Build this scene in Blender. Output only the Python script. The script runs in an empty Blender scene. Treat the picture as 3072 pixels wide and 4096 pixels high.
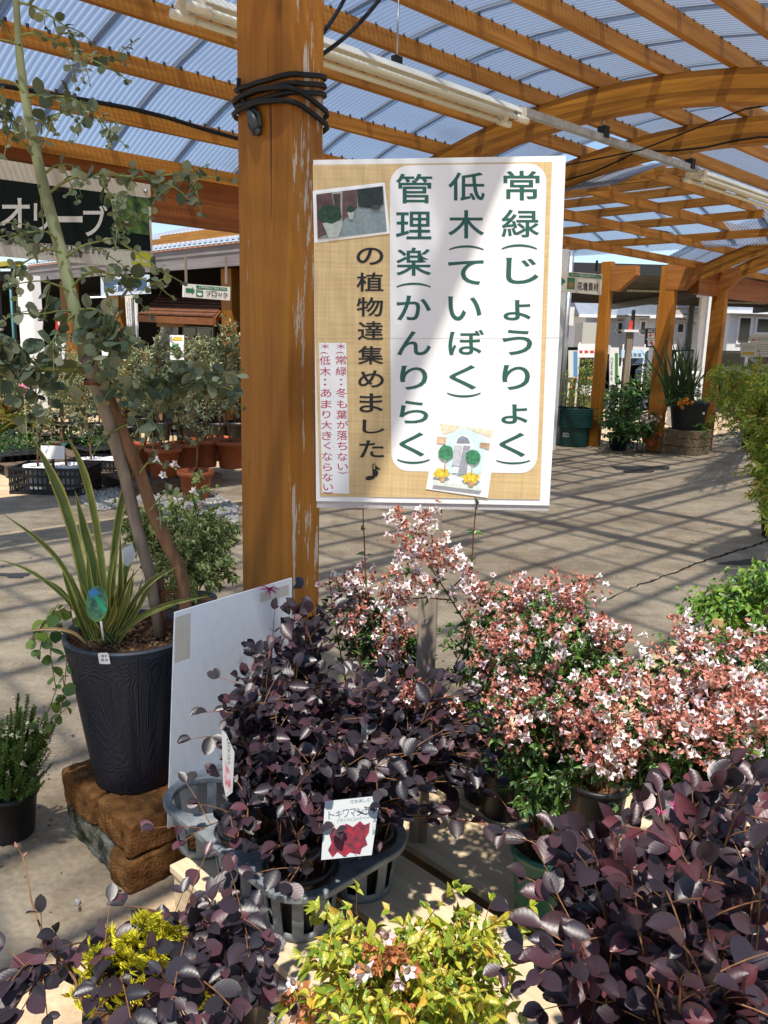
import bpy, bmesh, math, random
import numpy as np
from math import sin, cos, tan, pi, radians, atan, atan2, sqrt
from mathutils import Vector, Matrix

SC = bpy.context.scene
COL = SC.collection
rng = np.random.default_rng(7)
random.seed(7)

# ------------------------------------------------------------------ camera
FPX = 3240.0
PITCH = atan(371 / 1750.0)
ROLL = radians(1.5)
CAMH = 1.5
_f = np.array([0, cos(PITCH), -sin(PITCH)])
_u = np.array([0, sin(PITCH), cos(PITCH)])
_r = np.array([1.0, 0, 0])
_R = cos(ROLL) * _r + sin(ROLL) * _u
_U = cos(ROLL) * _u - sin(ROLL) * _r
CC = np.array([0, 0, CAMH])
cam = bpy.data.objects.new('camera', bpy.data.cameras.new('camera'))
COL.objects.link(cam)
cam.data.sensor_fit = 'VERTICAL'
cam.data.sensor_height = 24
cam.data.lens = FPX * 24 / 4096
cam.data.clip_start = 0.05
cam.data.clip_end = 2000
cam.matrix_world = Matrix(((_R[0], _U[0], -_f[0], 0), (_R[1], _U[1], -_f[1], 0), (_R[2], _U[2], -_f[2], CAMH), (0, 0, 0, 1)))
SC.camera = cam

# ------------------------------------------------------------------ light
LDIR = Vector((0.01, 0.417, -1.0)).normalized()          # the way sunlight travels
SUN_EL = math.asin(-LDIR.z)
world = bpy.data.worlds.new("World")
SC.world = world
world.use_nodes = True
wn = world.node_tree
for n in list(wn.nodes):
    wn.nodes.remove(n)
sky = wn.nodes.new('ShaderNodeTexSky')
sky.sky_type = 'NISHITA'
sky.sun_disc = False
sky.sun_elevation = SUN_EL
sky.sun_rotation = radians(180)
sky.air_density = 1.0
sky.dust_density = 0.4
sky.ozone_density = 2.0
bg = wn.nodes.new('ShaderNodeBackground')
bg.inputs[1].default_value = 0.098
wo = wn.nodes.new('ShaderNodeOutputWorld')
wn.links.new(sky.outputs[0], bg.inputs[0])
wn.links.new(bg.outputs[0], wo.inputs[0])
sl = bpy.data.lights.new('sun', 'SUN')
sl.energy = 4.2
sl.angle = radians(1.2)
sl.color = (1.0, 0.93, 0.82)
sun = bpy.data.objects.new('sun', sl)
COL.objects.link(sun)
sun.rotation_euler = LDIR.to_track_quat('-Z', 'Y').to_euler()
sun.location = (0, 0, 20)
SC.view_settings.view_transform = 'Standard'
SC.view_settings.look = 'None'
SC.view_settings.gamma = 1
SC.view_settings.exposure = 0.9
SC.cycles.max_bounces = 8
SC.cycles.diffuse_bounces = 3
SC.cycles.transparent_max_bounces = 24
SC.cycles.caustics_reflective = False
SC.cycles.caustics_refractive = False
SC.cycles.sample_clamp_indirect = 6

# ------------------------------------------------------------------ measuring: photo coordinates to places
def ray(x, y):
    d = _f * FPX + _R * (x - 1536) - _U * (y - 2048)
    return d / np.linalg.norm(d)
def at(x, y, Y):                      # the point seen at x, y that lies Y metres ahead
    d = ray(x, y); return CC + d * (Y / d[1])
def gz(x, y, z=0.0):                  # the point seen at x, y at height z
    d = ray(x, y); return CC + d * ((z - CAMH) / d[2])
PV = np.array([0.71298304, 0.70118127, 0.0])   # along the canopy
QV = np.array([-0.70118127, 0.71298304, 0.0])  # across the canopy
ZV = np.array([0, 0, 1.0])
def W(p, q, z=0.0):
    return PV * p + QV * q + ZV * z
class Plane:
    def __init__(s, o, n):
        s.o = np.array(o, float); n = np.array(n, float); s.n = n / np.linalg.norm(n)
        if s.n @ (CC - s.o) < 0: s.n = -s.n
    def at(s, x, y, off=0.0):
        d = ray(x, y); t = ((s.o + s.n * off - CC) @ s.n) / (d @ s.n)
        return CC + d * t

# ------------------------------------------------------------------ things and meshes
def thing(name, label, cat, loc, group=None):
    o = bpy.data.objects.new(name, None)
    o.empty_display_size = 0.1
    COL.objects.link(o)
    o.location = Vector(loc)
    o['label'] = label; o['category'] = cat
    if group: o['group'] = group
    return o
def tag(o, label, cat, group=None):
    o['label'] = label; o['category'] = cat
    if group: o['group'] = group
    return o
def wloc(o):
    v = np.array(o.location)
    while o.parent:
        o = o.parent; v = v + np.array(o.location)
    return v
class MB:
    def __init__(s):
        s.v = []; s.f = []; s.uv = {}; s.m = []; s.mi = 0; s.sm = []
    def add(s, vs, fs, smooth=False):
        b = len(s.v)
        s.v.extend([tuple(map(float, v)) for v in vs])
        for f in fs:
            s.f.append(tuple(b + i for i in f)); s.m.append(s.mi); s.sm.append(smooth)
        return s
    def box(s, c, sx, sy, sz, ax=None):
        c = np.array(c, float)
        if ax is None: ax = (np.array([1., 0, 0]), np.array([0, 1., 0]), ZV)
        X, Y, Z = ax[0] * sx / 2, ax[1] * sy / 2, ax[2] * sz / 2
        vs = [c + a * X + b * Y + d * Z for d in (-1, 1) for a, b in ((-1, -1), (1, -1), (1, 1), (-1, 1))]
        return s.add(vs, [(3, 2, 1, 0), (4, 5, 6, 7), (0, 1, 5, 4), (1, 2, 6, 5), (2, 3, 7, 6), (3, 0, 4, 7)])
    def bar(s, a, b, w, h, up=ZV):
        a = np.array(a, float); b = np.array(b, float); d = b - a; L = np.linalg.norm(d); d = d / L
        x = np.cross(d, up); x /= np.linalg.norm(x); z = np.cross(x, d)
        return s.box((a + b) / 2, w, L, h, (x, d, z))
    def tube(s, pts, r, n=6, cap=True):
        pts = [np.array(p, float) for p in pts]; k = len(pts)
        if np.isscalar(r): r = [r] * k
        vs = []; ref = np.array([0.3, 0.2, 0.93])
        px_ = None
        for i in range(k):
            t = pts[min(i + 1, k - 1)] - pts[max(i - 1, 0)]; t = t / (np.linalg.norm(t) + 1e-9)
            if px_ is None:
                px_ = np.cross(t, ref)
                if np.linalg.norm(px_) < 0.1: px_ = np.cross(t, np.array([1., 0, 0]))
            else:
                px_ = px_ - t * (px_ @ t)
            px_ = px_ / (np.linalg.norm(px_) + 1e-9); py_ = np.cross(t, px_)
            for j in range(n):
                a = 2 * pi * j / n
                vs.append(pts[i] + (px_ * cos(a) + py_ * sin(a)) * r[i])
        fs = []
        for i in range(k - 1):
            for j in range(n):
                fs.append((i * n + j, i * n + (j + 1) % n, (i + 1) * n + (j + 1) % n, (i + 1) * n + j))
        if cap:
            fs.append(tuple(range(n - 1, -1, -1))); fs.append(tuple((k - 1) * n + j for j in range(n)))
        return s.add(vs, fs, True)
    def lathe(s, prof, c, n=40, ax=None, smooth=True, cap=True):
        c = np.array(c, float); vs = []; k = len(prof)
        for (r, z) in prof:
            for j in range(n):
                a = 2 * pi * j / n
                vs.append(c + np.array([r * cos(a), r * sin(a), z]))
        fs = [(i * n + j, i * n + (j + 1) % n, (i + 1) * n + (j + 1) % n, (i + 1) * n + j) for i in range(k - 1) for j in range(n)]
        if cap and prof[0][0] > 1e-6: fs.append(tuple(range(n - 1, -1, -1)))
        if cap and prof[-1][0] > 1e-6: fs.append(tuple((k - 1) * n + j for j in range(n)))
        return s.add(vs, fs, smooth)
    def prism(s, pts, d):                # a flat outline given thickness d (vector)
        pts = [np.array(p, float) for p in pts]; n = len(pts); d = np.array(d, float)
        vs = pts + [p + d for p in pts]
        fs = [tuple(range(n - 1, -1, -1)), tuple(range(n, 2 * n))] + [(i, (i + 1) % n, n + (i + 1) % n, n + i) for i in range(n)]
        return s.add(vs, fs)
    def flat(s, pl, pts, off):           # a printed patch lying on plane pl
        return s.add([pl.at(x, y, off) for x, y in pts], [tuple(range(len(pts)))])
    def text(s, pl, ch, x0, y0, x1, y1, off, quad=None, rot=0):
        gv, gf = glyph(ch)
        out = []
        for (u, v) in gv:
            if rot: u, v = v, 1 - u
            if quad is None:
                out.append(pl.at(x0 + u * (x1 - x0), y1 + v * (y0 - y1), off))
        return s.add(out, gf)
    def line(s, pl, string, x0, yc0, x1, yc1, h, off, gap=0.12):   # a line of writing from x0,yc0 to x1,yc1, letters h tall
        n = len(string)
        for i, ch in enumerate(string):
            if ch == ' ': continue
            a = (i + gap / 2) / n; b = (i + 1 - gap / 2) / n
            gv, gf = glyph(ch)
            hh = h * (0.25 if ch in 'ー―' else 1.0); 
            if ch in 'っゃゅょッ': hh = h * 0.7
            out = []
            for (u, v) in gv:
                t = a + (b - a) * u; yc = yc0 + (yc1 - yc0) * t
                out.append(pl.at(x0 + (x1 - x0) * t, yc + hh * (0.5 - v), off))
            s.add(out, gf)
        return s
    def vline(s, pl, string, xc0, y0, xc1, y1, w, off, gap=0.14):
        n = len(string)
        for i, ch in enumerate(string):
            if ch == ' ': continue
            a = (i + gap / 2) / n; b = (i + 1 - gap / 2) / n
            rot = ch in '(ー)'
            gv, gf = glyph(ch); out = []
            ww = w
            for (u, v) in gv:
                if rot: u, v = v, 1 - u
                t = a + (b - a) * (1 - v); xc = xc0 + (xc1 - xc0) * t
                out.append(pl.at(xc + ww * (u - 0.5), y0 + (y1 - y0) * t, off))
            s.add(out, gf)
        return s
    def build(s, name, mats, parent=None, label=None, bevel=0, sub=0, kind=None):
        me = bpy.data.meshes.new(name)
        off = wloc(parent) if parent is not None else np.zeros(3)
        me.from_pydata([tuple(np.array(v) - off) for v in s.v], [], s.f)
        if not isinstance(mats, (list, tuple)): mats = [mats]
        for m in mats: me.materials.append(m)
        me.polygons.foreach_set('material_index', s.m)
        me.polygons.foreach_set('use_smooth', s.sm)
        me.update()
        o = bpy.data.objects.new(name, me); COL.objects.link(o)
        if parent is not None: o.parent = parent
        if label: o['label'] = label
        if kind: o['kind'] = kind
        if bevel:
            b = o.modifiers.new('bevel', 'BEVEL'); b.width = bevel; b.segments = 2; b.limit_method = 'ANGLE'
        return o
def solo(o):                             # give a one-mesh thing its origin at its base
    me = o.data
    co = np.empty(len(me.vertices) * 3); me.vertices.foreach_get('co', co); co = co.reshape(-1, 3)
    c = co.mean(0); c[2] = co[:, 2].min()
    co -= c; me.vertices.foreach_set('co', co.ravel()); me.update()
    o.location = Vector(c)
    return o
def copy_tree(o, dloc, label=None, rz=None, sc=None, parent=None):
    c = o.copy(); COL.objects.link(c)
    if parent is not None: c.parent = parent
    else:
        c.location = Vector(dloc)
        if label: c['label'] = label
        if rz is not None: c.rotation_euler.z = rz
        if sc is not None: c.scale = (sc, sc, sc)
    for ch in list(o.children):
        copy_tree(ch, None, parent=c)
    return c

# ------------------------------------------------------------------ glyphs (Blender's built-in font)
_tc = bpy.data.curves.new('glyph', 'FONT'); _to = bpy.data.objects.new('glyph', _tc); COL.objects.link(_to)
_tc.resolution_u = 4
_gc = {}
BOLD = [0.0]
def glyph(ch):
    key = (ch, BOLD[0])
    if key not in _gc:
        if _to is None: print('MISSING', ch); return _gc[('口', 0.0)]
        _tc.body = ch; _tc.offset = BOLD[0]
        dg = bpy.context.evaluated_depsgraph_get(); dg.update()
        me = bpy.data.meshes.new_from_object(_to.evaluated_get(dg))
        v = np.array([(p.co.x, p.co.y) for p in me.vertices])
        f = [tuple(p.vertices) for p in me.polygons]
        mn = v.min(0); mx = v.max(0)
        v = (v - mn) / np.maximum(mx - mn, 1e-6)
        _gc[key] = (v, f)
        bpy.data.meshes.remove(me)
    return _gc[key]
ALLTXT = sorted(set('常緑(じょうりょく)低木ていぼく管理楽かんりらくの植物達集めました♪＊：冬も葉が落ちないあまり大きくならないオリーブ玄関や店先のシンボルツリーにおすすめ人気の常緑樹は花壇資材ブロック出口EVERGNOLIUJYFHAトキワマンサク工事用品ご相談下さい黒花を楽むスマイル展示見本貸出ラッ配送料金等については員までお問合わせくださいビューティ←→詳しい件駐車場'))
for b_ in (0.0, 0.012):
    BOLD[0] = b_
    for c_ in ALLTXT: glyph(c_)
BOLD[0] = 0.0
bpy.data.objects.remove(_to); _to = None

# ------------------------------------------------------------------ materials
def nt(name):
    m = bpy.data.materials.new(name); m.use_nodes = True
    t = m.node_tree
    for n in list(t.nodes): t.nodes.remove(n)
    o = t.nodes.new('ShaderNodeOutputMaterial')
    b = t.nodes.new('ShaderNodeBsdfPrincipled')
    t.links.new(b.outputs[0], o.inputs[0])
    return m, t, b, o
def N(t, typ, **kw):
    n = t.nodes.new(typ)
    for k, v in kw.items():
        if k.startswith('i_'):
            k2 = k[2:]
            n.inputs[int(k2) if k2.isdigit() else k2].default_value = v
        else: setattr(n, k, v)
    return n
def ramp(t, stops, src=None):
    r = t.nodes.new('ShaderNodeValToRGB')
    e = r.color_ramp.elements
    while len(e) < len(stops): e.new(0.5)
    for i, (p, c) in enumerate(stops):
        e[i].position = p; e[i].color = (*c, 1)
    if src is not None: t.links.new(src, r.inputs[0])
    return r
def M(name, c, rough=0.6, spec=0.3, noise=0.0, nscale=8.0, bump=0.0, bscale=60.0, metal=0.0, c2=None, stretch=(1, 1, 1)):
    m, t, b, o = nt(name)
    b.inputs['Roughness'].default_value = rough
    b.inputs['Specular IOR Level'].default_value = spec
    b.inputs['Metallic'].default_value = metal
    b.inputs['Base Color'].default_value = (*c, 1)
    tc = N(t, 'ShaderNodeTexCoord'); mp = N(t, 'ShaderNodeMapping'); mp.inputs['Scale'].default_value = stretch
    t.links.new(tc.outputs['Object'], mp.inputs[0])
    if noise or c2:
        ns = N(t, 'ShaderNodeTexNoise'); ns.inputs['Scale'].default_value = nscale; ns.inputs['Detail'].default_value = 6
        t.links.new(mp.outputs[0], ns.inputs[0])
        if c2 is None:
            c2 = tuple(x * (1 - noise) for x in c); c1 = tuple(min(1, x * (1 + noise * 0.6)) for x in c)
        else: c1 = c
        r = ramp(t, [(0.32, c2), (0.68, c1)], ns.outputs[0])
        t.links.new(r.outputs[0], b.inputs['Base Color'])
    if bump:
        n2 = N(t, 'ShaderNodeTexNoise'); n2.inputs['Scale'].default_value = bscale; n2.inputs['Detail'].default_value = 5
        t.links.new(mp.outputs[0], n2.inputs[0])
        bp = N(t, 'ShaderNodeBump'); bp.inputs['Strength'].default_value = bump; bp.inputs['Distance'].default_value = 0.01
        t.links.new(n2.outputs[0], bp.inputs['Height']); t.links.new(bp.outputs[0], b.inputs['Normal'])
    return m
def wood(name, dark, light, rough=0.55, axis=0, scale=1.0, lam=0.0, wear=None, spec=0.25, knots=False):
    """stained timber: grain stretched along the given axis (0 = along the canopy, 1 = across it, 2 = upright)"""
    m, t, b, o = nt(name)
    b.inputs['Roughness'].default_value = rough
    b.inputs['Specular IOR Level'].default_value = spec
    g = N(t, 'ShaderNodeNewGeometry')
    mp = N(t, 'ShaderNodeMapping'); mp.vector_type = 'POINT'
    mp.inputs['Rotation'].default_value = (0, 0, -atan2(PV[1], PV[0]))
    t.links.new(g.outputs['Position'], mp.inputs[0])
    m2 = N(t, 'ShaderNodeMapping')
    s3 = [26 * scale] * 3; s3[axis] = 1.3 * scale
    m2.inputs['Scale'].default_value = s3
    t.links.new(mp.outputs[0], m2.inputs[0])
    ns = N(t, 'ShaderNodeTexNoise'); ns.inputs['Scale'].default_value = 1.0; ns.inputs['Detail'].default_value = 7; ns.inputs['Roughness'].default_value = 0.62; ns.inputs['Distortion'].default_value = 0.6
    t.links.new(m2.outputs[0], ns.inputs[0])
    r = ramp(t, [(0.28, dark), (0.72, light)], ns.outputs[0])
    big = N(t, 'ShaderNodeTexNoise'); big.inputs['Scale'].default_value = 1.7; big.inputs['Detail'].default_value = 3
    t.links.new(g.outputs['Position'], big.inputs[0])
    mx = N(t, 'ShaderNodeMix', data_type='RGBA', blend_type='MULTIPLY'); mx.inputs[0].default_value = 0.55
    rb = ramp(t, [(0.3, (0.62, 0.58, 0.55)), (0.7, (1, 1, 1))], big.outputs[0])
    t.links.new(r.outputs[0], mx.inputs[6]); t.links.new(rb.outputs[0], mx.inputs[7])
    last = mx.outputs[2]
    if lam:                                  # glued layers
        uv = N(t, 'ShaderNodeUVMap'); sp = N(t, 'ShaderNodeSeparateXYZ'); t.links.new(uv.outputs[0], sp.inputs[0])
        ml = N(t, 'ShaderNodeMath', operation='MULTIPLY'); ml.inputs[1].default_value = lam; t.links.new(sp.outputs[1], ml.inputs[0])
        fl = N(t, 'ShaderNodeMath', operation='FLOOR'); t.links.new(ml.outputs[0], fl.inputs[0])
        wn_ = N(t, 'ShaderNodeTexWhiteNoise', noise_dimensions='1D'); t.links.new(fl.outputs[0], wn_.inputs[1])
        rl = ramp(t, [(0.0, (0.50, 0.45, 0.38)), (1.0, (1.25, 1.25, 1.2))], wn_.outputs[0])
        m4 = N(t, 'ShaderNodeMix', data_type='RGBA', blend_type='MULTIPLY'); m4.inputs[0].default_value = 0.85
        t.links.new(last, m4.inputs[6]); t.links.new(rl.outputs[0], m4.inputs[7]); last = m4.outputs[2]
    if knots:                                # drying cracks and knots
        mk = N(t, 'ShaderNodeMapping'); sk_ = [75, 75, 75]; sk_[axis] = 1.6; mk.inputs['Scale'].default_value = sk_; t.links.new(mp.outputs[0], mk.inputs[0])
        nk = N(t, 'ShaderNodeTexNoise'); nk.inputs['Scale'].default_value = 1; nk.inputs['Detail'].default_value = 3; t.links.new(mk.outputs[0], nk.inputs[0])
        rk_ = ramp(t, [(0.285, (1, 1, 1)), (0.315, (0, 0, 0))], nk.outputs[0])
        mk2 = N(t, 'ShaderNodeMapping'); sk2 = [9, 9, 9]; sk2[axis] = 3.2; mk2.inputs['Scale'].default_value = sk2; t.links.new(mp.outputs[0], mk2.inputs[0])
        vk = N(t, 'ShaderNodeTexVoronoi'); vk.inputs['Scale'].default_value = 0.9; t.links.new(mk2.outputs[0], vk.inputs[0])
        rv_ = ramp(t, [(0.07, (0.9, 0.9, 0.9)), (0.16, (0, 0, 0))], vk.outputs['Distance'])
        mxk = N(t, 'ShaderNodeMath', operation='MAXIMUM'); t.links.new(rk_.outputs[0], mxk.inputs[0]); t.links.new(rv_.outputs[0], mxk.inputs[1])
        mk5 = N(t, 'ShaderNodeMix', data_type='RGBA'); t.links.new(mxk.outputs[0], mk5.inputs[0]); t.links.new(last, mk5.inputs[6]); mk5.inputs[7].default_value = (dark[0] * .35, dark[1] * .28, dark[2] * .3, 1); last = mk5.outputs[2]
    if wear:                                 # flaked paint showing grey wood
        m3 = N(t, 'ShaderNodeMapping'); s4 = [55, 55, 55]; s4[axis] = 5
        m3.inputs['Scale'].default_value = s4; t.links.new(mp.outputs[0], m3.inputs[0])
        wn2 = N(t, 'ShaderNodeTexNoise'); wn2.inputs['Scale'].default_value = 1; wn2.inputs['Detail'].default_value = 6; wn2.inputs['Roughness'].default_value = 0.7
        t.links.new(m3.outputs[0], wn2.inputs[0])
        # worn on the face turned to -Q, lower down and towards the middle
        sepn = N(t, 'ShaderNodeVectorMath', operation='DOT_PRODUCT'); sepn.inputs[1].default_value = tuple(-QV); t.links.new(g.outputs['Normal'], sepn.inputs[0])
        bigw = N(t, 'ShaderNodeTexNoise'); bigw.inputs['Scale'].default_value = 2.6; t.links.new(g.outputs['Position'], bigw.inputs[0])
        a1 = N(t, 'ShaderNodeMath', operation='MULTIPLY_ADD'); a1.inputs[1].default_value = 0.14; a1.inputs[2].default_value = -0.10
        t.links.new(sepn.outputs['Value'], a1.inputs[0])
        a2 = N(t, 'ShaderNodeMath', operation='MULTIPLY_ADD'); a2.inputs[1].default_value = 0.35; t.links.new(bigw.outputs[0], a2.inputs[0]); t.links.new(a1.outputs[0], a2.inputs[2])
        a3 = N(t, 'ShaderNodeMath', operation='ADD'); t.links.new(wn2.outputs[0], a3.inputs[0]); t.links.new(a2.outputs[0], a3.inputs[1])
        st = ramp(t, [(wear, (0, 0, 0)), (wear + 0.02, (1, 1, 1))], a3.outputs[0])
        m5 = N(t, 'ShaderNodeMix', data_type='RGBA'); t.links.new(st.outputs[0], m5.inputs[0]); t.links.new(last, m5.inputs[6]); m5.inputs[7].default_value = (0.42, 0.36, 0.30, 1); last = m5.outputs[2]
    t.links.new(last, b.inputs['Base Color'])
    bp = N(t, 'ShaderNodeBump'); bp.inputs['Strength'].default_value = 0.3; bp.inputs['Distance'].default_value = 0.004
    t.links.new(ns.outputs[0], bp.inputs['Height']); t.links.new(bp.outputs[0], b.inputs['Normal'])
    return m
def leafmat(name, stops, rough=0.42, spec=0.5, trans=0.2, veins=7, vstr=0.25, margin=None, tcol=1.6, sheen=0.0, mw=0.17):
    m, t, b, o = nt(name)
    b.inputs['Roughness'].default_value = rough
    b.inputs['Specular IOR Level'].default_value = spec
    at_ = N(t, 'ShaderNodeAttribute', attribute_name='rnd')
    r = ramp(t, stops, at_.outputs['Fac'])
    last = r.outputs[0]
    uv = N(t, 'ShaderNodeUVMap'); sp = N(t, 'ShaderNodeSeparateXYZ'); t.links.new(uv.outputs[0], sp.inputs[0])
    su = N(t, 'ShaderNodeMath', operation='SUBTRACT'); su.inputs[1].default_value = 0.5; t.links.new(sp.outputs[0], su.inputs[0])
    ab = N(t, 'ShaderNodeMath', operation='ABSOLUTE'); t.links.new(su.outputs[0], ab.inputs[0])
    if margin:
        ns = N(t, 'ShaderNodeTexNoise'); ns.inputs['Scale'].default_value = 9; t.links.new(uv.outputs[0], ns.inputs[0])
        ad = N(t, 'ShaderNodeMath', operation='MULTIPLY_ADD'); ad.inputs[1].default_value = 0.25; t.links.new(ns.outputs[0], ad.inputs[0]); t.links.new(ab.outputs[0], ad.inputs[2])
        rm = ramp(t, [(0.5 - mw + 0.1, (0, 0, 0)), (0.5 - mw + 0.16, (1, 1, 1))], ad.outputs[0])
        mm = N(t, 'ShaderNodeMix', data_type='RGBA'); t.links.new(rm.outputs[0], mm.inputs[0]); t.links.new(last, mm.inputs[6]); mm.inputs[7].default_value = (*margin, 1); last = mm.outputs[2]
    if veins:
        a = N(t, 'ShaderNodeMath', operation='MULTIPLY'); a.inputs[1].default_value = veins; t.links.new(sp.outputs[1], a.inputs[0])
        c = N(t, 'ShaderNodeMath', operation='MULTIPLY_ADD'); c.inputs[1].default_value = -veins * 0.55; t.links.new(ab.outputs[0], c.inputs[0]); t.links.new(a.outputs[0], c.inputs[2])
        pp = N(t, 'ShaderNodeMath', operation='PINGPONG'); pp.inputs[1].default_value = 0.5; t.links.new(c.outputs[0], pp.inputs[0])
        mid = N(t, 'ShaderNodeMath', operation='MULTIPLY'); mid.inputs[1].default_value = 9; t.links.new(ab.outputs[0], mid.inputs[0])
        mn = N(t, 'ShaderNodeMath', operation='MINIMUM'); t.links.new(pp.outputs[0], mn.inputs[0]); t.links.new(mid.outputs[0], mn.inputs[1])
        sm = ramp(t, [(0.0, (0, 0, 0)), (0.28, (1, 1, 1))], mn.outputs[0])
        bp = N(t, 'ShaderNodeBump'); bp.inputs['Strength'].default_value = vstr; bp.inputs['Distance'].default_value = 0.003
        t.links.new(sm.outputs[0], bp.inputs['Height']); t.links.new(bp.outputs[0], b.inputs['Normal'])
    t.links.new(last, b.inputs['Base Color'])
    if trans:
        tr = N(t, 'ShaderNodeBsdfTranslucent')
        mc = N(t, 'ShaderNodeMix', data_type='RGBA', blend_type='MULTIPLY'); mc.inputs[0].default_value = 1; mc.inputs[7].default_value = (tcol, tcol, tcol * 0.6, 1)
        t.links.new(last, mc.inputs[6]); t.links.new(mc.outputs[2], tr.inputs[0])
        ms = N(t, 'ShaderNodeMixShader'); ms.inputs[0].default_value = trans
        t.links.new(b.outputs[0], ms.inputs[1]); t.links.new(tr.outputs[0], ms.inputs[2]); t.links.new(ms.outputs[0], o.inputs[0])
    return m
def emit(name, c, s):
    m, t, b, o = nt(name)
    b.inputs['Base Color'].default_value = (*c, 1)
    b.inputs['Emission Color'].default_value = (*c, 1); b.inputs['Emission Strength'].default_value = s
    return m

mt_white = M('paper_white', (0.74, 0.74, 0.74), 0.45, 0.3)
mt_sheet = M('poster_paper', (0.71, 0.71, 0.715), 0.5, 0.25)
mt_black = M('print_black', (0.012, 0.014, 0.016), 0.5)
mt_greenink = M('print_dark_green', (0.02, 0.09, 0.075), 0.5)
mt_redink = M('print_red', (0.42, 0.03, 0.07), 0.5)
mt_steel = M('grey_steel', (0.42, 0.44, 0.46), 0.35, 0.5, noise=0.15, metal=0.7)
mt_blackplastic = M('black_plastic', (0.012, 0.012, 0.014), 0.42, 0.4, noise=0.4, nscale=20)
mt_darkwood = wood('weathered_pallet_wood', (0.05, 0.035, 0.025), (0.17, 0.125, 0.09), 0.8, axis=1)
mt_soil = M('bark_soil', (0.16, 0.085, 0.045), 0.95, 0.1, nscale=70, c2=(0.03, 0.016, 0.01), bump=1.0, bscale=90)
mt_stem = M('brown_twig', (0.16, 0.085, 0.04), 0.7, 0.2, noise=0.4, nscale=40)
mt_gstem = M('green_twig', (0.20, 0.22, 0.07), 0.6, 0.2, noise=0.3, nscale=40)
mt_dullwhite = M('white_plastic', (0.72, 0.72, 0.70), 0.5, 0.3, noise=0.08, nscale=6)
# ------------------------------------------------------------------ ground
def ground_mat():
    m, t, b, o = nt('worn_concrete')
    g = N(t, 'ShaderNodeNewGeometry')
    n1 = N(t, 'ShaderNodeTexNoise'); n1.inputs['Scale'].default_value = 0.7; n1.inputs['Detail'].default_value = 8; n1.inputs['Roughness'].default_value = 0.62
    n2 = N(t, 'ShaderNodeTexNoise'); n2.inputs['Scale'].default_value = 55; n2.inputs['Detail'].default_value = 4
    n3 = N(t, 'ShaderNodeTexNoise'); n3.inputs['Scale'].default_value = 4.5; n3.inputs['Detail'].default_value = 7; n3.inputs['Roughness'].default_value = 0.7
    for n in (n1, n2, n3): t.links.new(g.outputs['Position'], n.inputs[0])
    r1 = ramp(t, [(0.35, (0.40, 0.292, 0.185)), (0.62, (0.60, 0.465, 0.305))], n1.outputs[0])
    r3 = ramp(t, [(0.36, (0.62, 0.6, 0.58)), (0.55, (1, 1, 1))], n3.outputs[0])
    r2 = ramp(t, [(0.3, (0.72, 0.72, 0.72)), (0.7, (1.1, 1.1, 1.1))], n2.outputs[0])
    a = N(t, 'ShaderNodeMix', data_type='RGBA', blend_type='MULTIPLY'); a.inputs[0].default_value = 0.8
    t.links.new(r1.outputs[0], a.inputs[6]); t.links.new(r3.outputs[0], a.inputs[7])
    c = N(t, 'ShaderNodeMix', data_type='RGBA', blend_type='MULTIPLY'); c.inputs[0].default_value = 0.7
    t.links.new(a.outputs[2], c.inputs[6]); t.links.new(r2.outputs[0], c.inputs[7])
    # small pale grit
    vo = N(t, 'ShaderNodeTexVoronoi'); vo.inputs['Scale'].default_value = 26; t.links.new(g.outputs['Position'], vo.inputs[0])
    rv = ramp(t, [(0.05, (1, 1, 1)), (0.09, (0, 0, 0))], vo.outputs['Distance'])
    wnn = N(t, 'ShaderNodeMath', operation='GREATER_THAN'); wnn.inputs[1].default_value = 0.86
    sepc = N(t, 'ShaderNodeSeparateColor'); t.links.new(vo.outputs['Color'], sepc.inputs[0]); t.links.new(sepc.outputs[0], wnn.inputs[0])
    mu = N(t, 'ShaderNodeMath', operation='MULTIPLY'); t.links.new(rv.outputs[0], mu.inputs[0]); t.links.new(wnn.outputs[0], mu.inputs[1])
    d = N(t, 'ShaderNodeMix', data_type='RGBA'); t.links.new(mu.outputs[0], d.inputs[0]); t.links.new(c.outputs[2], d.inputs[6]); d.inputs[7].default_value = (0.5, 0.46, 0.38, 1)
    # sweeping marks and stains drawn out along the walkway
    ms_ = N(t, 'ShaderNodeMapping'); ms_.inputs['Rotation'].default_value = (0, 0, radians(-20)); ms_.inputs['Scale'].default_value = (0.8, 9, 1); t.links.new(g.outputs['Position'], ms_.inputs[0])
    n5 = N(t, 'ShaderNodeTexNoise'); n5.inputs['Scale'].default_value = 1.5; n5.inputs['Detail'].default_value = 6; n5.inputs['Roughness'].default_value = 0.65; t.links.new(ms_.outputs[0], n5.inputs[0])
    r5 = ramp(t, [(0.38, (0.70, 0.69, 0.68)), (0.60, (1.06, 1.06, 1.05))], n5.outputs[0])
    e5 = N(t, 'ShaderNodeMix', data_type='RGBA', blend_type='MULTIPLY'); e5.inputs[0].default_value = 0.4
    t.links.new(d.outputs[2], e5.inputs[6]); t.links.new(r5.outputs[0], e5.inputs[7]); t.links.new(e5.outputs[2], b.inputs['Base Color'])
    b.inputs['Roughness'].default_value = 0.85; b.inputs['Specular IOR Level'].default_value = 0.2
    bp = N(t, 'ShaderNodeBump'); bp.inputs['Strength'].default_value = 0.35; bp.inputs['Distance'].default_value = 0.006
    t.links.new(n2.outputs[0], bp.inputs['Height']); t.links.new(bp.outputs[0], b.inputs['Normal'])
    return m
g = MB().add([(-600, -600, 0), (600, -600, 0), (600, 600, 0), (-600, 600, 0)], [(0, 1, 2, 3)]).build('ground', ground_mat())
g['kind'] = 'structure'
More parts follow.
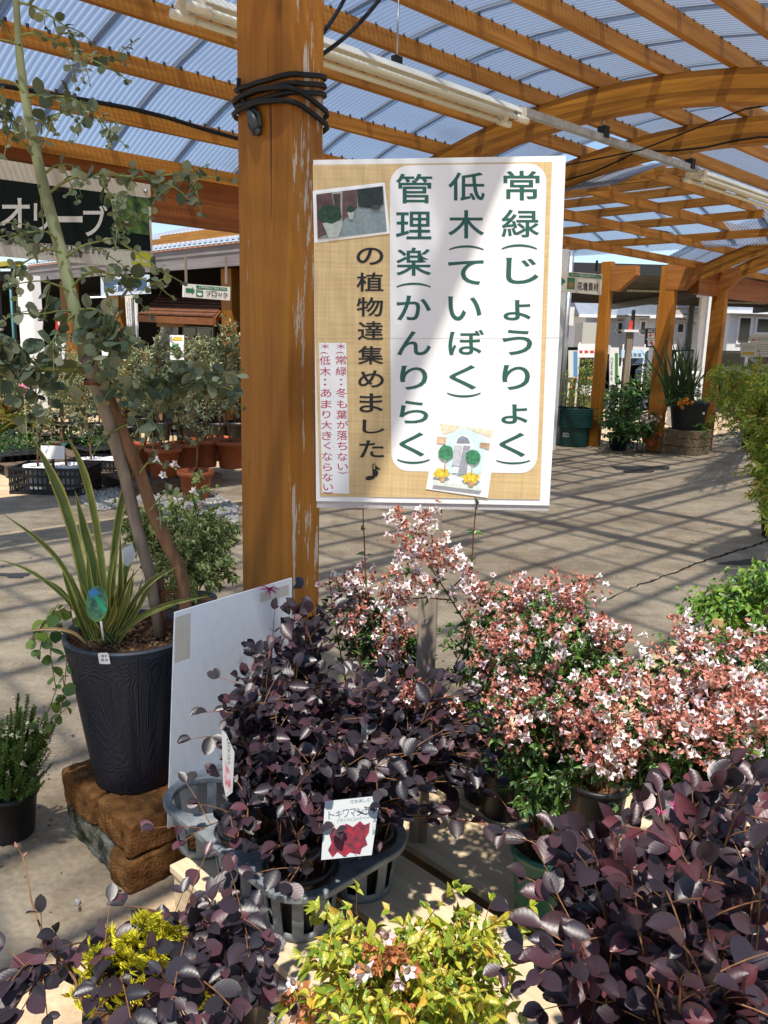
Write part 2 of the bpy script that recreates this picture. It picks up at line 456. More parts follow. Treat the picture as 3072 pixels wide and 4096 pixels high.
# the crack in the slab and the damp patches
mt_crack = M('crack_shadow', (0.035, 0.03, 0.025), 0.95, 0.1)
mb = MB()
cp = [gz(2420, 2400), gz(2560, 2340), gz(2700, 2290), gz(2800, 2250), gz(2900, 2220), gz(3010, 2185), gz(3120, 2150)]
L_, R_ = [], []
for i in range(len(cp) - 1):
    for k in range(8):
        p = cp[i] + (cp[i + 1] - cp[i]) * k / 8; w = 0.004 + 0.009 * (i / 6) + random.uniform(-.002, .003)
        p = p + QV * random.uniform(-.012, .012)
        L_.append(p + QV * w + ZV * .004); R_.append(p - QV * w + ZV * .004)
n_ = len(L_)
mb.add(L_ + R_, [(i, i + 1, n_ + i + 1, n_ + i) for i in range(n_ - 1)])
o = mb.build('ground_crack', mt_crack); o['kind'] = 'structure'
mt_damp = M('damp_concrete', (0.075, 0.062, 0.05), 0.55, 0.35, noise=0.3, nscale=6)
mb = MB()
for (x, y, rx, ry) in ((2990, 2250, 95, 12), (60, 2300, 60, 10), (2560, 1875, 110, 14)):
    ring = []
    for k in range(26):
        a = 2 * pi * k / 26; s = 1 + 0.22 * sin(3 * a + x) + 0.12 * sin(7 * a)
        ring.append(gz(x + rx * s * cos(a), y + ry * s * sin(a), 0.004))
    mb.add(ring, [tuple(range(26))])
o = mb.build('damp_patch', mt_damp); o['kind'] = 'structure'

# ------------------------------------------------------------------ canopy: barrel vault on arches
QC, RA, ZA = 3.0, 5.1, 3.11
def arch_z(q): return ZA - (q - QC) ** 2 / (2 * RA)
wd, wl = (0.24, 0.09, 0.012), (0.54, 0.25, 0.045)
mt_purlin = wood('purlin_timber', wd, wl, axis=0)
mt_arch = wood('glulam_arch', (0.26, 0.105, 0.012), (0.54, 0.25, 0.035), axis=1, lam=5)
mt_beam = wood('eave_beam_timber', (0.16, 0.045, 0.012), (0.32, 0.11, 0.03), axis=0)
mt_cross = wood('cross_purlin_timber', wd, wl, axis=1)
def roof_mat():
    m, t, b, o = nt('corrugated_polycarbonate')
    b.inputs['Base Color'].default_value = (0.75, 0.80, 0.84, 1); b.inputs['Roughness'].default_value = 0.25
    uv = N(t, 'ShaderNodeUVMap'); sp = N(t, 'ShaderNodeSeparateXYZ'); t.links.new(uv.outputs[0], sp.inputs[0])
    # dust gathers in the troughs of the sheet
    si = N(t, 'ShaderNodeMath', operation='COSINE'); ml = N(t, 'ShaderNodeMath', operation='MULTIPLY'); ml.inputs[1].default_value = 2 * pi
    t.links.new(sp.outputs[0], ml.inputs[0]); t.links.new(ml.outputs[0], si.inputs[0])
    rs = ramp(t, [(0.0, (0.26, 0.295, 0.35)), (0.5, (0.48, 0.53, 0.60)), (1.0, (0.63, 0.675, 0.74))])
    ma = N(t, 'ShaderNodeMath', operation='MULTIPLY_ADD'); ma.inputs[1].default_value = 0.5; ma.inputs[2].default_value = 0.5
    t.links.new(si.outputs[0], ma.inputs[0]); t.links.new(ma.outputs[0], rs.inputs[0])
    g = N(t, 'ShaderNodeNewGeometry'); ns = N(t, 'ShaderNodeTexNoise'); ns.inputs['Scale'].default_value = 2.2; ns.inputs['Detail'].default_value = 6
    t.links.new(g.outputs['Position'], ns.inputs[0])
    rn = ramp(t, [(0.28, (0.60, 0.60, 0.60)), (0.42, (0.92, 0.92, 0.92)), (0.7, (1, 1, 1))], ns.outputs[0])
    mm = N(t, 'ShaderNodeMix', data_type='RGBA', blend_type='MULTIPLY'); mm.inputs[0].default_value = 1
    t.links.new(rs.outputs[0], mm.inputs[6]); t.links.new(rn.outputs[0], mm.inputs[7])
    tr = N(t, 'ShaderNodeBsdfTransparent'); t.links.new(mm.outputs[2], tr.inputs[0])
    tl = N(t, 'ShaderNodeBsdfTranslucent'); tl.inputs[0].default_value = (0.40, 0.48, 0.62, 1)
    lw = N(t, 'ShaderNodeLayerWeight'); lw.inputs[0].default_value = 0.35
    mx = N(t, 'ShaderNodeMath', operation='MULTIPLY_ADD'); mx.inputs[1].default_value = 0.30; mx.inputs[2].default_value = 0.22
    t.links.new(lw.outputs['Facing'], mx.inputs[0])
    s1 = N(t, 'ShaderNodeMixShader'); t.links.new(mx.outputs[0], s1.inputs[0]); t.links.new(tr.outputs[0], s1.inputs[1]); t.links.new(tl.outputs[0], s1.inputs[2])
    s2 = N(t, 'ShaderNodeMixShader'); s2.inputs[0].default_value = 0.06
    t.links.new(s1.outputs[0], s2.inputs[1]); t.links.new(b.outputs[0], s2.inputs[2]); t.links.new(s2.outputs[0], o.inputs[0])
    return m
mt_roof = roof_mat()
canopy = thing('garden_canopy', 'long arched canopy of orange-brown timber with corrugated clear roofing', 'canopy', W(4, 3, 0))
PITCHC = 0.036
def sheet(name, p0, p1, q0, q1, zf, cross=False, nq=14):
    nc = int((p1 - p0) / PITCHC); seg = 6
    n = nc * seg + 1
    ps = p0 + np.arange(n) * (PITCHC / seg)
    dz = 0.0085 * np.cos(2 * pi * np.arange(n) / seg)
    qs = np.linspace(q0, q1, nq)
    pts = np.zeros((nq, n, 3))
    for i, q in enumerate(qs):
        if cross: pts[i] = PV * q + QV * ps[:, None] + ZV * (zf(q) + dz)[:, None]
        else: pts[i] = PV * ps[:, None] + QV * q + ZV * (zf(q) + dz)[:, None]
    v = pts.reshape(-1, 3) - wloc(canopy)
    idx = np.arange(nq * n).reshape(nq, n)
    f = np.stack([idx[:-1, :-1], idx[:-1, 1:], idx[1:, 1:], idx[1:, :-1]], -1).reshape(-1, 4)
    me = bpy.data.meshes.new(name); me.from_pydata(v.tolist(), [], f.tolist())
    u = np.tile(np.arange(n) / seg, (nq, 1)); vv = np.tile(np.linspace(0, 1, nq)[:, None], (1, n))
    uvs = np.stack([u, vv], -1).reshape(-1, 2)[f.ravel()]
    l = me.uv_layers.new(name='UVMap'); l.data.foreach_set('uv', uvs.ravel())
    me.materials.append(mt_roof)
    me.polygons.foreach_set('use_smooth', [True] * len(f)); me.update()
    ob = bpy.data.objects.new(name, me); COL.objects.link(ob); ob.parent = canopy
    return ob
PH = 0.09
SH = PH + 0.012
PG0, PG1 = 6.15, 10.35       # the bay where the cross vault meets the long one
sheet('roof_sheet', -1.6, PG0, 0.96, 5.45, lambda q: arch_z(q) + SH)
sheet('roof_sheet', PG0, PG1, 0.96, 3.75, lambda q: arch_z(q) + SH, nq=9)
sheet('roof_sheet', PG1, 17.0, 0.96, 5.45, lambda q: arch_z(q) + SH)
PCC = 8.25
def cross_z(p): return ZA - (p - PCC) ** 2 / (2 * RA)
sheet('roof_sheet', -1.6, PG0, 5.46, 6.2, lambda q: 2.66, nq=3)
sheet('roof_sheet', 3.62, 7.4, PG0 - 0.1, PG1 + 0.1, lambda p: cross_z(p) + SH + 0.02, cross=True)
# purlins
for q in (1.00, 1.40, 1.80, 2.22, 2.66, 3.1, 3.55, 4.0, 4.48, 4.93, 5.33):
    mb = MB(); z = arch_z(q)
    mb.bar(W(-1.6, q, z + PH / 2), W(17, q, z + PH / 2), 0.042, PH)
    mb.build('purlin', mt_purlin, canopy)
for k in range(9):
    p = PCC - 1.84 + 0.46 * k; z = cross_z(p)
    MB().bar(W(p, 3.9, z + PH / 2 + 0.02), W(p, 12.2, z + PH / 2 + 0.02), 0.048, PH).build('purlin', mt_cross, canopy)
# sheet overlaps: narrow second layers above the purlins, darkened with dirt
mt_lap = M('dirty_lap_strip', (0.16, 0.155, 0.15), 0.6, 0.3, noise=0.5, nscale=9)
_t = mt_lap.node_tree; _o = [n for n in _t.nodes if n.type == 'OUTPUT_MATERIAL'][0]; _b = [n for n in _t.nodes if n.type == 'BSDF_PRINCIPLED'][0]
_tr = N(_t, 'ShaderNodeBsdfTransparent'); _tr.inputs[0].default_value = (0.62, 0.66, 0.72, 1); _ms = N(_t, 'ShaderNodeMixShader'); _ms.inputs[0].default_value = 0.32
_t.links.new(_b.outputs[0], _ms.inputs[1]); _t.links.new(_tr.outputs[0], _ms.inputs[2]); _t.links.new(_ms.outputs[0], _o.inputs[0])
for k in range(15):
    p = 0.69 + 0.49 * (k - 3)
    mb = MB(); qs = np.linspace(0.95, 5.44, 15); vs = []
    for q in qs:
        z = arch_z(q) + SH + 0.012
        for dp in (-0.026, 0.026): vs.append(W(p + dp, q, z))
    mb.add(vs, [(2 * i, 2 * i + 1, 2 * i + 3, 2 * i + 2) for i in range(14)], True)
    mb.build('lap_strip', mt_lap, canopy)
for k in range(9):
    p = PG1 + 0.2 + 0.49 * k
    mb = MB(); qs = np.linspace(0.95, 5.44, 15); vs = []
    for q in qs:
        z = arch_z(q) + SH + 0.012
        for dp in (-0.026, 0.026): vs.append(W(p + dp, q, z))
    mb.add(vs, [(2 * i, 2 * i + 1, 2 * i + 3, 2 * i + 2) for i in range(14)], True)
    mb.build('lap_strip', mt_lap, canopy)
for k in range(7):
    q = 4.0 + 0.55 * k
    mb = MB(); ps = np.linspace(PG0, PG1, 13); vs = []
    for p in ps:
        z = cross_z(p) + SH + 0.034
        for dq in (-0.026, 0.026): vs.append(W(p, q + dq, z))
    mb.add(vs, [(2 * i, 2 * i + 1, 2 * i + 3, 2 * i + 2) for i in range(12)], True)
    mb.build('lap_strip', mt_lap, canopy)
# outer gutter strip beyond the deep eave beam
MB().box(W(1.9, 6.52, 2.62), 7.0, 0.72, 0.05, (PV, QV, ZV)).build('gutter', M('gutter_metal', (.20, .19, .18), .5, .4, noise=.2), canopy)
for p in (-1.2, 0.6, 2.4, 4.2): MB().bar(W(p, 5.46, 2.60), W(p, 6.16, 2.60), .05, .05).build('gutter_bracket', mt_beam, canopy)
# roofing screws on the purlins
mb = MB()
for q in (2.22, 2.66, 3.1, 3.55, 4.0, 4.48, 4.93):
    for k in range(60):
        p = 0.4 + k * 0.108
        if p > 6.1: break
        mb.box(W(p, q - 0.02, arch_z(q) + PH + 0.004), 0.014, 0.014, 0.02)
mb.build('roof_screw', M('screw_dark', (0.05, 0.045, 0.04), 0.5), canopy)['kind'] = 'stuff'
# arches
def arch(p, q0, q1, w=0.105, dep=0.175, name='arch_beam'):
    n = 40; qs = np.linspace(q0, q1, n); vs = []; uv = []
    for q in qs:
        nz = np.array([(q - QC) / RA, 1.0]); nz /= np.linalg.norm(nz)
        zt = arch_z(q) - 0.002
        for (dp, dd) in ((-w / 2, 0), (w / 2, 0), (w / 2, dep), (-w / 2, dep)):
            vs.append(W(p + dp, q - nz[0] * dd, zt - nz[1] * dd)); uv.append((q, 1 - dd / dep))
    fs = []
    for i in range(n - 1):
        for j in range(4):
            fs.append((i * 4 + j, i * 4 + (j + 1) % 4, (i + 1) * 4 + (j + 1) % 4, (i + 1) * 4 + j))
    fs += [(0, 1, 2, 3), tuple((n - 1) * 4 + j for j in (3, 2, 1, 0))]
    mb = MB(); mb.add(vs, fs)
    o = mb.build(name, mt_arch, canopy)
    l = o.data.uv_layers.new(name='UVMap')
    vi = np.empty(len(o.data.loops), int); o.data.loops.foreach_get('vertex_index', vi)
    l.data.foreach_set('uv', np.array(uv)[vi].ravel())
for p in (4.9, 6.12, 11.15, 12.0, 15.0): arch(p, 1.00, 5.30)
# eave beams
MB().bar(W(-1.6, 5.40, 2.425), W(6.3, 5.40, 2.425), 0.11, 0.31).build('eave_beam', mt_beam, canopy)
MB().bar(W(11.3, 5.40, 2.40), W(17, 5.40, 2.40), 0.11, 0.31).build('eave_beam', mt_beam, canopy)
for p in (PG0 - 0.02,):
    MB().bar(W(p, 5.55, 2.46), W(p, 7.3, 2.46), 0.11, 0.26).build('eave_beam', wood('cross_beam_timber', wd, wl, axis=1), canopy)

# ------------------------------------------------------------------ posts
mt_post = wood('stained_post', (0.225, 0.080, 0.008), (0.39, 0.160, 0.018), axis=2, scale=0.9, wear=0.80, knots=True)
mt_post2 = wood('stained_post_far', (0.27, 0.10, 0.012), (0.45, 0.18, 0.025), axis=2)
PW, PD = 0.116, 0.25
PP0, PQ0 = 1.4905, 1.975
post = thing('timber_post', 'thick orange-brown post with flaking stain, black cable wound round it', 'post', W(PP0, PQ0, 0))
o = MB().box(W(PP0, PQ0, 1.5), PW, PD, 3.0, (PV, QV, ZV)).build('post', mt_post, post, bevel=0.008)
MB().box(W(PP0, PQ0, 3.005 - 0.02), PW * 0.9, 0.7, 0.10, (PV, QV, ZV)).build('cap_beam', mt_post2, post)
def far_post(p, q, label, braces, h=2.62, w=(0.10, 0.17), gus=()):
    t = thing('timber_post', label, 'post', W(p, q, 0), 'far posts of the timber canopy')
    MB().box(W(p, q, h / 2 + 0.001), w[0], w[1], h, (PV, QV, ZV)).build('post', mt_post2, t, bevel=0.006)
    for (dp, dq, z0, z1, wid) in braces:
        a = W(p + np.sign(dp) * 0.05, q + np.sign(dq) * 0.10, z0); b = W(p + dp, q + dq, z1)
        MB().bar(a, b, 0.10, wid).build('brace', mt_arch2, t, bevel=0.004)
    for gp_ in gus:
        gpl = Plane(W(p - w[0] / 2 - .004, q, 0), PV)
        MB().prism([gpl.at(x, y) for x, y in gp_], PV * (w[0] + .012)).build('knee_brace', mt_arch2, t, bevel=0.004)
    return t
mt_arch2 = wood('brace_timber', (0.24, 0.085, 0.018), (0.44, 0.18, 0.045), axis=1)
p1 = gz(2375, 1785)
far_post(p1 @ PV, p1 @ QV, 'left canopy post of the far three, next to the dark green tub stack', [], h=2.7, gus=[[(2440, 1165), (2472, 1165), (2545, 1100), (2545, 1062), (2440, 1062)]])
far_post(11.15, 5.71, 'middle canopy post rising behind the dark tub of tall grass', [], w=(.12, .22), gus=[[(2662, 1160), (2730, 1160), (2810, 1085), (2810, 1048), (2668, 1056)]])
p3 = gz(2815, 1800)
far_post(p3 @ PV, p3 @ QV, 'right-hand canopy post with a wide brace, behind the small orange-potted flowers', [], w=(.11, .20), gus=[[(2820, 1180), (2884, 1180), (2960, 1105), (2960, 1068), (2824, 1076)]])
far_post(4.9, 5.33, 'canopy post at the foot of the nearest arch, behind the tall poster', [], h=2.25)
far_post(6.12, 5.33, 'canopy post at the foot of the second arch, behind the tall poster', [], h=2.25)

# ------------------------------------------------------------------ cables
mt_cable = M('black_rubber', (0.006, 0.006, 0.007), 0.5, 0.25)
def post_loop(z0, z1, n, tilt, out=0.014):
    """turns of cable round the near post"""
    pts = []
    hw, hd = PW / 2 + out, PD / 2 + out
    for k in range(n * 32 + 1):
        a = 2 * pi * k / 32; c, s = cos(a), sin(a)
        e = 5.0
        r = 1 / (abs(c) ** e + abs(s) ** e) ** (1 / e)
        zz = z0 + (z1 - z0) * k / (n * 32) + tilt * c * 0.5 + 0.05 * (0.5 - abs((a / (2 * pi)) % 1 - 0.5))
        pts.append(W(PP0 + hw * r * c, PQ0 + hd * r * s, zz))
    return pts
cab = thing('power_cable', 'black power cable coiled round the near post, plug hanging on its face', 'cable', W(PP0 - PW / 2 - 0.02, PQ0, 1.95))
mb = MB()
mb.tube(post_loop(2.19, 2.125, 3, 0.05), 0.0072, 8)
mb.tube(post_loop(2.135, 2.07, 2, -0.03, 0.02), 0.0072, 8)
a0 = W(PP0 - PW / 2 - 0.012, PQ0 + 0.10, 2.02)
fp = Plane(W(PP0 - PW / 2 - 0.012, PQ0, 0), PV)
c1, c2 = fp.at(955, 360), fp.at(1003, 445)
mb.tube([c1 + np.array([0, 0, .03]), c1, (c1 + c2) / 2, c2], 0.0065, 8)
mb.build('cord', mt_cable, cab)
mb = MB()
d = (fp.at(1030, 520) - c2); d /= np.linalg.norm(d)
mb.tube([c2, c2 + d * 0.012, c2 + d * 0.03, c2 + d * 0.06], [0.010, 0.015, 0.016, 0.014], 10)
for s_ in (-1, 1):
    sd = np.cross(d, PV) * s_
    mb.tube([c2 + sd * .012, c2 + sd * .026 + d * .03, c2 + sd * .018 + d * .062], 0.005, 6)
mb.tube([c2 + d * .055, c2 + d * .075], 0.009, 8)
mb.build('plug', M('grey_plug', (0.05, 0.06, 0.065), 0.4), cab)
mb = MB()
pz = W(PP0 + PW / 2 + 0.01, PQ0 - PD / 2 - 0.012, 0)
def hang(x0, y0, x1, y1, Y0, Y1, sag, r=0.006, n=14):
    a = at(x0, y0, Y0); b = at(x1, y1, Y1)
    return [a + (b - a) * i / n - ZV * sag * 4 * (i / n) * (1 - i / n) for i in range(n + 1)]
tag(solo(MB().tube(hang(1240, 190, 1420, -90, 2.56, 2.9, 0.02), 0.0066, 8).build('hanging_cable', mt_cable)), 'upper black cable running from the near post up to the canopy roof', 'cable')
tag(solo(MB().tube(hang(1240, 245, 1580, -90, 2.56, 2.9, 0.03), 0.0066, 8).build('hanging_cable', mt_cable)), 'lower black cable running from the near post up to the canopy roof', 'cable')
qE = 4.90
mb = MB(); pts = [W(-1.2 + 0.25 * k, qE - 0.035 - 0.006 * sin(k * 2.1), arch_z(4.93) + 0.062 + 0.018 * sin(k * 0.9 + 0.5)) for k in range(22)]
mb.tube(pts, 0.013, 8)
tag(solo(mb.build('roof_cable', mt_cable)), 'thick black cable lying along a purlin above the large black sign', 'cable')
def pl_arch(p): return Plane(W(p, 0, 0), PV)
def arch_cable(p, px, label):
    pl = pl_arch(p - 0.065); pts = [pl.at(x, y) for x, y in px]
    tag(solo(MB().tube(pts, 0.007, 6).build('arch_cable', mt_cable)), label, 'cable')
arch_cable(6.12, [(2262, 720), (2370, 690), (2460, 650), (2530, 615), (2580, 605), (2700, 603), (2820, 590), (2930, 565), (3040, 548), (3120, 548)], 'black cable pinned along the underside of the second arch')
tag(solo(MB().tube([W(4.9, 4.3, 2.62), W(5.1, 3.7, 2.72), W(5.1, 2.9, 2.75), W(5.0, 2.2, 2.86), W(4.96, 1.7, 2.84)], 0.005, 6).build('arch_cable', mt_cable)), 'thin black cable slung under the nearest arch', 'cable')
# bundle of cables along the vault behind
ppl = Plane(W(0, 5.2, 0), QV)
mb = MB()
for k in range(4):
    pts = [ppl.at(x, y + 10 * sin(k * 2 + x * 0.02) + k * 5) for x, y in ((2262, 855), (2380, 880), (2450, 900), (2560, 905), (2640, 930), (2690, 935))]
    mb.tube(pts, 0.014, 6)
tag(solo(mb.build('cable_bundle', mt_cable)), 'bundle of black cables lying along a beam beside the far posts', 'cable')

# ------------------------------------------------------------------ tube lights
mt_fix = M('enamel_white', (0.70, 0.70, 0.62), 0.45, 0.4, noise=0.15, nscale=5)
mt_tubeoff = M('unlit_tube', (0.62, 0.65, 0.58), 0.3, 0.5)
ltp = Plane(W(0, 3.06, 0), QV)
def batten(x0, y0, x1, y1, label, rods, rail=False):
    a = ltp.at(x0, y0); b = ltp.at(x1, y1); pa, pb = a @ PV, b @ PV; z = (a[2] + b[2]) / 2
    t = thing('tube_light', label, 'light fitting', W((pa + pb) / 2, 3.06, z), 'unlit tube lights under the canopy')
    prof = [(0.0, 0.0), (-0.02, 0.0), (-0.075, -0.045), (-0.075, -0.05), (-0.02, -0.02), (0.02, -0.02), (0.075, -0.05), (0.075, -0.045), (0.02, 0.0)]
    mb = MB(); mb.prism([W(pa, 3.06 + x, z + y) for x, y in prof], PV * (pb - pa)); mb.build('reflector', mt_fix, t)
    for s_ in (-1, 1):
        c0, c1 = W(pa + 0.03, 3.06 + s_ * 0.062, z - 0.078), W(pb - 0.03, 3.06 + s_ * 0.062, z - 0.078)
        MB().tube([c0, c1], 0.0135, 12).build('tube', mt_tubeoff, t)
        for c, dd in ((c0, -1), (c1, 1)):
            mb = MB(); mb.tube([c + PV * dd * -0.05, c + PV * dd * 0.05], 0.019, 12); mb.bar(c + ZV * .0, c + ZV * 0.06, 0.03, 0.04, PV)
            mb.build('lamp_holder', mt_fix, t)
    for pr in rods:
        MB().tube([W(pr, 3.08, z), W(pr, 3.08, arch_z(3.1) + 0.02)], 0.005, 6).build('hanger_rod', mt_steel, t)
        MB().box(W(pr, 3.08, z + 0.02), 0.05, 0.03, 0.05, (PV, QV, ZV)).build('clamp', mt_blackplastic, t)
    return pa, pb, z
rp = ltp.at(1600, 200) @ PV
pa, pb, zf = batten(735, 5, 2070, 395, 'long white twin tube light hanging above the poster', [rp])
pc, pd, zf2 = batten(2780, 670, 3420, 905, 'white twin tube light at the right edge, beyond the arches', [])
mt_rail = M('galvanised_rail', (0.40, 0.43, 0.44), 0.45, 0.4, noise=0.2, nscale=30, metal=0.4)
t = thing('lighting_rail', 'grey steel rail linking the two tube lights under the arches', 'rail', W((pb + pc) / 2, 3.06, zf))
MB().bar(W(pb + 0.004, 3.06, zf - 0.012), W(pc - 0.004, 3.06, zf2 - 0.012), 0.042, 0.042).build('rail', mt_rail, t)
for pr in (4.9, 6.12):
    MB().box(W(pr, 3.06, zf + 0.035), 0.05, 0.06, 0.07, (PV, QV, ZV)).build('bracket', mt_blackplastic, t)
    MB().tube([W(pr, 3.06, zf + 0.07), W(pr, 3.06, arch_z(3.06) - 0.17)], 0.006, 6).build('hanger_rod', mt_steel, t)
# ------------------------------------------------------------------ the tall poster on its stake
PHI = radians(-4.5)
pn = np.array([-sin(PHI), cos(PHI), 0.0]) * -1
po = at(1740, 1330, 1.985)
PP = Plane(po, pn)
t = thing('poster_sign', 'tall white and tan poster in Japanese brush-free lettering on a grey wooden stake', 'poster', PP.at(1715, 2690) * np.array([1, 1, 0]))
t['label'] = 'tall tan and white poster with large green Japanese writing on a wooden stake'
mb = MB()
c = [PP.at(x, y, -0.006) for x, y in ((1262, 646), (2256, 628), (2194, 2042), (1268, 2029))]
mb.prism(c, PP.n * 0.004)
mb.build('backing_board', M('clear_corrugated_board', (0.42, 0.40, 0.40), 0.3, 0.5, noise=0.2, nscale=60, stretch=(14, 14, 0.5)), t)
def zp(p): return [(1200 + x / 1.4745, 600 + y / 1.4745) for x, y in p]
# two printed sheets joined in the middle
mb = MB()
for quad, o0 in (([(1253, 640), (2263, 623), (2236, 1350), (1259, 1354)], 0.0016), ([(1259, 1352), (2236, 1348), (2197, 2022), (1265, 2004)], 0.0008)):
    mb.prism([PP.at(x, y, o0) for x, y in quad], PP.n * 0.0008)
mb.build('paper_sheet', mt_sheet, t)
def tan_mat():
    m, tt, b, o = nt('linen_print')
    g = N(tt, 'ShaderNodeTexCoord'); a = N(tt, 'ShaderNodeMapping'); a.inputs['Scale'].default_value = (160, 160, 6); tt.links.new(g.outputs['Object'], a.inputs[0])
    b2 = N(tt, 'ShaderNodeMapping'); b2.inputs['Scale'].default_value = (6, 6, 160); tt.links.new(g.outputs['Object'], b2.inputs[0])
    n1 = N(tt, 'ShaderNodeTexNoise'); n1.inputs['Scale'].default_value = 1; tt.links.new(a.outputs[0], n1.inputs[0])
    n2 = N(tt, 'ShaderNodeTexNoise'); n2.inputs['Scale'].default_value = 1; tt.links.new(b2.outputs[0], n2.inputs[0])
    ad = N(tt, 'ShaderNodeMath', operation='ADD'); tt.links.new(n1.outputs[0], ad.inputs[0]); tt.links.new(n2.outputs[0], ad.inputs[1])
    hv = N(tt, 'ShaderNodeMath', operation='MULTIPLY'); hv.inputs[1].default_value = 0.5; tt.links.new(ad.outputs[0], hv.inputs[0])
    r = ramp(tt, [(0.35, (0.47, 0.325, 0.15)), (0.65, (0.60, 0.445, 0.225))], hv.outputs[0]); tt.links.new(r.outputs[0], b.inputs['Base Color'])
    b.inputs['Roughness'].default_value = 0.5
    return m
mb = MB()
mb.flat(PP, zp([(75, 88), (1487, 70), (1452, 1108), (90, 1112)]), 0.0032)
mb.flat(PP, zp([(90, 1114), (1452, 1110), (1415, 2062), (118, 2042)]), 0.0032)
mb.build('tan_print', tan_mat(), t)
def rounded(c4, r, n=8, which=(1, 1, 1, 1)):
    out = []
    k = len(c4)
    for i in range(k):
        p = np.array(c4[i], float); a = np.array(c4[i - 1], float); b = np.array(c4[(i + 1) % k], float)
        if not which[i]: out.append(tuple(p)); continue
        u = (a - p) / np.linalg.norm(a - p); v = (b - p) / np.linalg.norm(b - p)
        for j in range(n + 1):
            s = j / n * pi / 2
            out.append(tuple(p + u * r * (1 - sin(s)) + v * r * (1 - cos(s))))
    return out
mb = MB()
mb.flat(PP, zp(rounded([(530, 92), (1457, 78), (1425, 1108), (532, 1112)], 112, which=(1, 1, 0, 0))), 0.0038)
mb.flat(PP, zp(rounded([(532, 1114), (1425, 1110), (1397, 1908), (540, 1893)], 100, which=(0, 0, 1, 1))), 0.0038)
mb.flat(PP, zp([(112, 1137), (273, 1137), (291, 2028), (130, 2022)]), 0.0038)
mb.build('white_panel', mt_sheet, t)
def ptext(items, mat, name):
    mb = MB()
    for ch, x0, x1, y0, y1 in items:
        (ax, ay), (bx, by) = zp([(x0, y0), (x1, y1)])
        mb.text(PP, ch, ax, ay, bx, by, 0.0043, rot=(ch in '()'))
    mb.build(name, mat, t)
BOLD[0] = 0.012
big = [('常', 1200, 1413, 122, 297), ('緑', 1188, 1412, 350, 515), ('(', 1190, 1397, 555, 588), ('じ', 1215, 1408, 635, 790), ('ょ', 1200, 1362, 885, 1005), ('う', 1193, 1370, 1060, 1210), ('り', 1193, 1357, 1268, 1415), ('ょ', 1187, 1343, 1500, 1615), ('く', 1175, 1330, 1667, 1810), (')', 1158, 1357, 1828, 1854),
       ('低', 875, 1090, 132, 300), ('木', 873, 1087, 355, 522), ('(', 880, 1083, 562, 592), ('て', 873, 1083, 650, 795), ('い', 873, 1070, 863, 1007), ('ぼ', 875, 1085, 1060, 1210), ('く', 880, 1040, 1268, 1413), (')', 868, 1065, 1430, 1460),
       ('管', 565, 780, 140, 315), ('理', 565, 775, 363, 527), ('楽', 567, 775, 575, 742), ('(', 570, 770, 782, 812), ('か', 570, 773, 858, 1005), ('ん', 572, 773, 1068, 1212), ('り', 590, 752, 1272, 1415), ('ら', 585, 757, 1478, 1612), ('く', 585, 735, 1665, 1808), (')', 573, 765, 1822, 1852)]
ptext(big, mt_greenink, 'green_lettering')
ptext([('の', 333, 492, 575, 678), ('植', 333, 492, 722, 835), ('物', 333, 490, 868, 982), ('達', 340, 492, 1010, 1122), ('集', 340, 493, 1155, 1265), ('め', 343, 495, 1300, 1402), ('ま', 350, 490, 1435, 1548), ('し', 368, 500, 1590, 1672), ('た', 350, 495, 1712, 1815), ('♪', 385, 480, 1850, 1948)], mt_black, 'black_lettering')
BOLD[0] = 0.0
red = [('＊', 218, 265, 1140, 1175), ('(', 212, 258, 1190, 1202), ('常', 210, 275, 1213, 1265), ('緑', 210, 275, 1280, 1330), ('：', 235, 250, 1350, 1387), ('冬', 212, 278, 1405, 1460), ('も', 217, 278, 1475, 1522), ('葉', 215, 280, 1535, 1587), ('が', 217, 285, 1597, 1642), ('落', 217, 280, 1655, 1710), ('ち', 220, 278, 1720, 1770), ('な', 220, 280, 1785, 1832), ('い', 222, 282, 1850, 1887), (')', 225, 282, 1897, 1908),
       ('＊', 125, 170, 1140, 1175), ('(', 118, 165, 1192, 1203), ('低', 115, 180, 1215, 1267), ('木', 117, 180, 1280, 1332), ('：', 140, 155, 1350, 1387), ('あ', 122, 185, 1408, 1457), ('ま', 124, 185, 1475, 1522), ('り', 132, 180, 1538, 1582), ('大', 125, 188, 1598, 1645), ('き', 128, 188, 1660, 1710), ('く', 140, 182, 1722, 1765), ('な', 130, 190, 1782, 1832), ('ら', 135, 188, 1848, 1892), ('な', 133, 193, 1906, 1952), ('い', 137, 195, 1970, 2007), (')', 135, 195, 2014, 2026)]
ptext(red, mt_redink, 'red_lettering')
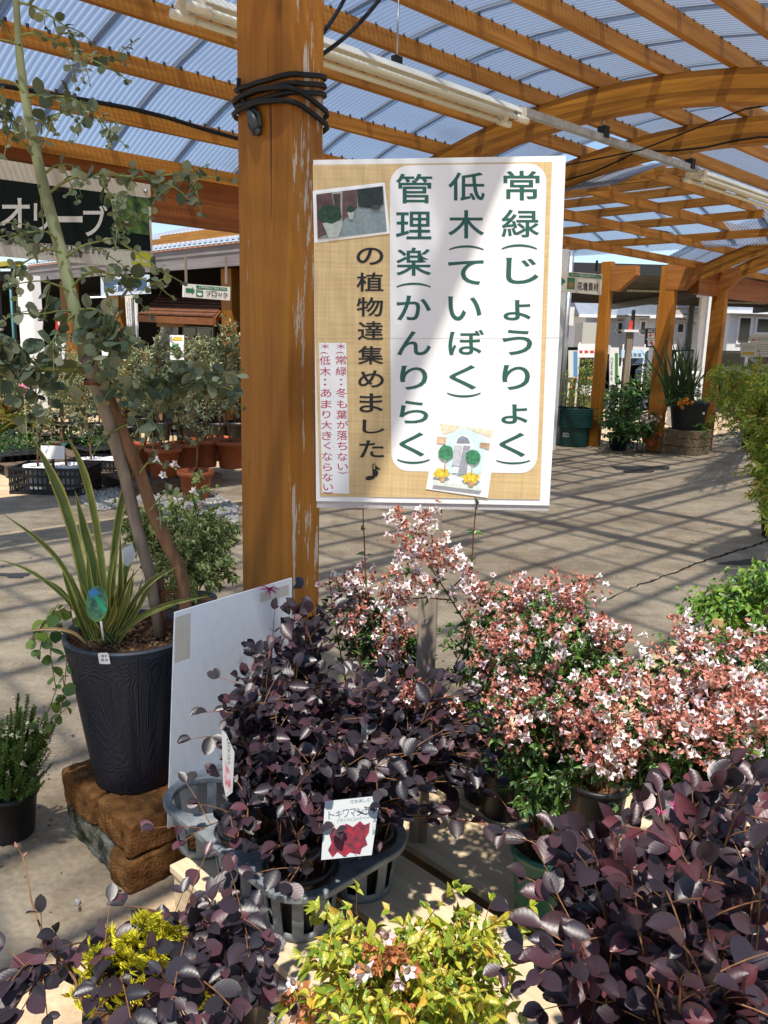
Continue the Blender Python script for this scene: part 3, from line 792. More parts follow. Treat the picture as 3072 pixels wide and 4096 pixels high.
# street photograph stuck at upper left
ph = MB().add([PP.at(x, y, o_) for (x, y), o_ in zip(zp([(75, 240), (500, 190), (530, 492), (85, 548)]), (.004, .0055, .0055, .004))], [(0, 1, 2, 3)]).build('photo_print', mt_white, t)
def pic(name, quads, parent, base):
    for i, (nm, col, pts) in enumerate(quads):
        MB().flat(PP, zp(pts), base + 0.0004 * i).build(nm, M(nm + '_ink', col, 0.5, noise=0.45 if any(w in nm for w in ('shrub', 'tree', 'ball', 'brick', 'flower')) else 0.18, nscale=130 if 'brick' not in nm else 40), parent)
blob = lambda cx, cy, rx, ry, n=18, w=0.07: [(cx + rx * (1 + w * sin(5 * a + cx)) * cos(a), cy + ry * (1 + w * sin(6 * a)) * sin(a)) for a in [2 * pi * k / n for k in range(n)]]
pic('p', [('pavement_print', (0.20, 0.25, 0.27), [(96, 262), (490, 212), (512, 480), (105, 528)]),
          ('brick_wall_print', (0.10, 0.055, 0.058), [(96, 262), (335, 232), (338, 340), (250, 420), (150, 500), (104, 522)]),
          ('doorway_print', (0.30, 0.28, 0.25), [(185, 250), (250, 243), (250, 420), (222, 440)]),
          ('door_print', (0.05, 0.035, 0.035), [(192, 262), (238, 256), (238, 400), (222, 430)]),
          ('trees_print', (0.02, 0.03, 0.03), [(335, 232), (487, 213), (492, 320), (430, 345), (345, 335)]),
          ('planter_print', (0.36, 0.40, 0.38), [(132, 432), (250, 415), (250, 450), (228, 512), (170, 518)]),
          ('shrub_print', (0.02, 0.05, 0.03), blob(175, 378, 72, 55)),
          ('small_planter_print', (0.36, 0.40, 0.38), [(278, 368), (320, 362), (314, 408), (292, 410)]),
          ('small_shrub_print', (0.02, 0.05, 0.03), blob(297, 348, 24, 20)),
          ('parked_car_print', (0.05, 0.06, 0.07), blob(447, 338, 28, 15)),
          ], ph, 0.0062)
# illustration of a front door with two clipped trees
il = MB().add([PP.at(x, y, o_) for (x, y), o_ in zip(zp([(815, 1595), (1162, 1640), (1108, 2052), (742, 2000)]), (.005, .005, .005, .005))], [(0, 1, 2, 3)]).build('door_illustration', mt_white, t)
pic('i', [('wall_print', (0.70, 0.60, 0.45), [(825, 1612), (1140, 1655), (1130, 1700), (980, 1640), (840, 1680)]),
          ('pale_blue_print', (0.55, 0.75, 0.74), [(862, 1690), (960, 1630), (1105, 1700), (1068, 1900), (1010, 1940), (865, 1900)]),
          ('brick_pier_print', (0.55, 0.38, 0.25), [(808, 1690), (862, 1695), (858, 1735), (805, 1730)]),
          ('brick_pier_print', (0.55, 0.38, 0.25), [(1062, 1725), (1120, 1730), (1115, 1765), (1058, 1755)]),
          ('arch_print', (0.72, 0.76, 0.78), [(905, 1745), (918, 1700), (955, 1680), (1000, 1690), (1022, 1730), (1000, 1910), (900, 1905)]),
          ('fanlight_print', (0.22, 0.25, 0.30), [(922, 1730), (932, 1700), (958, 1686), (990, 1698), (1005, 1732)]),
          ('door_leaf_print', (0.30, 0.32, 0.36), [(965, 1742), (1005, 1745), (982, 1915), (930, 1910)]),
          ('door_glass_print', (0.45, 0.47, 0.52), [(910, 1742), (958, 1742), (940, 1865), (896, 1860)]),
          ('clipped_ball_print', (0.05, 0.22, 0.11), blob(860, 1785, 44, 44, 26, .05)),
          ('clipped_ball_print', (0.05, 0.22, 0.11), blob(1020, 1812, 44, 44, 26, .05)),
          ('step_print', (0.60, 0.66, 0.62), [(790, 1945), (1075, 1985), (1060, 2010), (780, 1975)]),
          ('yellow_flowers_print', (0.72, 0.52, 0.06), blob(835, 1908, 46, 30, 22, .18)),
          ('yellow_flowers_print', (0.72, 0.52, 0.06), blob(1008, 1935, 50, 32, 22, .18)),
          ('flowerpot_print', (0.55, 0.36, 0.16), [(818, 1925), (858, 1928), (850, 1958), (828, 1956)]),
          ('flowerpot_print', (0.55, 0.36, 0.16), [(985, 1955), (1030, 1958), (1018, 1988), (996, 1986)]),
          ('trunk_print', (0.45, 0.36, 0.26), [(852, 1828), (860, 1828), (858, 1890), (850, 1890)]),
          ('trunk_print', (0.45, 0.36, 0.26), [(1012, 1855), (1020, 1855), (1014, 1915), (1006, 1915)]),
          ], il, 0.0056)
mt_stake = wood('grey_stake', (0.13, 0.10, 0.075), (0.36, 0.30, 0.24), 0.85, axis=2)
sb = PP.at(1716, 2900, -0.022); stp = PP.at(1738, 1900, -0.022)
sb[2] = 0.14
mb = MB(); ax = np.array([cos(PHI), sin(PHI), 0]); mb.bar(np.array([stp[0] - .006, stp[1], 0.14]), np.array([stp[0], stp[1], stp[2] + 0.4]), 0.050, 0.030, pn * -1)
mb.build('stake', mt_stake, t, bevel=0.002)
mb = MB(); sc_ = PP.at(1722, 2072, 0.0); mb.tube([sc_ - PP.n * 0.008, sc_ + PP.n * 0.002], 0.006, 12); mb.build('screw', mt_steel, t)

# ------------------------------------------------------------------ pallets
mt_pallet = wood('pale_new_board', (0.46, 0.35, 0.22), (0.70, 0.58, 0.41), 0.75, axis=1, scale=0.8)
def pallet(p0, p1, q0, q1, z, label, nb=2, mat=None, h=0.125, group='wooden pallets', wide=None):
    mat = mat or mt_pallet
    t = thing('wooden_pallet', label, 'pallet', W((p0 + p1) / 2, (q0 + q1) / 2, z - h), group)
    bw = (p1 - p0 - 0.022 * (nb - 1)) / nb
    for i in range(nb):
        p = p0 + bw / 2 + i * (bw + 0.022)
        MB().box(W(p, (q0 + q1) / 2 + random.uniform(-.006, .006), z - 0.011), bw, q1 - q0, 0.022, (PV, QV, ZV)).build('deck_board', mat, t, bevel=0.003)
    for k in range(3):
        q = q0 + 0.06 + (q1 - q0 - 0.12) * k / 2
        MB().box(W((p0 + p1) / 2, q, z - 0.023 - (h - 0.03) / 2), p1 - p0 - 0.01, 0.09, h - 0.03, (PV, QV, ZV)).build('bearer', mat, t)
    return t
pallet(0.93, 1.41, 0.30, 1.71, 0.15, 'pale wooden pallet in full sun under the grey carrier tray', 2)
pallet(1.455, 2.5, -0.10, 1.66, 0.15, 'pale wooden pallet under the pink flowering shrubs', 4)

# ------------------------------------------------------------------ bricks under the planter
def rough_block(p0, p1, q0, q1, z0, z1, mat, name, label, seed, amp=0.008, group=None, cat='stone block'):
    me = bpy.data.meshes.new(name); bm = bmesh.new()
    bmesh.ops.create_cube(bm, size=1)
    bmesh.ops.subdivide_edges(bm, edges=bm.edges[:], cuts=19, use_grid_fill=True)
    r = np.random.default_rng(seed)
    off = r.uniform(-50, 50, 3)
    from mathutils import noise
    for v in bm.verts:
        c = np.array(v.co) * 2
        e = 26.0                                     # soften the arrises
        s = (abs(c[0]) ** e + abs(c[1]) ** e + abs(c[2]) ** e) ** (1 / e)
        c = c / s
        w = W((p0 + p1) / 2 + c[0] * (p1 - p0) / 2, (q0 + q1) / 2 + c[1] * (q1 - q0) / 2, (z0 + z1) / 2 + c[2] * (z1 - z0) / 2)
        nv = Vector(w + off)
        d = noise.fractal(nv * 9, 1.0, 2.0, 4) * amp + noise.fractal(nv * 45, 1.0, 2.0, 3) * amp * 0.5 - max(0, noise.noise(nv * 38) - .25) * amp * 2.0
        nrm = PV * c[0] ** 7 + QV * c[1] ** 7 + ZV * c[2] ** 7; nrm /= np.linalg.norm(nrm) + 1e-6
        v.co = Vector(w + nrm * d)
    bm.to_mesh(me); bm.free(); me.materials.append(mat)
    me.polygons.foreach_set('use_smooth', [True] * len(me.polygons)); me.update()
    o = bpy.data.objects.new(name, me); COL.objects.link(o)
    tag(o, label, cat, group); return solo(o)
mt_brick = M('rusty_lava_brick', (0.30, 0.135, 0.045), 0.95, 0.08, nscale=22, c2=(0.10, 0.042, 0.016), bump=1.0, bscale=130)
mt_brickmoss = M('mossy_grey_brick', (0.36, 0.33, 0.26), 0.95, 0.08, nscale=17, c2=(0.035, 0.038, 0.016), bump=1.0, bscale=120)
rough_block(0.89, 1.30, 2.075, 2.28, 0.098, 0.196, mt_brick, 'stone_block', 'rusty brown block, upper layer left, under the ribbed dark planter', 1, group='rough blocks under the dark planter')
rough_block(0.90, 1.31, 1.865, 2.062, 0.096, 0.193, mt_brick, 'stone_block', 'rusty brown block, upper layer nearest the grey tray, under the dark planter', 2, group='rough blocks under the dark planter')
rough_block(0.89, 1.30, 1.96, 2.26, 0.0, 0.096, mt_brickmoss, 'stone_block', 'mossy grey block at the bottom of the stack under the dark planter', 3, group='rough blocks under the dark planter')
rough_block(0.88, 1.31, 1.85, 1.952, 0.0, 0.094, mt_brick, 'stone_block', 'brown block at the bottom front corner of the stack under the dark planter', 4, group='rough blocks under the dark planter')

# ------------------------------------------------------------------ the dark planter with wood-grain relief
def grain_plastic():
    m, t, b, o = nt('wood_grain_resin')
    b.inputs['Base Color'].default_value = (0.008, 0.012, 0.024, 1); b.inputs['Roughness'].default_value = 0.5; b.inputs['Specular IOR Level'].default_value = 0.4
    uv = N(t, 'ShaderNodeUVMap')
    mp = N(t, 'ShaderNodeMapping'); mp.inputs['Scale'].default_value = (8, 1.5, 1); t.links.new(uv.outputs[0], mp.inputs[0])
    ns = N(t, 'ShaderNodeTexNoise'); ns.inputs['Scale'].default_value = 1.6; ns.inputs['Detail'].default_value = 0.8; t.links.new(mp.outputs[0], ns.inputs[0])
    ml = N(t, 'ShaderNodeMath', operation='MULTIPLY'); ml.inputs[1].default_value = 30; t.links.new(ns.outputs[0], ml.inputs[0])
    pg = N(t, 'ShaderNodeMath', operation='PINGPONG'); pg.inputs[1].default_value = 0.5; t.links.new(ml.outputs[0], pg.inputs[0])
    # stave joints
    sp = N(t, 'ShaderNodeSeparateXYZ'); t.links.new(uv.outputs[0], sp.inputs[0])
    sj = N(t, 'ShaderNodeMath', operation='MULTIPLY'); sj.inputs[1].default_value = 11; t.links.new(sp.outputs[0], sj.inputs[0])
    pj = N(t, 'ShaderNodeMath', operation='PINGPONG'); pj.inputs[1].default_value = 0.5; t.links.new(sj.outputs[0], pj.inputs[0])
    rj = ramp(t, [(0.0, (0, 0, 0)), (0.035, (1, 1, 1))], pj.outputs[0])
    mi = N(t, 'ShaderNodeMath', operation='MULTIPLY'); t.links.new(pg.outputs[0], mi.inputs[0]); t.links.new(rj.outputs[0], mi.inputs[1])
    bp = N(t, 'ShaderNodeBump'); bp.inputs['Strength'].default_value = 0.6; bp.inputs['Distance'].default_value = 0.005
    t.links.new(mi.outputs[0], bp.inputs['Height']); t.links.new(bp.outputs[0], b.inputs['Normal'])
    return m
mt_grain = grain_plastic()
def lathe_uv(mb_prof, c, n=56):
    pass
def tub(t, c, prof, n=64, mat=None, name='tub', inner=None):
    """round tub wall with UVs so the relief runs up the staves"""
    k = len(prof); vs = []; uv = []
    for i, (r, z) in enumerate(prof):
        for j in range(n + 1):
            a = 2 * pi * j / n
            vs.append(np.array(c) + np.array([r * cos(a), r * sin(a), z])); uv.append((j / n, i / (k - 1)))
    fs = [(i * (n + 1) + j, i * (n + 1) + j + 1, (i + 1) * (n + 1) + j + 1, (i + 1) * (n + 1) + j) for i in range(k - 1) for j in range(n)]
    mb = MB(); mb.add(vs, fs, True)
    o = mb.build(name, mat, t)
    l = o.data.uv_layers.new(name='UVMap'); vi = np.empty(len(o.data.loops), int); o.data.loops.foreach_get('vertex_index', vi)
    l.data.foreach_set('uv', np.array(uv)[vi].ravel())
    return o
PLC = W(1.045, 2.105, 0.195)
planter = thing('planter', 'tall round dark blue-black planter with wood grain relief standing on blocks', 'planter', PLC)
HP = 0.455
tub(planter, PLC, [(0.112, 0.0), (0.118, 0.012), (0.132, 0.10), (0.163, 0.32), (0.183, HP - 0.02), (0.187, HP)], mat=mt_grain)
MB().lathe([(0.187, HP), (0.184, HP + 0.006), (0.174, HP + 0.005), (0.170, HP - 0.05), (0.169, HP - 0.06)], PLC, 64, cap=False).build('rim', M('grey_resin_rim', (0.05, 0.055, 0.065), 0.5, 0.4, noise=0.3, nscale=30), planter)
def soil_disc(c, r, n, mat, parent, amp=0.008, name='soil'):
    vs = [np.array(c)]; fs = []
    rings = 7
    for i in range(1, rings + 1):
        for j in range(n):
            a = 2 * pi * j / n
            vs.append(np.array(c) + np.array([r * i / rings * cos(a), r * i / rings * sin(a), random.uniform(-amp, amp)]))
    for j in range(n): fs.append((0, 1 + j, 1 + (j + 1) % n))
    for i in range(rings - 1):
        for j in range(n): fs.append((1 + i * n + j, 1 + (i + 1) * n + j, 1 + (i + 1) * n + (j + 1) % n, 1 + i * n + (j + 1) % n))
    return MB().add(vs, fs, True).build(name, mat, parent)
soil_disc(PLC + ZV * (HP - 0.012), 0.171, 36, mt_soil, planter)
# bark crumbs
mb = MB()
for k in range(160):
    a = random.uniform(0, 2 * pi); r = 0.15 * sqrt(random.random()); s = random.uniform(0.003, 0.008)
    mb.box(PLC + np.array([r * cos(a), r * sin(a), HP - 0.006]), s * random.uniform(.7, 1.6), s, s * 0.7, (np.array([cos(k), sin(k), .2]), np.array([-sin(k), cos(k), .1]), ZV))
mb.build('bark_crumbs', M('bark_crumb', (0.30, 0.17, 0.085), 0.9, 0.1, noise=0.5, nscale=60), planter)['kind'] = 'stuff'
_dc = (CC - PLC) * np.array([1, 1, 0]); _dc /= np.linalg.norm(_dc); _a = radians(-21); _dc = np.array([_dc[0] * cos(_a) - _dc[1] * sin(_a), _dc[0] * sin(_a) + _dc[1] * cos(_a), 0])
spl = Plane(PLC + _dc * 0.1845 + ZV * (HP - 0.05), _dc - ZV * 0.14)
st = MB(); st.prism([spl.at(x, y, 0.0) for x, y in rounded([(391, 2612), (433, 2611), (443, 2656), (398, 2655)], 6, 3)], spl.n * 0.001)
sto = st.build('price_sticker', mt_white, planter)
mb = MB(); mb.line(spl, '展示', 404, 2625, 430, 2624, 10, 0.0016); mb.line(spl, '見本品' if False else '見本', 402, 2641, 434, 2640, 10, 0.0016); mb.build('sticker_lettering', mt_black, sto)

# ------------------------------------------------------------------ leaning corrugated plastic board
bt = thing('plastic_board', 'pale grey-white corrugated plastic board leaning upright between the planter and the purple shrub', 'board', W(1.2, 1.83, 0.15))
bpl = Plane(W(1.2, 1.842, 0.5), QV + ZV * 0.02)
c4 = [bpl.at(700, 2450), bpl.at(1168, 2312), bpl.at(1168, 2312) + np.array([0, 0, -.6]), bpl.at(664, 3085)]
zb = 0.153
c4[2] = bpl.at(1120, 2900); 
mtb = nt('twinwall_plastic'); m_, t_, b_, o_ = mtb
b_.inputs['Base Color'].default_value = (0.66, 0.68, 0.72, 1); b_.inputs['Roughness'].default_value = 0.28; b_.inputs['Specular IOR Level'].default_value = 0.5
tcn = N(t_, 'ShaderNodeNewGeometry'); dp = N(t_, 'ShaderNodeVectorMath', operation='DOT_PRODUCT'); dp.inputs[1].default_value = tuple(PV); t_.links.new(tcn.outputs['Position'], dp.inputs[0])
sn = N(t_, 'ShaderNodeMath', operation='MULTIPLY'); sn.inputs[1].default_value = 230; t_.links.new(dp.outputs['Value'], sn.inputs[0])
pgn = N(t_, 'ShaderNodeMath', operation='PINGPONG'); pgn.inputs[1].default_value = 0.5; t_.links.new(sn.outputs[0], pgn.inputs[0])
rr = ramp(t_, [(0.1, (0.62, 0.65, 0.70)), (0.35, (0.74, 0.765, 0.80))], pgn.outputs[0]); 
nst = N(t_, 'ShaderNodeTexNoise'); nst.inputs['Scale'].default_value = 14; nst.inputs['Detail'].default_value = 6; t_.links.new(tcn.outputs['Position'], nst.inputs[0])
rst = ramp(t_, [(0.26, (0.72, 0.70, 0.66)), (0.36, (1, 1, 1))], nst.outputs[0])
mst = N(t_, 'ShaderNodeMix', data_type='RGBA', blend_type='MULTIPLY'); mst.inputs[0].default_value = 0.7; t_.links.new(rr.outputs[0], mst.inputs[6]); t_.links.new(rst.outputs[0], mst.inputs[7])
t_.links.new(mst.outputs[2], b_.inputs['Base Color'])
bpn = N(t_, 'ShaderNodeBump'); bpn.inputs['Strength'].default_value = 0.2; bpn.inputs['Distance'].default_value = 0.002; t_.links.new(pgn.outputs[0], bpn.inputs['Height']); t_.links.new(bpn.outputs[0], b_.inputs['Normal'])
# keep the board's foot on the pallet
c4[2][2] = 0.2; c4[3][2] = max(c4[3][2], 0.155)
c4[2] = c4[1] * np.array([1, 1, 0]) + ZV * 0.155; c4[3] = c4[3] * np.array([1, 1, 0]) + ZV * 0.155
MB().prism(c4, bpl.n * -0.005).build('board', m_, bt)
# old tape marks
mb = MB(); mb.flat(bpl, [(702, 2470), (762, 2452), (760, 2640), (698, 2665)], 0.0008); m_tape = None
mb2 = MB(); mb2.flat(bpl, [(1040, 2372), (1155, 2338), (1155, 2380), (1040, 2410)], 0.0008)
mb2.build('tape_mark', M('older_tape', (0.52, 0.49, 0.43), 0.35, 0.4, noise=0.15), bt)
mb.build('tape_mark', M('old_tape', (0.50, 0.47, 0.41), 0.35, 0.4, noise=0.15), bt)

# ------------------------------------------------------------------ grey carrier tray
mt_tray = M('grey_carrier_plastic', (0.20, 0.225, 0.245), 0.5, 0.4, nscale=28, c2=(0.10, 0.115, 0.13), bump=0.15, bscale=80)
TZ = 0.295; TB = 0.153
tp0, tp1, tq0, tq1 = 0.955, 1.345, 1.215, 1.825
tray = thing('carrier_tray', 'grey plastic six-hole carrier tray on the pallet holding purple-leaved shrubs', 'plant tray', W((tp0 + tp1) / 2, (tq0 + tq1) / 2, TB))
cr = (tp1 - tp0) / 4; cells = [(tp0 + cr * (1 + 2 * i), tq0 + (tq1 - tq0) / 6 * (1 + 2 * j)) for i in range(2) for j in range(3)]
rx_ = cr * 0.90
# top plate: outline with scalloped sides, holes cut out
bm = bmesh.new()
outline = []
m_ = 0.012
def corner(cp, cq, a0, a1, r):
    return [(cp + r * cos(a0 + (a1 - a0) * k / 8), cq + r * sin(a0 + (a1 - a0) * k / 8)) for k in range(9)]
ro = cr + m_
outl = corner(tp1 - cr, tq1 - cr, 0, pi / 2, ro) + corner(tp0 + cr, tq1 - cr, pi / 2, pi, ro) + corner(tp0 + cr, tq0 + cr, pi, 1.5 * pi, ro) + corner(tp1 - cr, tq0 + cr, 1.5 * pi, 2 * pi, ro)
def ringpts(cp, cq, r, n=32): return [(cp + r * cos(2 * pi * k / n), cq + r * sin(2 * pi * k / n)) for k in range(n)]
edges = []
def loop(pts):
    vs = [bm.verts.new(W(p, q, TZ)) for p, q in pts]
    return [bm.edges.new((vs[i], vs[(i + 1) % len(vs)])) for i in range(len(vs))]
edges += loop(outl)
for cp, cq in cells: edges += loop(ringpts(cp, cq, rx_))
mid = [((cells[0][0] + cells[3][0]) / 2, (cells[0][1] + cells[1][1]) / 2), ((cells[0][0] + cells[3][0]) / 2, (cells[1][1] + cells[2][1]) / 2)]
for cp, cq in mid: edges += loop(ringpts(cp, cq, 0.024, 16))
bmesh.ops.triangle_fill(bm, edges=edges, use_beauty=True)
for f in list(bm.faces):
    cx = np.array(f.calc_center_median()); p_, q_ = cx @ PV, cx @ QV
    if any((p_ - a) ** 2 + (q_ - b) ** 2 < (rx_ * 0.97) ** 2 for a, b in cells) or any((p_ - a) ** 2 + (q_ - b) ** 2 < 0.022 ** 2 for a, b in mid): bm.faces.remove(f)
bm.normal_update()
for f in bm.faces:
    if f.normal.z < 0: f.normal_flip()
ret = bmesh.ops.extrude_face_region(bm, geom=bm.faces[:])
for v in [g for g in ret['geom'] if isinstance(g, bmesh.types.BMVert)]: v.co.z -= 0.018
bmesh.ops.recalc_face_normals(bm, faces=bm.faces[:])
for v in bm.verts: v.co -= Vector(wloc(tray))
me = bpy.data.meshes.new('rim_plate'); bm.to_mesh(me); bm.free(); me.materials.append(mt_tray)
o = bpy.data.objects.new('rim_plate', me); COL.objects.link(o); o.parent = tray
bv = o.modifiers.new('b', 'BEVEL'); bv.width = 0.004; bv.segments = 2; bv.limit_method = 'ANGLE'
for cp, cq in cells:
    mb = MB(); c = W(cp, cq, 0)
    for k in range(10):
        a = 2 * pi * k / 10 + 0.2
        d0 = PV * cos(a) + QV * sin(a); sd = -PV * sin(a) + QV * cos(a)
        A = c + d0 * (rx_ + 0.003) + ZV * (TZ - 0.01); B = c + d0 * (rx_ * 0.86) + ZV * (TB + 0.006)
        mb.bar(A, B, 0.026, 0.0035, d0)
    n = 32
    ring = [(rx_ * 0.88, TB), (rx_ * 0.90, TB + 0.022), (rx_ * 0.87, TB + 0.022), (rx_ * 0.78, TB + 0.006), (rx_ * 0.62, TB + 0.006), (rx_ * 0.62, TB)]
    vs = [c + (PV * cos(2 * pi * j / n) + QV * sin(2 * pi * j / n)) * r + ZV * z for r, z in ring for j in range(n)]
    fs = [(i * n + j, i * n + (j + 1) % n, ((i + 1) % len(ring)) * n + (j + 1) % n, ((i + 1) % len(ring)) * n + j) for i in range(len(ring)) for j in range(n)]
    mb.add(vs, fs, True)
    mb.build('cup', mt_tray, tray)
# ------------------------------------------------------------------ foliage tools
def leaf_tpl(prof, fold=0.2, curl=0.2, wid=0.5, wave=0.0):
    n = len(prof); V = []; UV = []
    for i, w in enumerate(prof):
        t = i / (n - 1)
        for c in (-1, 0, 1):
            V.append((c * w * wid, t, abs(c) * w * fold - curl * t * t + wave * sin(t * 9 + c) * abs(c)))
            UV.append((0.5 + 0.5 * c * w / max(prof), t))
    F = []
    for i in range(n - 1):
        for c in (0, 1):
            a = i * 3 + c
            F.append((a, a + 1, a + 4, a + 3))
    return np.array(V), np.array(F), np.array(UV)
T_LORO = leaf_tpl([0.06, 0.62, 0.92, 1.0, 0.97, 0.76, 0.10], 0.16, 0.10, 0.325, 0.014)
T_ABEL = leaf_tpl([0.03, 0.75, 1.0, 0.78, 0.42, 0.03], 0.22, 0.22, 0.25)
T_ROUND = leaf_tpl([0.06, 0.72, 0.98, 1.0, 0.80, 0.10], 0.06, 0.10, 0.44)
T_LANCE = leaf_tpl([0.05, 0.8, 1.0, 0.7, 0.05], 0.15, 0.12, 0.09)
T_BROAD = leaf_tpl([0.05, 0.85, 1.0, 0.75, 0.35, 0.03], 0.15, 0.3, 0.33)
T_SMALL = leaf_tpl([0.06, 1.0, 0.75, 0.05], 0.15, 0.12, 0.24)
T_NEEDLE = leaf_tpl([0.3, 1.0, 0.1], 0.1, 0.1, 0.09)
def unit(a): return a / (np.linalg.norm(a, axis=-1, keepdims=True) + 1e-9)
def scatter(name, tpl, P, D, Nn, S, mat, parent, rnd=None, width=None, label=None):
    P = np.asarray(P, float); D = unit(np.asarray(D, float)); Nn = np.asarray(Nn, float); S = np.asarray(S, float)
    V, F, UV = tpl
    X = unit(np.cross(D, Nn)); Z = np.cross(X, D)
    k = len(P); nv = len(V)
    w = (np.ones(k) if width is None else np.asarray(width)) * rng.uniform(.82, 1.14, k)
    zf = np.ones(k) if tpl is T_FLOWER else rng.uniform(.1, 2.1, k)
    co = P[:, None] + (X[:, None] * (V[None, :, 0:1] * w[:, None, None]) + D[:, None] * V[None, :, 1:2] + Z[:, None] * V[None, :, 2:3] * zf[:, None, None]) * S[:, None, None]
    co = co.reshape(-1, 3) - wloc(parent)
    fa = (F[None] + (np.arange(k) * nv)[:, None, None]).reshape(-1, F.shape[1])
    me = bpy.data.meshes.new(name)
    me.vertices.add(len(co)); me.vertices.foreach_set('co', co.ravel())
    me.loops.add(fa.size); me.loops.foreach_set('vertex_index', fa.ravel().astype(np.int32))
    me.polygons.add(len(fa)); me.polygons.foreach_set('loop_start', np.arange(0, fa.size, F.shape[1], dtype=np.int32)); me.polygons.foreach_set('loop_total', np.full(len(fa), F.shape[1], np.int32))
    me.update(calc_edges=True)
    l = me.uv_layers.new(name='UVMap'); l.data.foreach_set('uv', np.tile(UV, (k, 1))[fa.ravel()].ravel())
    if rnd is None: rnd = rng.random(k)
    a = me.attributes.new('rnd', 'FLOAT', 'POINT'); a.data.foreach_set('value', np.repeat(rnd, nv).astype(np.float32))
    me.materials.append(mat)
    me.polygons.foreach_set('use_smooth', np.ones(len(fa), bool)); me.validate(); me.update()
    o = bpy.data.objects.new(name, me); COL.objects.link(o); o.parent = parent
    if label: o['label'] = label
    return o
def bez(p0, p1, p2, n=12):
    t = np.linspace(0, 1, n)[:, None]
    return (1 - t) ** 2 * np.array(p0) + 2 * t * (1 - t) * np.array(p1) + t * t * np.array(p2)
def resample(c, sp):
    c = np.asarray(c); d = np.linalg.norm(np.diff(c, axis=0), axis=1); L = np.r_[0, np.cumsum(d)]
    n = max(2, int(L[-1] / sp)); s = np.linspace(0, L[-1], n)
    out = np.stack([np.interp(s, L, c[:, i]) for i in range(3)], -1)
    tg = unit(np.gradient(out, axis=0)) if n > 1 else np.zeros((n, 3))
    return out, tg, s / L[-1]
T_FLOWER = None
class Leaves:
    def __init__(s): s.P = []; s.D = []; s.N = []; s.S = []
    def along(s, curve, sp, size, t0=0.2, pairs=False, ang=0.9, up=0.9, droop=0.1, jit=0.35, taper=0.45, face=None):
        P, T, t = resample(curve, sp)
        ph = random.uniform(0, 6.28)
        for i in range(len(P)):
            if t[i] < t0: continue
            tt = T[i]; a = np.cross(tt, ZV)
            if np.linalg.norm(a) < 0.15: a = np.array([cos(ph), sin(ph), 0])
            a = a / np.linalg.norm(a); b = np.cross(a, tt)
            angs = []
            if pairs:
                th = ph + (i % 2) * pi / 2 + random.gauss(0, .2); angs = [th, th + pi]
            else: angs = [(i % 2) * pi + random.gauss(0, 0.5)]
            for th in angs:
                sd = a * cos(th) + b * sin(th)
                al = ang + random.gauss(0, .2)
                d = tt * cos(al) + sd * sin(al) + np.array([random.gauss(0, jit), random.gauss(0, jit), random.gauss(0, jit) * .6 - droop]) * 0.6
                n = ZV * up + np.array([random.gauss(0, jit), random.gauss(0, jit), random.gauss(0, jit)]) + (face if face is not None else 0)
                s.P.append(P[i]); s.D.append(d); s.N.append(n)
                s.S.append(size * random.choice((random.uniform(0.5, .8), random.uniform(0.8, 1.15), random.uniform(0.8, 1.15))) * (1 - taper * max(0, (t[i] - 0.55) / 0.45)))
        # a terminal leaf
        s.P.append(P[-1]); s.D.append(T[-1]); s.N.append(ZV * up + np.array([random.gauss(0, .3), random.gauss(0, .3), 0]) + (face if face is not None else 0)); s.S.append(size * (1 - taper) * 0.9)
    def make(s, name, tpl, mat, parent, **k):
        return scatter(name, tpl, s.P, s.D, s.N, s.S, mat, parent, **k)
def in_blob(b):
    """a point in an ellipse seen in the photo, spread in depth: (x, y, Y, rx, ry, rY)"""
    x, y, Y, rx, ry, rY = b
    a = random.uniform(0, 2 * pi); r = sqrt(random.random())
    yy = random.uniform(-1, 1)
    return at(x + rx * r * cos(a), y + ry * r * sin(a), Y + rY * yy)
def pick(bl):
    w = [b[3] * b[4] for b in bl]; s = sum(w); u = random.uniform(0, s)
    for b, k in zip(bl, w):
        u -= k
        if u <= 0: return b
    return bl[-1]
TO_CAM = np.array([0.0, -0.75, 0.55])
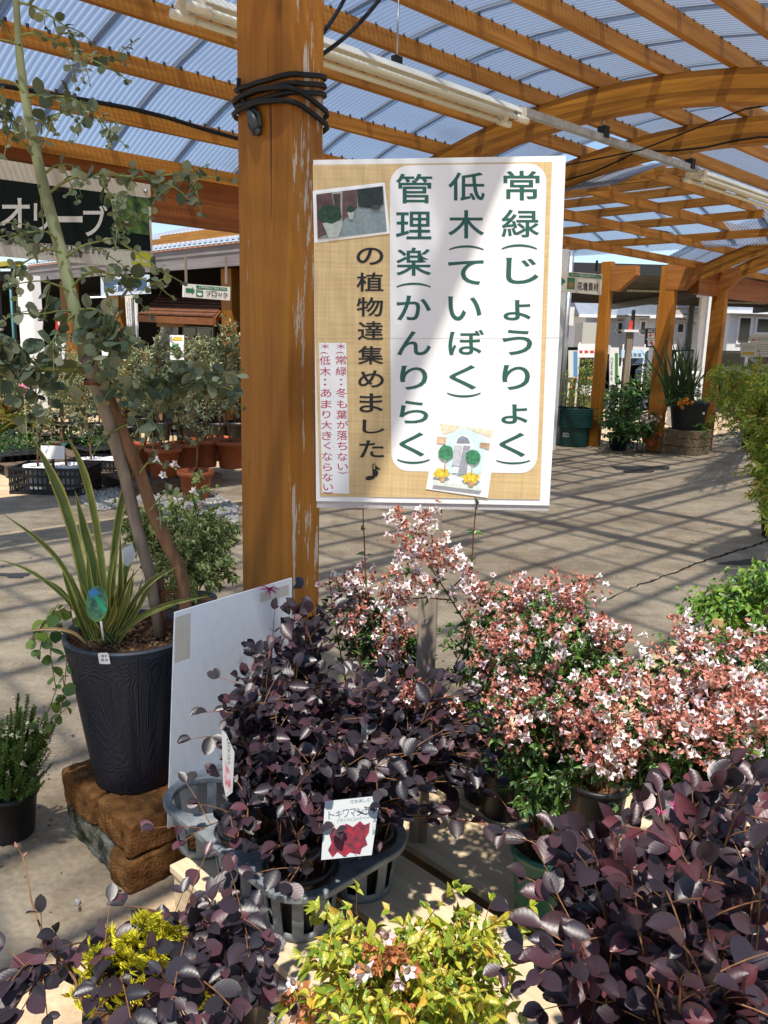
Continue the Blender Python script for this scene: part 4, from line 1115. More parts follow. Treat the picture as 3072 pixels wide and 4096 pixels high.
def shrub(t, bases, blobs, ntips, sp, size, tpl, mat, stemmat, pairs=False, arch=0.35, side=2, rad=0.0022, up=0.9, t0=0.3, jit=0.35, droop=0.1, face=None, taper=0.45, ang=0.9, tipc=None, frac=0.55):
    lv = Leaves(); st = MB(); tips = []
    for i in range(ntips):
        tip = in_blob(pick(blobs))
        b = min(bases, key=lambda q: np.linalg.norm(np.array(q)[:2] - tip[:2]) + random.uniform(0, 0.08)); b = np.array(b, float) + np.array([random.gauss(0, .02), random.gauss(0, .02), 0])
        c = b + (tip - b) * np.array([0.3, 0.3, 0.75]) + np.array([random.gauss(0, .03), random.gauss(0, .03), arch * 0.1])
        cv = bez(b, c, tip, 12)
        L = np.linalg.norm(np.diff(cv, axis=0), axis=1).sum()
        st.tube(cv, list(np.linspace(rad, rad * 0.4, 12)), 5, cap=False)
        lv.along(cv, sp, size, max(t0, 1 - 0.24 / L), pairs, ang, up, droop, jit, taper, face)
        tips.append((tip, cv[-1] - cv[-2]))
        for k in range(side):
            u = random.uniform(frac, 0.93); p = cv[int(u * 11)]; tg = cv[min(11, int(u * 11) + 1)] - cv[int(u * 11) - 1]; tg = tg / np.linalg.norm(tg)
            dv = tg * 0.6 + np.array([random.gauss(0, .6), random.gauss(0, .6), random.gauss(0.1, .4)]); dv = dv / np.linalg.norm(dv)
            ln = random.uniform(0.04, 0.10) * size / 0.045 if size > 0.02 else random.uniform(0.04, 0.09)
            e = p + dv * ln; cv2 = bez(p, (p + e) / 2 + ZV * 0.01, e, 6)
            st.tube(cv2, list(np.linspace(rad * .55, rad * .3, 6)), 4, cap=False)
            lv.along(cv2, sp, size * 0.85, 0.15, pairs, ang, up, droop, jit, taper, face)
            tips.append((e, dv))
    lv.make('foliage', tpl, mat, t)
    st.build('stem', stemmat, t)
    return lv, tips
def nursery_pot(t, c, r=0.075, h=0.15, mat=None, soil=True, name='pot'):
    mat = mat or mt_blackplastic
    MB().lathe([(r * 0.78, 0), (r * 0.8, 0.004), (r * 0.97, h - 0.022), (r * 1.06, h - 0.020), (r * 1.06, h), (r * 0.98, h), (r * 0.96, h - 0.03)], c, 32).build(name, mat, t)
    if soil: soil_disc(np.array(c) + ZV * (h - 0.025), r * 0.96, 20, mt_soil, t, 0.004)

# ------------------------------------------------------------------ purple-leaved shrubs
mt_loro = leafmat('purple_leaf', [(0.0, (0.011, 0.010, 0.016)), (0.5, (0.020, 0.0135, 0.021)), (0.82, (0.036, 0.018, 0.027)), (1.0, (0.085, 0.030, 0.042))], rough=0.43, spec=0.6, trans=0.08, veins=6, vstr=0.05, tcol=2.2)
mt_loro2 = leafmat('purple_leaf_red', [(0.0, (0.013, 0.010, 0.016)), (0.5, (0.027, 0.0135, 0.020)), (0.8, (0.052, 0.018, 0.025)), (1.0, (0.11, 0.027, 0.036))], rough=0.42, spec=0.6, trans=0.10, veins=6, vstr=0.05, tcol=2.2)
mt_lorostem = M('tan_twig', (0.19, 0.095, 0.048), 0.65, 0.2, noise=0.4, nscale=60)
G_L = 'purple-leaved shrubs'
def cell(i): return W(cells[i][0], cells[i][1], TB + 0.008)
def purple(label, pots, blobs, n, size, mat=mt_loro, pot_h=0.15, pot_r=0.075, sp=0.033, side=2, arch=0.4, face=TO_CAM * 0.95):
    t = thing('purple_shrub', label, 'shrub', pots[0], G_L)
    for p in pots: nursery_pot(t, p, pot_r, pot_h)
    shrub(t, [np.array(p) + ZV * (pot_h - 0.03) for p in pots], blobs, n, sp, size, T_LORO, mat, mt_lorostem, side=side, arch=arch, rad=0.0026, up=0.75, face=face, jit=0.36, droop=0.2, taper=0.3)
    return t
# cells: 0..2 near row from -Q to +Q (cells[0] nearest camera right), 3..5 far row
purple('dark purple-leaved shrub at the left of the grey tray, in front of the white board', [cell(1)],
       [(1030, 2900, 1.72, 120, 190, .10), (1060, 3120, 1.62, 110, 170, .08), (760, 3350, 1.60, 30, 20, .02), (1000, 3300, 1.52, 80, 70, .05), (1060, 2720, 1.78, 100, 110, .06), (900, 2790, 1.75, 50, 40, .04)], 42, 0.057)
purple('purple-leaved shrub in the middle of the tray with a tall upright sprig', [cell(4)],
       [(1250, 2780, 1.80, 170, 150, .10), (1400, 2900, 1.74, 170, 190, .10), (1210, 2560, 1.85, 70, 130, .05), (1240, 3050, 1.65, 170, 180, .08), (1180, 2480, 1.87, 60, 60, .04)], 50, 0.057)
purple('purple-leaved shrub at the front of the tray with a photo label in its pot', [cell(0)],
       [(1350, 3120, 1.60, 190, 150, .09), (1560, 3050, 1.62, 190, 170, .10), (1180, 3230, 1.52, 140, 120, .06), (1150, 3440, 1.45, 80, 80, .05), (1700, 3090, 1.66, 120, 100, .06), (1180, 3560, 1.36, 60, 30, .03), (1420, 3300, 1.54, 160, 90, .05), (1640, 3200, 1.58, 140, 90, .05)], 48, 0.057)
purple('purple-leaved shrub at the right of the tray, twigs reaching over the pallet', [cell(3)],
       [(1620, 2800, 1.80, 170, 110, .09), (1780, 2750, 1.80, 130, 90, .06), (1800, 2950, 1.72, 130, 110, .07), (1600, 2950, 1.74, 160, 130, .08), (1990, 3260, 1.62, 70, 45, .04), (2050, 3320, 1.60, 60, 40, .04), (1900, 3100, 1.66, 110, 100, .06), (1960, 2900, 1.72, 90, 100, .06)], 42, 0.057)
t = purple('dark shaded purple shrub with pink tassel flowers against the white board', [cell(5)],
       [(1060, 2500, 1.96, 60, 90, .04), (1080, 2620, 1.96, 70, 70, .04), (1270, 2330, 2.0, 60, 60, .04), (1330, 2400, 2.0, 60, 60, .04), (1240, 2500, 1.98, 50, 60, .04)], 8, 0.060)
mt_pinkpetal = M('magenta_petal', (0.45, 0.05, 0.19), 0.5, 0.2)
T_STRAP = leaf_tpl([0.6, 1.0, 0.9, 0.3], 0.05, 0.25, 0.06)
def tassel(t, c, size=0.026, n=16):
    P = []; D = []
    for k in range(n):
        a = random.uniform(0, 6.28); P.append(c); D.append([cos(a), sin(a), random.uniform(-.3, .9)])
    scatter('tassel_flower', T_STRAP, P, D, np.tile(ZV, (n, 1)) + rng.normal(0, .3, (n, 3)), np.full(n, size), mt_pinkpetal, t)
tassel(t, at(1075, 2355, 1.93)); tassel(t, at(1078, 2362, 1.925), 0.02)
tassel(t, at(1070, 2615, 1.93), 0.016, 9)
tr_ = purple('large purple-red shrub filling the lower right corner', [W(1.02, 0.50, 0.153), W(0.98, 0.33, 0.153)],
       [(2620, 3290, 1.13, 310, 130, .10), (2880, 3190, 1.15, 230, 130, .10), (2450, 3480, 1.08, 300, 190, .10), (2800, 3500, 1.02, 320, 230, .12), (2420, 3800, 0.98, 270, 190, .10), (2750, 3880, 0.92, 330, 220, .12), (3020, 3380, 1.0, 140, 300, .10), (2280, 3780, 1.02, 120, 110, .05), (2980, 4000, .9, 200, 180, .1)], 122, 0.057, mat=mt_loro2, pot_h=0.19, pot_r=0.10, sp=0.027)
tassel(tr_, at(2640, 3250, 1.05), 0.011, 8); tassel(tr_, at(2690, 3225, 1.06), 0.009, 7)
purple('purple shrub in the lower left corner with a long bare leaning twig', [gz(520, 4300, 0.02), gz(900, 4150, 0.02)],
       [(860, 3830, 1.20, 170, 130, .06), (1010, 3960, 1.16, 130, 150, .07), (700, 4050, 1.06, 260, 70, .06), (130, 4040, 1.02, 180, 90, .06), (880, 3700, 1.26, 120, 50, .04), (330, 3830, 1.14, 130, 80, .05), (60, 3930, 1.05, 70, 50, .04), (320, 4020, 1.08, 110, 60, .05)], 32, 0.058, pot_h=0.16, pot_r=0.08)
mb = MB(); bt_ = [(345, 4060), (300, 3920), (235, 3820), (165, 3720), (125, 3600), (105, 3480), (90, 3420), (70, 3390)]
cv = [at(x, y, 1.10 + 0.03 * i) for i, (x, y) in enumerate(bt_)]
tw = thing('bare_twig', 'long bare brown twig leaning over the concrete at the lower left', 'twig', cv[0])
mb.tube(cv, list(np.linspace(0.0024, 0.0010, len(cv))), 6); mb.build('twig', mt_stem, tw)
lv = Leaves(); lv.P = [cv[-1], cv[-2]]; lv.D = [[-.4, .1, .8], [.5, 0, .3]]; lv.N = [[0, -1, .3], [0, -1, .3]]; lv.S = [0.012, 0.01]
lv.make('bud', T_SMALL, M('pinkish_bud', (0.25, 0.12, 0.10), 0.6), tw)

# ------------------------------------------------------------------ pink-white flowering shrubs
mt_abl = leafmat('glossy_green_leaf', [(0.0, (0.020, 0.050, 0.014)), (0.5, (0.040, 0.095, 0.020)), (1.0, (0.10, 0.20, 0.030))], rough=0.3, spec=0.6, trans=0.22, veins=5, vstr=0.25)
mt_sepal = leafmat('red_brown_sepal', [(0.0, (0.24, 0.075, 0.062)), (0.5, (0.48, 0.19, 0.155)), (1.0, (0.64, 0.34, 0.26))], rough=0.6, spec=0.25, trans=0.25, veins=0)
mt_petal = leafmat('pale_pink_petal', [(0.0, (0.72, 0.52, 0.60)), (0.5, (0.84, 0.74, 0.79)), (1.0, (0.88, 0.84, 0.86))], rough=0.55, spec=0.2, trans=0.3, veins=0, tcol=1.0)
def flower_tpl():
    V = []; F = []; UV = []; n = 5
    # tube then five spread lobes; +Y is the way the flower opens
    rings = [(0.06, 0.0), (0.13, 0.40), (0.24, 0.70)]
    for r, y in rings:
        for j in range(n):
            a = 2 * pi * j / n; V.append((r * cos(a), y, r * sin(a))); UV.append((.5, y))
    for i in range(2):
        for j in range(n): F.append((i * n + j, i * n + (j + 1) % n, (i + 1) * n + (j + 1) % n, (i + 1) * n + j))
    for j in range(n):
        a0, a1 = 2 * pi * j / n, 2 * pi * (j + 1) / n; am = (a0 + a1) / 2
        b = len(V)
        for (r, y, a) in ((0.37, 0.90, a0 + .14), (0.50, 1.0, am), (0.37, 0.90, a1 - .14), (0.23, 0.70, am)): V.append((r * cos(a), y, r * sin(a))); UV.append((.5, 1))
        F.append((10 + j, b, b + 1, b + 3)); F.append((b + 3, b + 1, b + 2, 10 + (j + 1) % n))
    return np.array(V), np.array([f if len(f) == 4 else f for f in F]), np.array(UV)
T_FLOWER = flower_tpl()
T_SEP = leaf_tpl([0.15, 0.85, 1.0, 0.4], 0.1, 0.15, 0.27)
def clusters(t, centres, dirs, nsep, nflo, r, sep=0.011, flo=0.021, out=0.8):
    P = []; D = []; S = []; Nn = []; FP = []; FD = []; FS = []
    for c, d in zip(centres, dirs):
        d = d / (np.linalg.norm(d) + 1e-9)
        rr = r * random.uniform(.7, 1.25)
        L = rr * random.uniform(1.0, 1.9)
        for k in range(nsep):
            off = np.array([random.gauss(0, .45), random.gauss(0, .45), random.gauss(0, .45)]) * rr + d * random.uniform(-0.6, 0.9) * L * 0.7
            o = c + off; base = off / (np.linalg.norm(off) + 1e-6) + d * 0.4
            for j in range(4):
                v = base * 0.8 + np.array([random.gauss(0, .6), random.gauss(0, .6), random.gauss(0, .6)])
                P.append(o); D.append(v); Nn.append(np.array([random.gauss(0, .6), random.gauss(-.3, .6), random.gauss(0.5, .6)])); S.append(sep * random.uniform(.75, 1.15))
        for k in range(max(0, int(random.gauss(nflo, nflo * .45) + .5))):
            off = np.array([random.gauss(0, .55), random.gauss(0, .55) - .25, random.gauss(0.1, .55)]) * rr + d * random.uniform(-.6, .9) * L * 0.6
            o = c + off
            v = off / (np.linalg.norm(off) + 1e-6) + np.array([0, -.18, -.12]) * out + np.array([random.gauss(0, .4), random.gauss(0, .4), random.gauss(0, .4)])
            FP.append(o); FD.append(v); FS.append(flo * random.uniform(.8, 1.2))
    if P: scatter('sepal_cluster', T_SEP, P, D, Nn, S, mt_sepal, t)
    if FP: scatter('blossom', T_FLOWER, FP, FD, rng.normal(0, 1, (len(FP), 3)), FS, mt_petal, t)
G_A = 'pink and white flowering shrubs'
mt_greenpot = M('green_plastic', (0.005, 0.075, 0.05), 0.4, 0.45, noise=0.2, nscale=12)
mt_abstem = M('red_brown_twig', (0.13, 0.045, 0.022), 0.6, 0.25, noise=0.4, nscale=60)
def abelia(label, pot, blobs, n, ncl, potmat=None, nflo=2.3, nsep=13, r=0.025, size=0.030, lf=2, cblobs=None, pot_r=0.085, pot_h=0.19):
    t = thing('flowering_shrub', label, 'shrub', pot, G_A)
    nursery_pot(t, pot, pot_r, pot_h, potmat)
    lv, tips = shrub(t, [np.array(pot) + ZV * (pot_h - 0.03)], blobs, n, 0.017, size, T_ABEL, mt_abl, mt_abstem, pairs=True, side=lf, rad=0.0016, up=0.9, face=TO_CAM * 0.25, taper=0.3, jit=0.4)
    cs = []; ds = []
    for i in range(ncl):
        c = in_blob(pick(cblobs or blobs)); cs.append(c + np.array([0, -0.02, 0.01])); ds.append(np.array([random.gauss(0, .5), random.gauss(-.4, .4), random.gauss(.7, .3)]))
    clusters(t, cs, ds, nsep, nflo, r)
    return t
abelia('flowering shrub in a green pot, pink and white clusters in mid bed', W(1.50, 0.94, 0.153),
       [(2080, 2560, 1.76, 190, 150, .08), (2230, 2700, 1.68, 220, 180, .09), (2080, 2900, 1.60, 190, 170, .08), (2330, 2930, 1.58, 200, 160, .08), (2180, 3160, 1.52, 150, 120, .06), (2180, 2480, 1.84, 150, 90, .05), (2020, 3060, 1.6, 120, 90, .05)], 118, 62, mt_greenpot,
       cblobs=[(2080, 2560, 1.74, 200, 150, .05), (2260, 2680, 1.66, 220, 170, .06), (2060, 2880, 1.60, 190, 120, .05), (2330, 2880, 1.56, 200, 130, .05), (2020, 2780, 1.62, 120, 80, .04), (2150, 3080, 1.54, 60, 30, .03)])
abelia('flowering shrub behind the green-potted one, top of its blossom against the bare concrete', W(1.85, 1.02, 0.153),
       [(2250, 2420, 1.98, 190, 90, .08), (2080, 2420, 1.98, 130, 80, .06), (2400, 2540, 1.92, 130, 100, .06), (2000, 2480, 1.95, 110, 90, .06), (2350, 2640, 1.84, 140, 90, .05)], 70, 46,
       cblobs=[(2250, 2400, 1.95, 180, 70, .06), (2080, 2430, 1.95, 110, 60, .05), (2420, 2560, 1.88, 100, 90, .05), (1980, 2420, 1.95, 60, 40, .05), (2340, 2350, 1.98, 60, 30, .03)])
abelia('flowering shrub at the right edge with blossom against the easel', W(1.90, 0.52, 0.153),
       [(2720, 2600, 1.74, 160, 110, .07), (2880, 2620, 1.70, 160, 100, .07), (2800, 2800, 1.62, 230, 160, .08), (3010, 2820, 1.55, 140, 180, .07), (2650, 2750, 1.64, 130, 130, .06), (2500, 2720, 1.68, 90, 90, .05)], 92, 66,
       cblobs=[(2680, 2570, 1.70, 90, 70, .05), (2830, 2560, 1.68, 100, 50, .05), (2960, 2610, 1.62, 110, 60, .05), (2800, 2800, 1.55, 220, 130, .06), (3020, 2850, 1.48, 120, 140, .05)], nflo=3.0)
abelia('flowering shrub low in the bed behind the purple-red corner shrub', W(1.62, 0.62, 0.153),
       [(2550, 2900, 1.58, 190, 130, .07), (2700, 2980, 1.50, 190, 120, .06), (2480, 3060, 1.52, 160, 110, .05), (2900, 2980, 1.43, 160, 100, .05)], 80, 40,
       cblobs=[(2520, 2880, 1.52, 170, 110, .05), (2480, 3040, 1.48, 110, 60, .04), (2500, 2740, 1.60, 80, 70, .04), (2720, 2930, 1.45, 180, 80, .05), (2900, 2950, 1.42, 130, 80, .05)], nflo=2.4)
# the tall arching branch in front of the stake
tA = thing('flowering_branch_shrub', 'flowering shrub with one tall arching branch blooming in front of the wooden stake', 'shrub', W(1.80, 1.36, 0.153), G_A)
nursery_pot(tA, W(1.80, 1.36, 0.153), 0.08, 0.17)
mb = MB(); lv = Leaves()
def br(px, Y0, Y1, size=0.027, r0=0.0024, sp=0.03, t0=0.0):
    cv = [at(x, y, Y0 + (Y1 - Y0) * i / (len(px) - 1)) for i, (x, y) in enumerate(px)]
    mb.tube(cv, list(np.linspace(r0, r0 * .5, len(cv))), 6, cap=False)
    lv.along(cv, sp, size, t0, True, 1.0, 0.6, 0.2, 0.4, 0.2, TO_CAM * 0.4)
root_ = W(1.80, 1.36, 0.30)
main = [(1905, 2600), (1880, 2520), (1830, 2440), (1780, 2360), (1730, 2280), (1690, 2200), (1640, 2130), (1590, 2050)]
mb.tube([root_, at(1930, 2720, 1.86), at(1905, 2600, 1.86)], 0.0028, 6, cap=False)
br(main, 1.86, 1.88); br([(1760, 2330), (1740, 2220), (1725, 2130), (1712, 2060)], 1.87, 1.88, .024); br([(1760, 2330), (1700, 2310), (1640, 2290), (1570, 2300)], 1.87, 1.84, .024)
br([(1790, 2370), (1840, 2320), (1880, 2270)], 1.87, 1.85, .026); br([(1800, 2400), (1700, 2390), (1610, 2400)], 1.86, 1.83, .024)
br([(1890, 2560), (1960, 2560), (2010, 2600)], 1.84, 1.8, .03); br([(1870, 2510), (1850, 2600), (1800, 2700)], 1.9, 1.95, .028)
for x0 in (1330, 1400, 1480, 1560):
    br([(x0 + 60, 2760), (x0 + 30, 2600), (x0, 2440), (x0 - 10, 2340)], 2.02, 2.06, .026)
lv.make('foliage', T_ABEL, mt_abl, tA); mb.build('stem', mt_abstem, tA)
cc = [(1585, 2050), (1620, 2090), (1710, 2060), (1705, 2075), (1650, 2140), (1690, 2160), (1600, 2170), (1640, 2215), (1740, 2180), (1700, 2230), (1790, 2220), (1570, 2300), (1620, 2310), (1650, 2330), (1590, 2400), (1560, 2390), (1620, 2410), (1780, 2260), (1830, 2260), (1860, 2290), (1880, 2340), (1880, 2380), (1700, 2340), (1750, 2240), (1600, 2360)]
clusters(tA, [at(x, y, 1.83) for x, y in cc], [np.array([0, -.4, .6])] * len(cc), 11, 4, 0.022)
# shaded ones behind, between post and stake
abelia('shaded flowering shrub standing between the near post and the poster stake', W(1.72, 1.55, 0.153),
       [(1400, 2480, 2.12, 150, 130, .06), (1330, 2380, 2.12, 60, 60, .04), (1480, 2400, 2.1, 110, 80, .05), (1560, 2600, 2.1, 110, 110, .05), (1650, 2580, 2.1, 60, 80, .04), (1440, 2600, 2.08, 130, 90, .05)], 40, 22,
       cblobs=[(1400, 2430, 2.08, 140, 110, .05), (1360, 2360, 2.10, 60, 40, .04), (1470, 2520, 2.06, 110, 90, .05), (1560, 2560, 2.06, 80, 80, .04), (1460, 2290, 2.08, 18, 40, .02)], nflo=4)
abelia('shaded flowering shrub just right of the poster stake', W(1.78, 1.28, 0.153),
       [(1880, 2560, 2.06, 110, 120, .05), (1850, 2750, 1.95, 100, 120, .05), (1960, 2440, 2.06, 90, 80, .05), (1800, 2850, 1.88, 80, 80, .04)], 34, 22,
       cblobs=[(1930, 2400, 2.02, 90, 70, .04), (1900, 2480, 2.0, 90, 70, .04), (1960, 2340, 2.04, 40, 60, .03), (1770, 2850, 1.8, 60, 40, .03), (1650, 2790, 1.8, 40, 30, .03)], nflo=1.6)
def lone_shoot(px, Y, label):
    cv = [at(x, y, Y) for x, y in px]
    t = thing('tall_shoot', label, 'shoot', cv[0], 'tall green shoots below the poster')
    MB().tube(cv, list(np.linspace(.0022, .0012, len(cv))), 6).build('stem', mt_abstem, t)
    l = Leaves(); l.along(cv, 0.052, 0.036, 0.0, True, 1.15, 0.9, 0.1, 0.25, 0.35, None); l.make('foliage', T_ABEL, mt_abl, t)
lone_shoot([(1466, 2420), (1462, 2300), (1458, 2180), (1453, 2090), (1452, 2022)], 2.05, 'tall thin shoot under the left half of the poster')
lone_shoot([(1882, 2360), (1888, 2250), (1893, 2150), (1900, 2070), (1905, 2022)], 1.97, 'tall thin shoot under the right half of the poster')

# ------------------------------------------------------------------ yellow-green shrub at the bottom and golden conifer
mt_gold = leafmat('lime_leaf', [(0.0, (0.10, 0.19, 0.018)), (0.4, (0.22, 0.29, 0.03)), (0.85, (0.42, 0.42, 0.045)), (1.0, (0.46, 0.30, 0.045))], rough=0.35, spec=0.5, trans=0.25, veins=4, vstr=0.2, margin=(0.52, 0.40, 0.06), mw=0.13)
yp = gz(1640, 4400, 0.02)
ty = thing('lime_shrub', 'lime-yellow leaved shrub with a few white flowers at the bottom edge', 'shrub', yp)
nursery_pot(ty, yp, 0.085, 0.17)
yb = [(1400, 3900, 1.25, 220, 150, .09), (1700, 3930, 1.24, 240, 150, .09), (1960, 3900, 1.25, 160, 160, .08), (1300, 4020, 1.18, 170, 90, .07), (1620, 4050, 1.16, 300, 80, .08), (1900, 4050, 1.18, 200, 80, .07), (1270, 3640, 1.36, 50, 60, .03), (1480, 3680, 1.36, 50, 60, .03), (1880, 3640, 1.36, 60, 100, .03), (2060, 3720, 1.32, 70, 70, .03), (1680, 3760, 1.33, 80, 60, .04)]
lv, tips = shrub(ty, [yp + ZV * .14], yb, 105, 0.023, 0.039, T_ABEL, mt_gold, mt_abstem, pairs=True, side=2, rad=0.0017, up=0.9, face=TO_CAM * 0.3, taper=0.3)
mt_sep2 = leafmat('orange_sepal', [(0.0, (0.30, 0.10, 0.03)), (1.0, (0.50, 0.22, 0.09))], rough=0.6, trans=0.2, veins=0)
_ms = mt_sepal; mt_sepal = mt_sep2
clusters(ty, [at(x, y, 1.19) for x, y in ((1540, 3800), (1580, 3830), (1190, 3990), (1230, 4040), (1500, 3830), (1620, 4010))], [np.array([0, -.2, .8])] * 6, 10, 0.8, 0.026, sep=0.016, flo=0.03)
mt_sepal = _ms
fl = [(1520, 3730), (1445, 3860), (1435, 3890), (1610, 3865), (1190, 3910), (1140, 4070), (1150, 3960)]
scatter('blossom', T_FLOWER, [at(x, y, 1.17) for x, y in fl], [[random.gauss(0, .4), -.8, .3] for _ in fl], rng.normal(0, 1, (len(fl), 3)), np.full(len(fl), .028), mt_petal, ty)
mt_thuja = leafmat('golden_scale_leaf', [(0.0, (0.35, 0.38, 0.02)), (0.5, (0.68, 0.62, 0.03)), (1.0, (0.80, 0.74, 0.08))], rough=0.55, trans=0.2, veins=0)
tp = gz(480, 4150, 0.02)
tj = thing('golden_conifer', 'small bright yellow conifer glowing among dark purple leaves at lower left', 'conifer', tp)
nursery_pot(tj, tp, 0.07, 0.14)
P = []; D = []; S = []; Nn = []; st = MB()
jb = [(500, 3850, 1.17, 170, 130, .05), (590, 3740, 1.20, 80, 90, .04), (400, 3950, 1.14, 150, 70, .05), (780, 3960, 1.17, 40, 70, .03), (690, 3700, 1.22, 50, 30, .02)]
for k in range(105):
    tip = in_blob(pick(jb)); b = tp + ZV * .13 + np.array([random.gauss(0, .02), random.gauss(0, .02), 0])
    dv = unit(tip - b); base = tip - dv * 0.085
    st.tube([b, base, tip], [.0018, .0012, .0008], 4, cap=False)
    fn = unit(np.array([random.gauss(0, .5), -1, random.gauss(.2, .4)])); sd = unit(np.cross(dv, fn))
    for j in range(9):
        u = j / 8; o = base + (tip - base) * u; ln = 0.036 * (1 - u * .75)
        for s_ in (-1, 1):
            d2 = unit(dv * .85 + sd * s_ * .7); 
            for q_ in range(3):
                oo = o + d2 * ln * q_ / 3
                P.append(oo); D.append(d2 + rng.normal(0, .1, 3)); Nn.append(fn); S.append(0.018)
                if q_: P.append(oo); D.append(unit(d2 * .6 + sd * s_ * -.4 + dv * .6)); Nn.append(fn); S.append(0.012)
scatter('foliage', T_NEEDLE, P, D, Nn, S, mt_thuja, tj, width=np.full(len(P), 1.0)); st.build('stem', mt_stem, tj)
# ------------------------------------------------------------------ plants of the tall planter
mt_phor = leafmat('sword_leaf', [(0.0, (0.05, 0.085, 0.025)), (0.5, (0.085, 0.13, 0.035)), (1.0, (0.16, 0.20, 0.05))], rough=0.42, spec=0.45, trans=0.2, veins=0, margin=(0.40, 0.37, 0.10), mw=0.15)
soilz = PLC + ZV * (HP - 0.03)
ph_ = thing('sword_leaf_plant', 'spiky plant with yellow-edged sword leaves in the ribbed dark planter', 'plant', at(430, 2560, 2.15))
V = []; F = []; UV = []; RN = []
def sword(px, Y0, Y1, w, roll=0.0, rn=None):
    """a folded strap leaf along photo points, base first"""
    c = [at(x, y, Y0 + (Y1 - Y0) * i / (len(px) - 1)) for i, (x, y) in enumerate(px)]
    c = np.array(c); t = np.linspace(0, 1, len(c)); tt = np.linspace(0, 1, 14)
    # smooth the path
    k = np.stack([np.interp(tt, t, c[:, i]) for i in range(3)], -1)
    for _ in range(3): k[1:-1] = (k[:-2] + 2 * k[1:-1] + k[2:]) / 4
    tg = unit(np.gradient(k, axis=0)); b0 = len(V); rn = random.random() if rn is None else rn
    for i in range(14):
        u = tt[i]; view = unit(CC - k[i]); sd = unit(np.cross(tg[i], view)); sd = unit(sd * cos(roll) + view * sin(roll)); nn = np.cross(sd, tg[i])
        ww = w * min(1, (1 - u) * 3.2 + .03) * (0.72 + .28 * min(1, u * 4))
        for cc in (-1, -0.5, 0, 0.5, 1):
            V.append(k[i] + sd * cc * ww / 2 - nn * (0.28 * ww * (1 - abs(cc)) if nn @ view > 0 else -0.28 * ww * (1 - abs(cc)))); UV.append((.5 + cc / 2, u)); RN.append(rn)
    for i in range(13):
        for j in range(4): F.append((b0 + i * 5 + j, b0 + i * 5 + j + 1, b0 + i * 5 + j + 6, b0 + i * 5 + j + 5))
sw = [([(430 + random.uniform(-50, 50), 2570), (440 + dx * .5, 2470), (440 + dx, 2570 - hh)], random.uniform(13, 20)) for dx, hh in [(random.uniform(-190, 190), random.uniform(150, 330)) for _ in range(16)]] + [([(395, 2560), (340, 2350), (290, 2100), (215, 1900), (125, 1748)], 34), ([(430, 2560), (415, 2300), (380, 2050), (330, 1850), (262, 1735)], 26), ([(410, 2560), (395, 2350), (345, 2150), (300, 1962)], 34),
      ([(440, 2560), (445, 2350), (460, 2150), (490, 1980), (530, 1870), (572, 1760)], 25), ([(450, 2565), (470, 2400), (500, 2270), (570, 2120), (650, 1992)], 28), ([(380, 2560), (310, 2380), (250, 2250), (150, 2150), (0, 2048)], 18),
      ([(370, 2560), (300, 2430), (220, 2350), (110, 2270), (-20, 2235)], 13), ([(450, 2570), (520, 2420), (600, 2320), (712, 2265)], 17), ([(465, 2575), (540, 2470), (680, 2410), (850, 2382)], 15), ([(470, 2575), (520, 2500), (620, 2440), (800, 2390)], 11),
      ([(455, 2570), (500, 2450), (545, 2390), (600, 2355)], 12), ([(345, 2500), (300, 2430), (270, 2330), (240, 2240)], 20), ([(360, 2570), (320, 2480), (290, 2400), (270, 2330)], 18), ([(440, 2570), (470, 2450), (485, 2330), (480, 2120)], 18),
      ([(400, 2570), (370, 2430), (355, 2300), (350, 2205)], 18), ([(420, 2575), (430, 2400), (440, 2280), (470, 2180)], 16), ([(430, 2575), (480, 2480), (520, 2380), (535, 2310)], 18), ([(380, 2570), (340, 2500), (250, 2350), (150, 2305)], 10), ([(450, 2575), (500, 2500), (540, 2420), (575, 2300)], 12), ([(410, 2575), (420, 2450), (400, 2360), (385, 2230)], 14), ([(440, 2575), (460, 2480), (500, 2340), (560, 2270)], 12)]
for i, (px, w) in enumerate(sw): sword(px, 2.16 + 0.004 * (i % 5), 2.06 + 0.02 * (i % 7), w * 2.7 / FPX, random.uniform(-.5, .5))
def raw_leaves(name, mat, parent):
    me = bpy.data.meshes.new(name); me.from_pydata((np.array(V) - wloc(parent)).tolist(), [], F)
    vi = np.empty(len(me.loops), int); me.loops.foreach_get('vertex_index', vi)
    l = me.uv_layers.new(name='UVMap'); l.data.foreach_set('uv', np.array(UV)[vi].ravel())
    a = me.attributes.new('rnd', 'FLOAT', 'POINT'); a.data.foreach_set('value', np.array(RN, np.float32))
    me.materials.append(mat); me.polygons.foreach_set('use_smooth', [True] * len(F)); me.update()
    o = bpy.data.objects.new(name, me); COL.objects.link(o); o.parent = parent
    return o
raw_leaves('foliage', mt_phor, ph_)
V.clear(); F.clear(); UV.clear(); RN.clear()
sword([(345, 2575), (300, 2530), (220, 2510), (90, 2527)], 2.12, 2.05, 0.009, .3); raw_leaves('dry_leaf', M('straw_leaf', (0.42, 0.29, 0.13), 0.7), ph_)
V.clear(); F.clear(); UV.clear(); RN.clear()
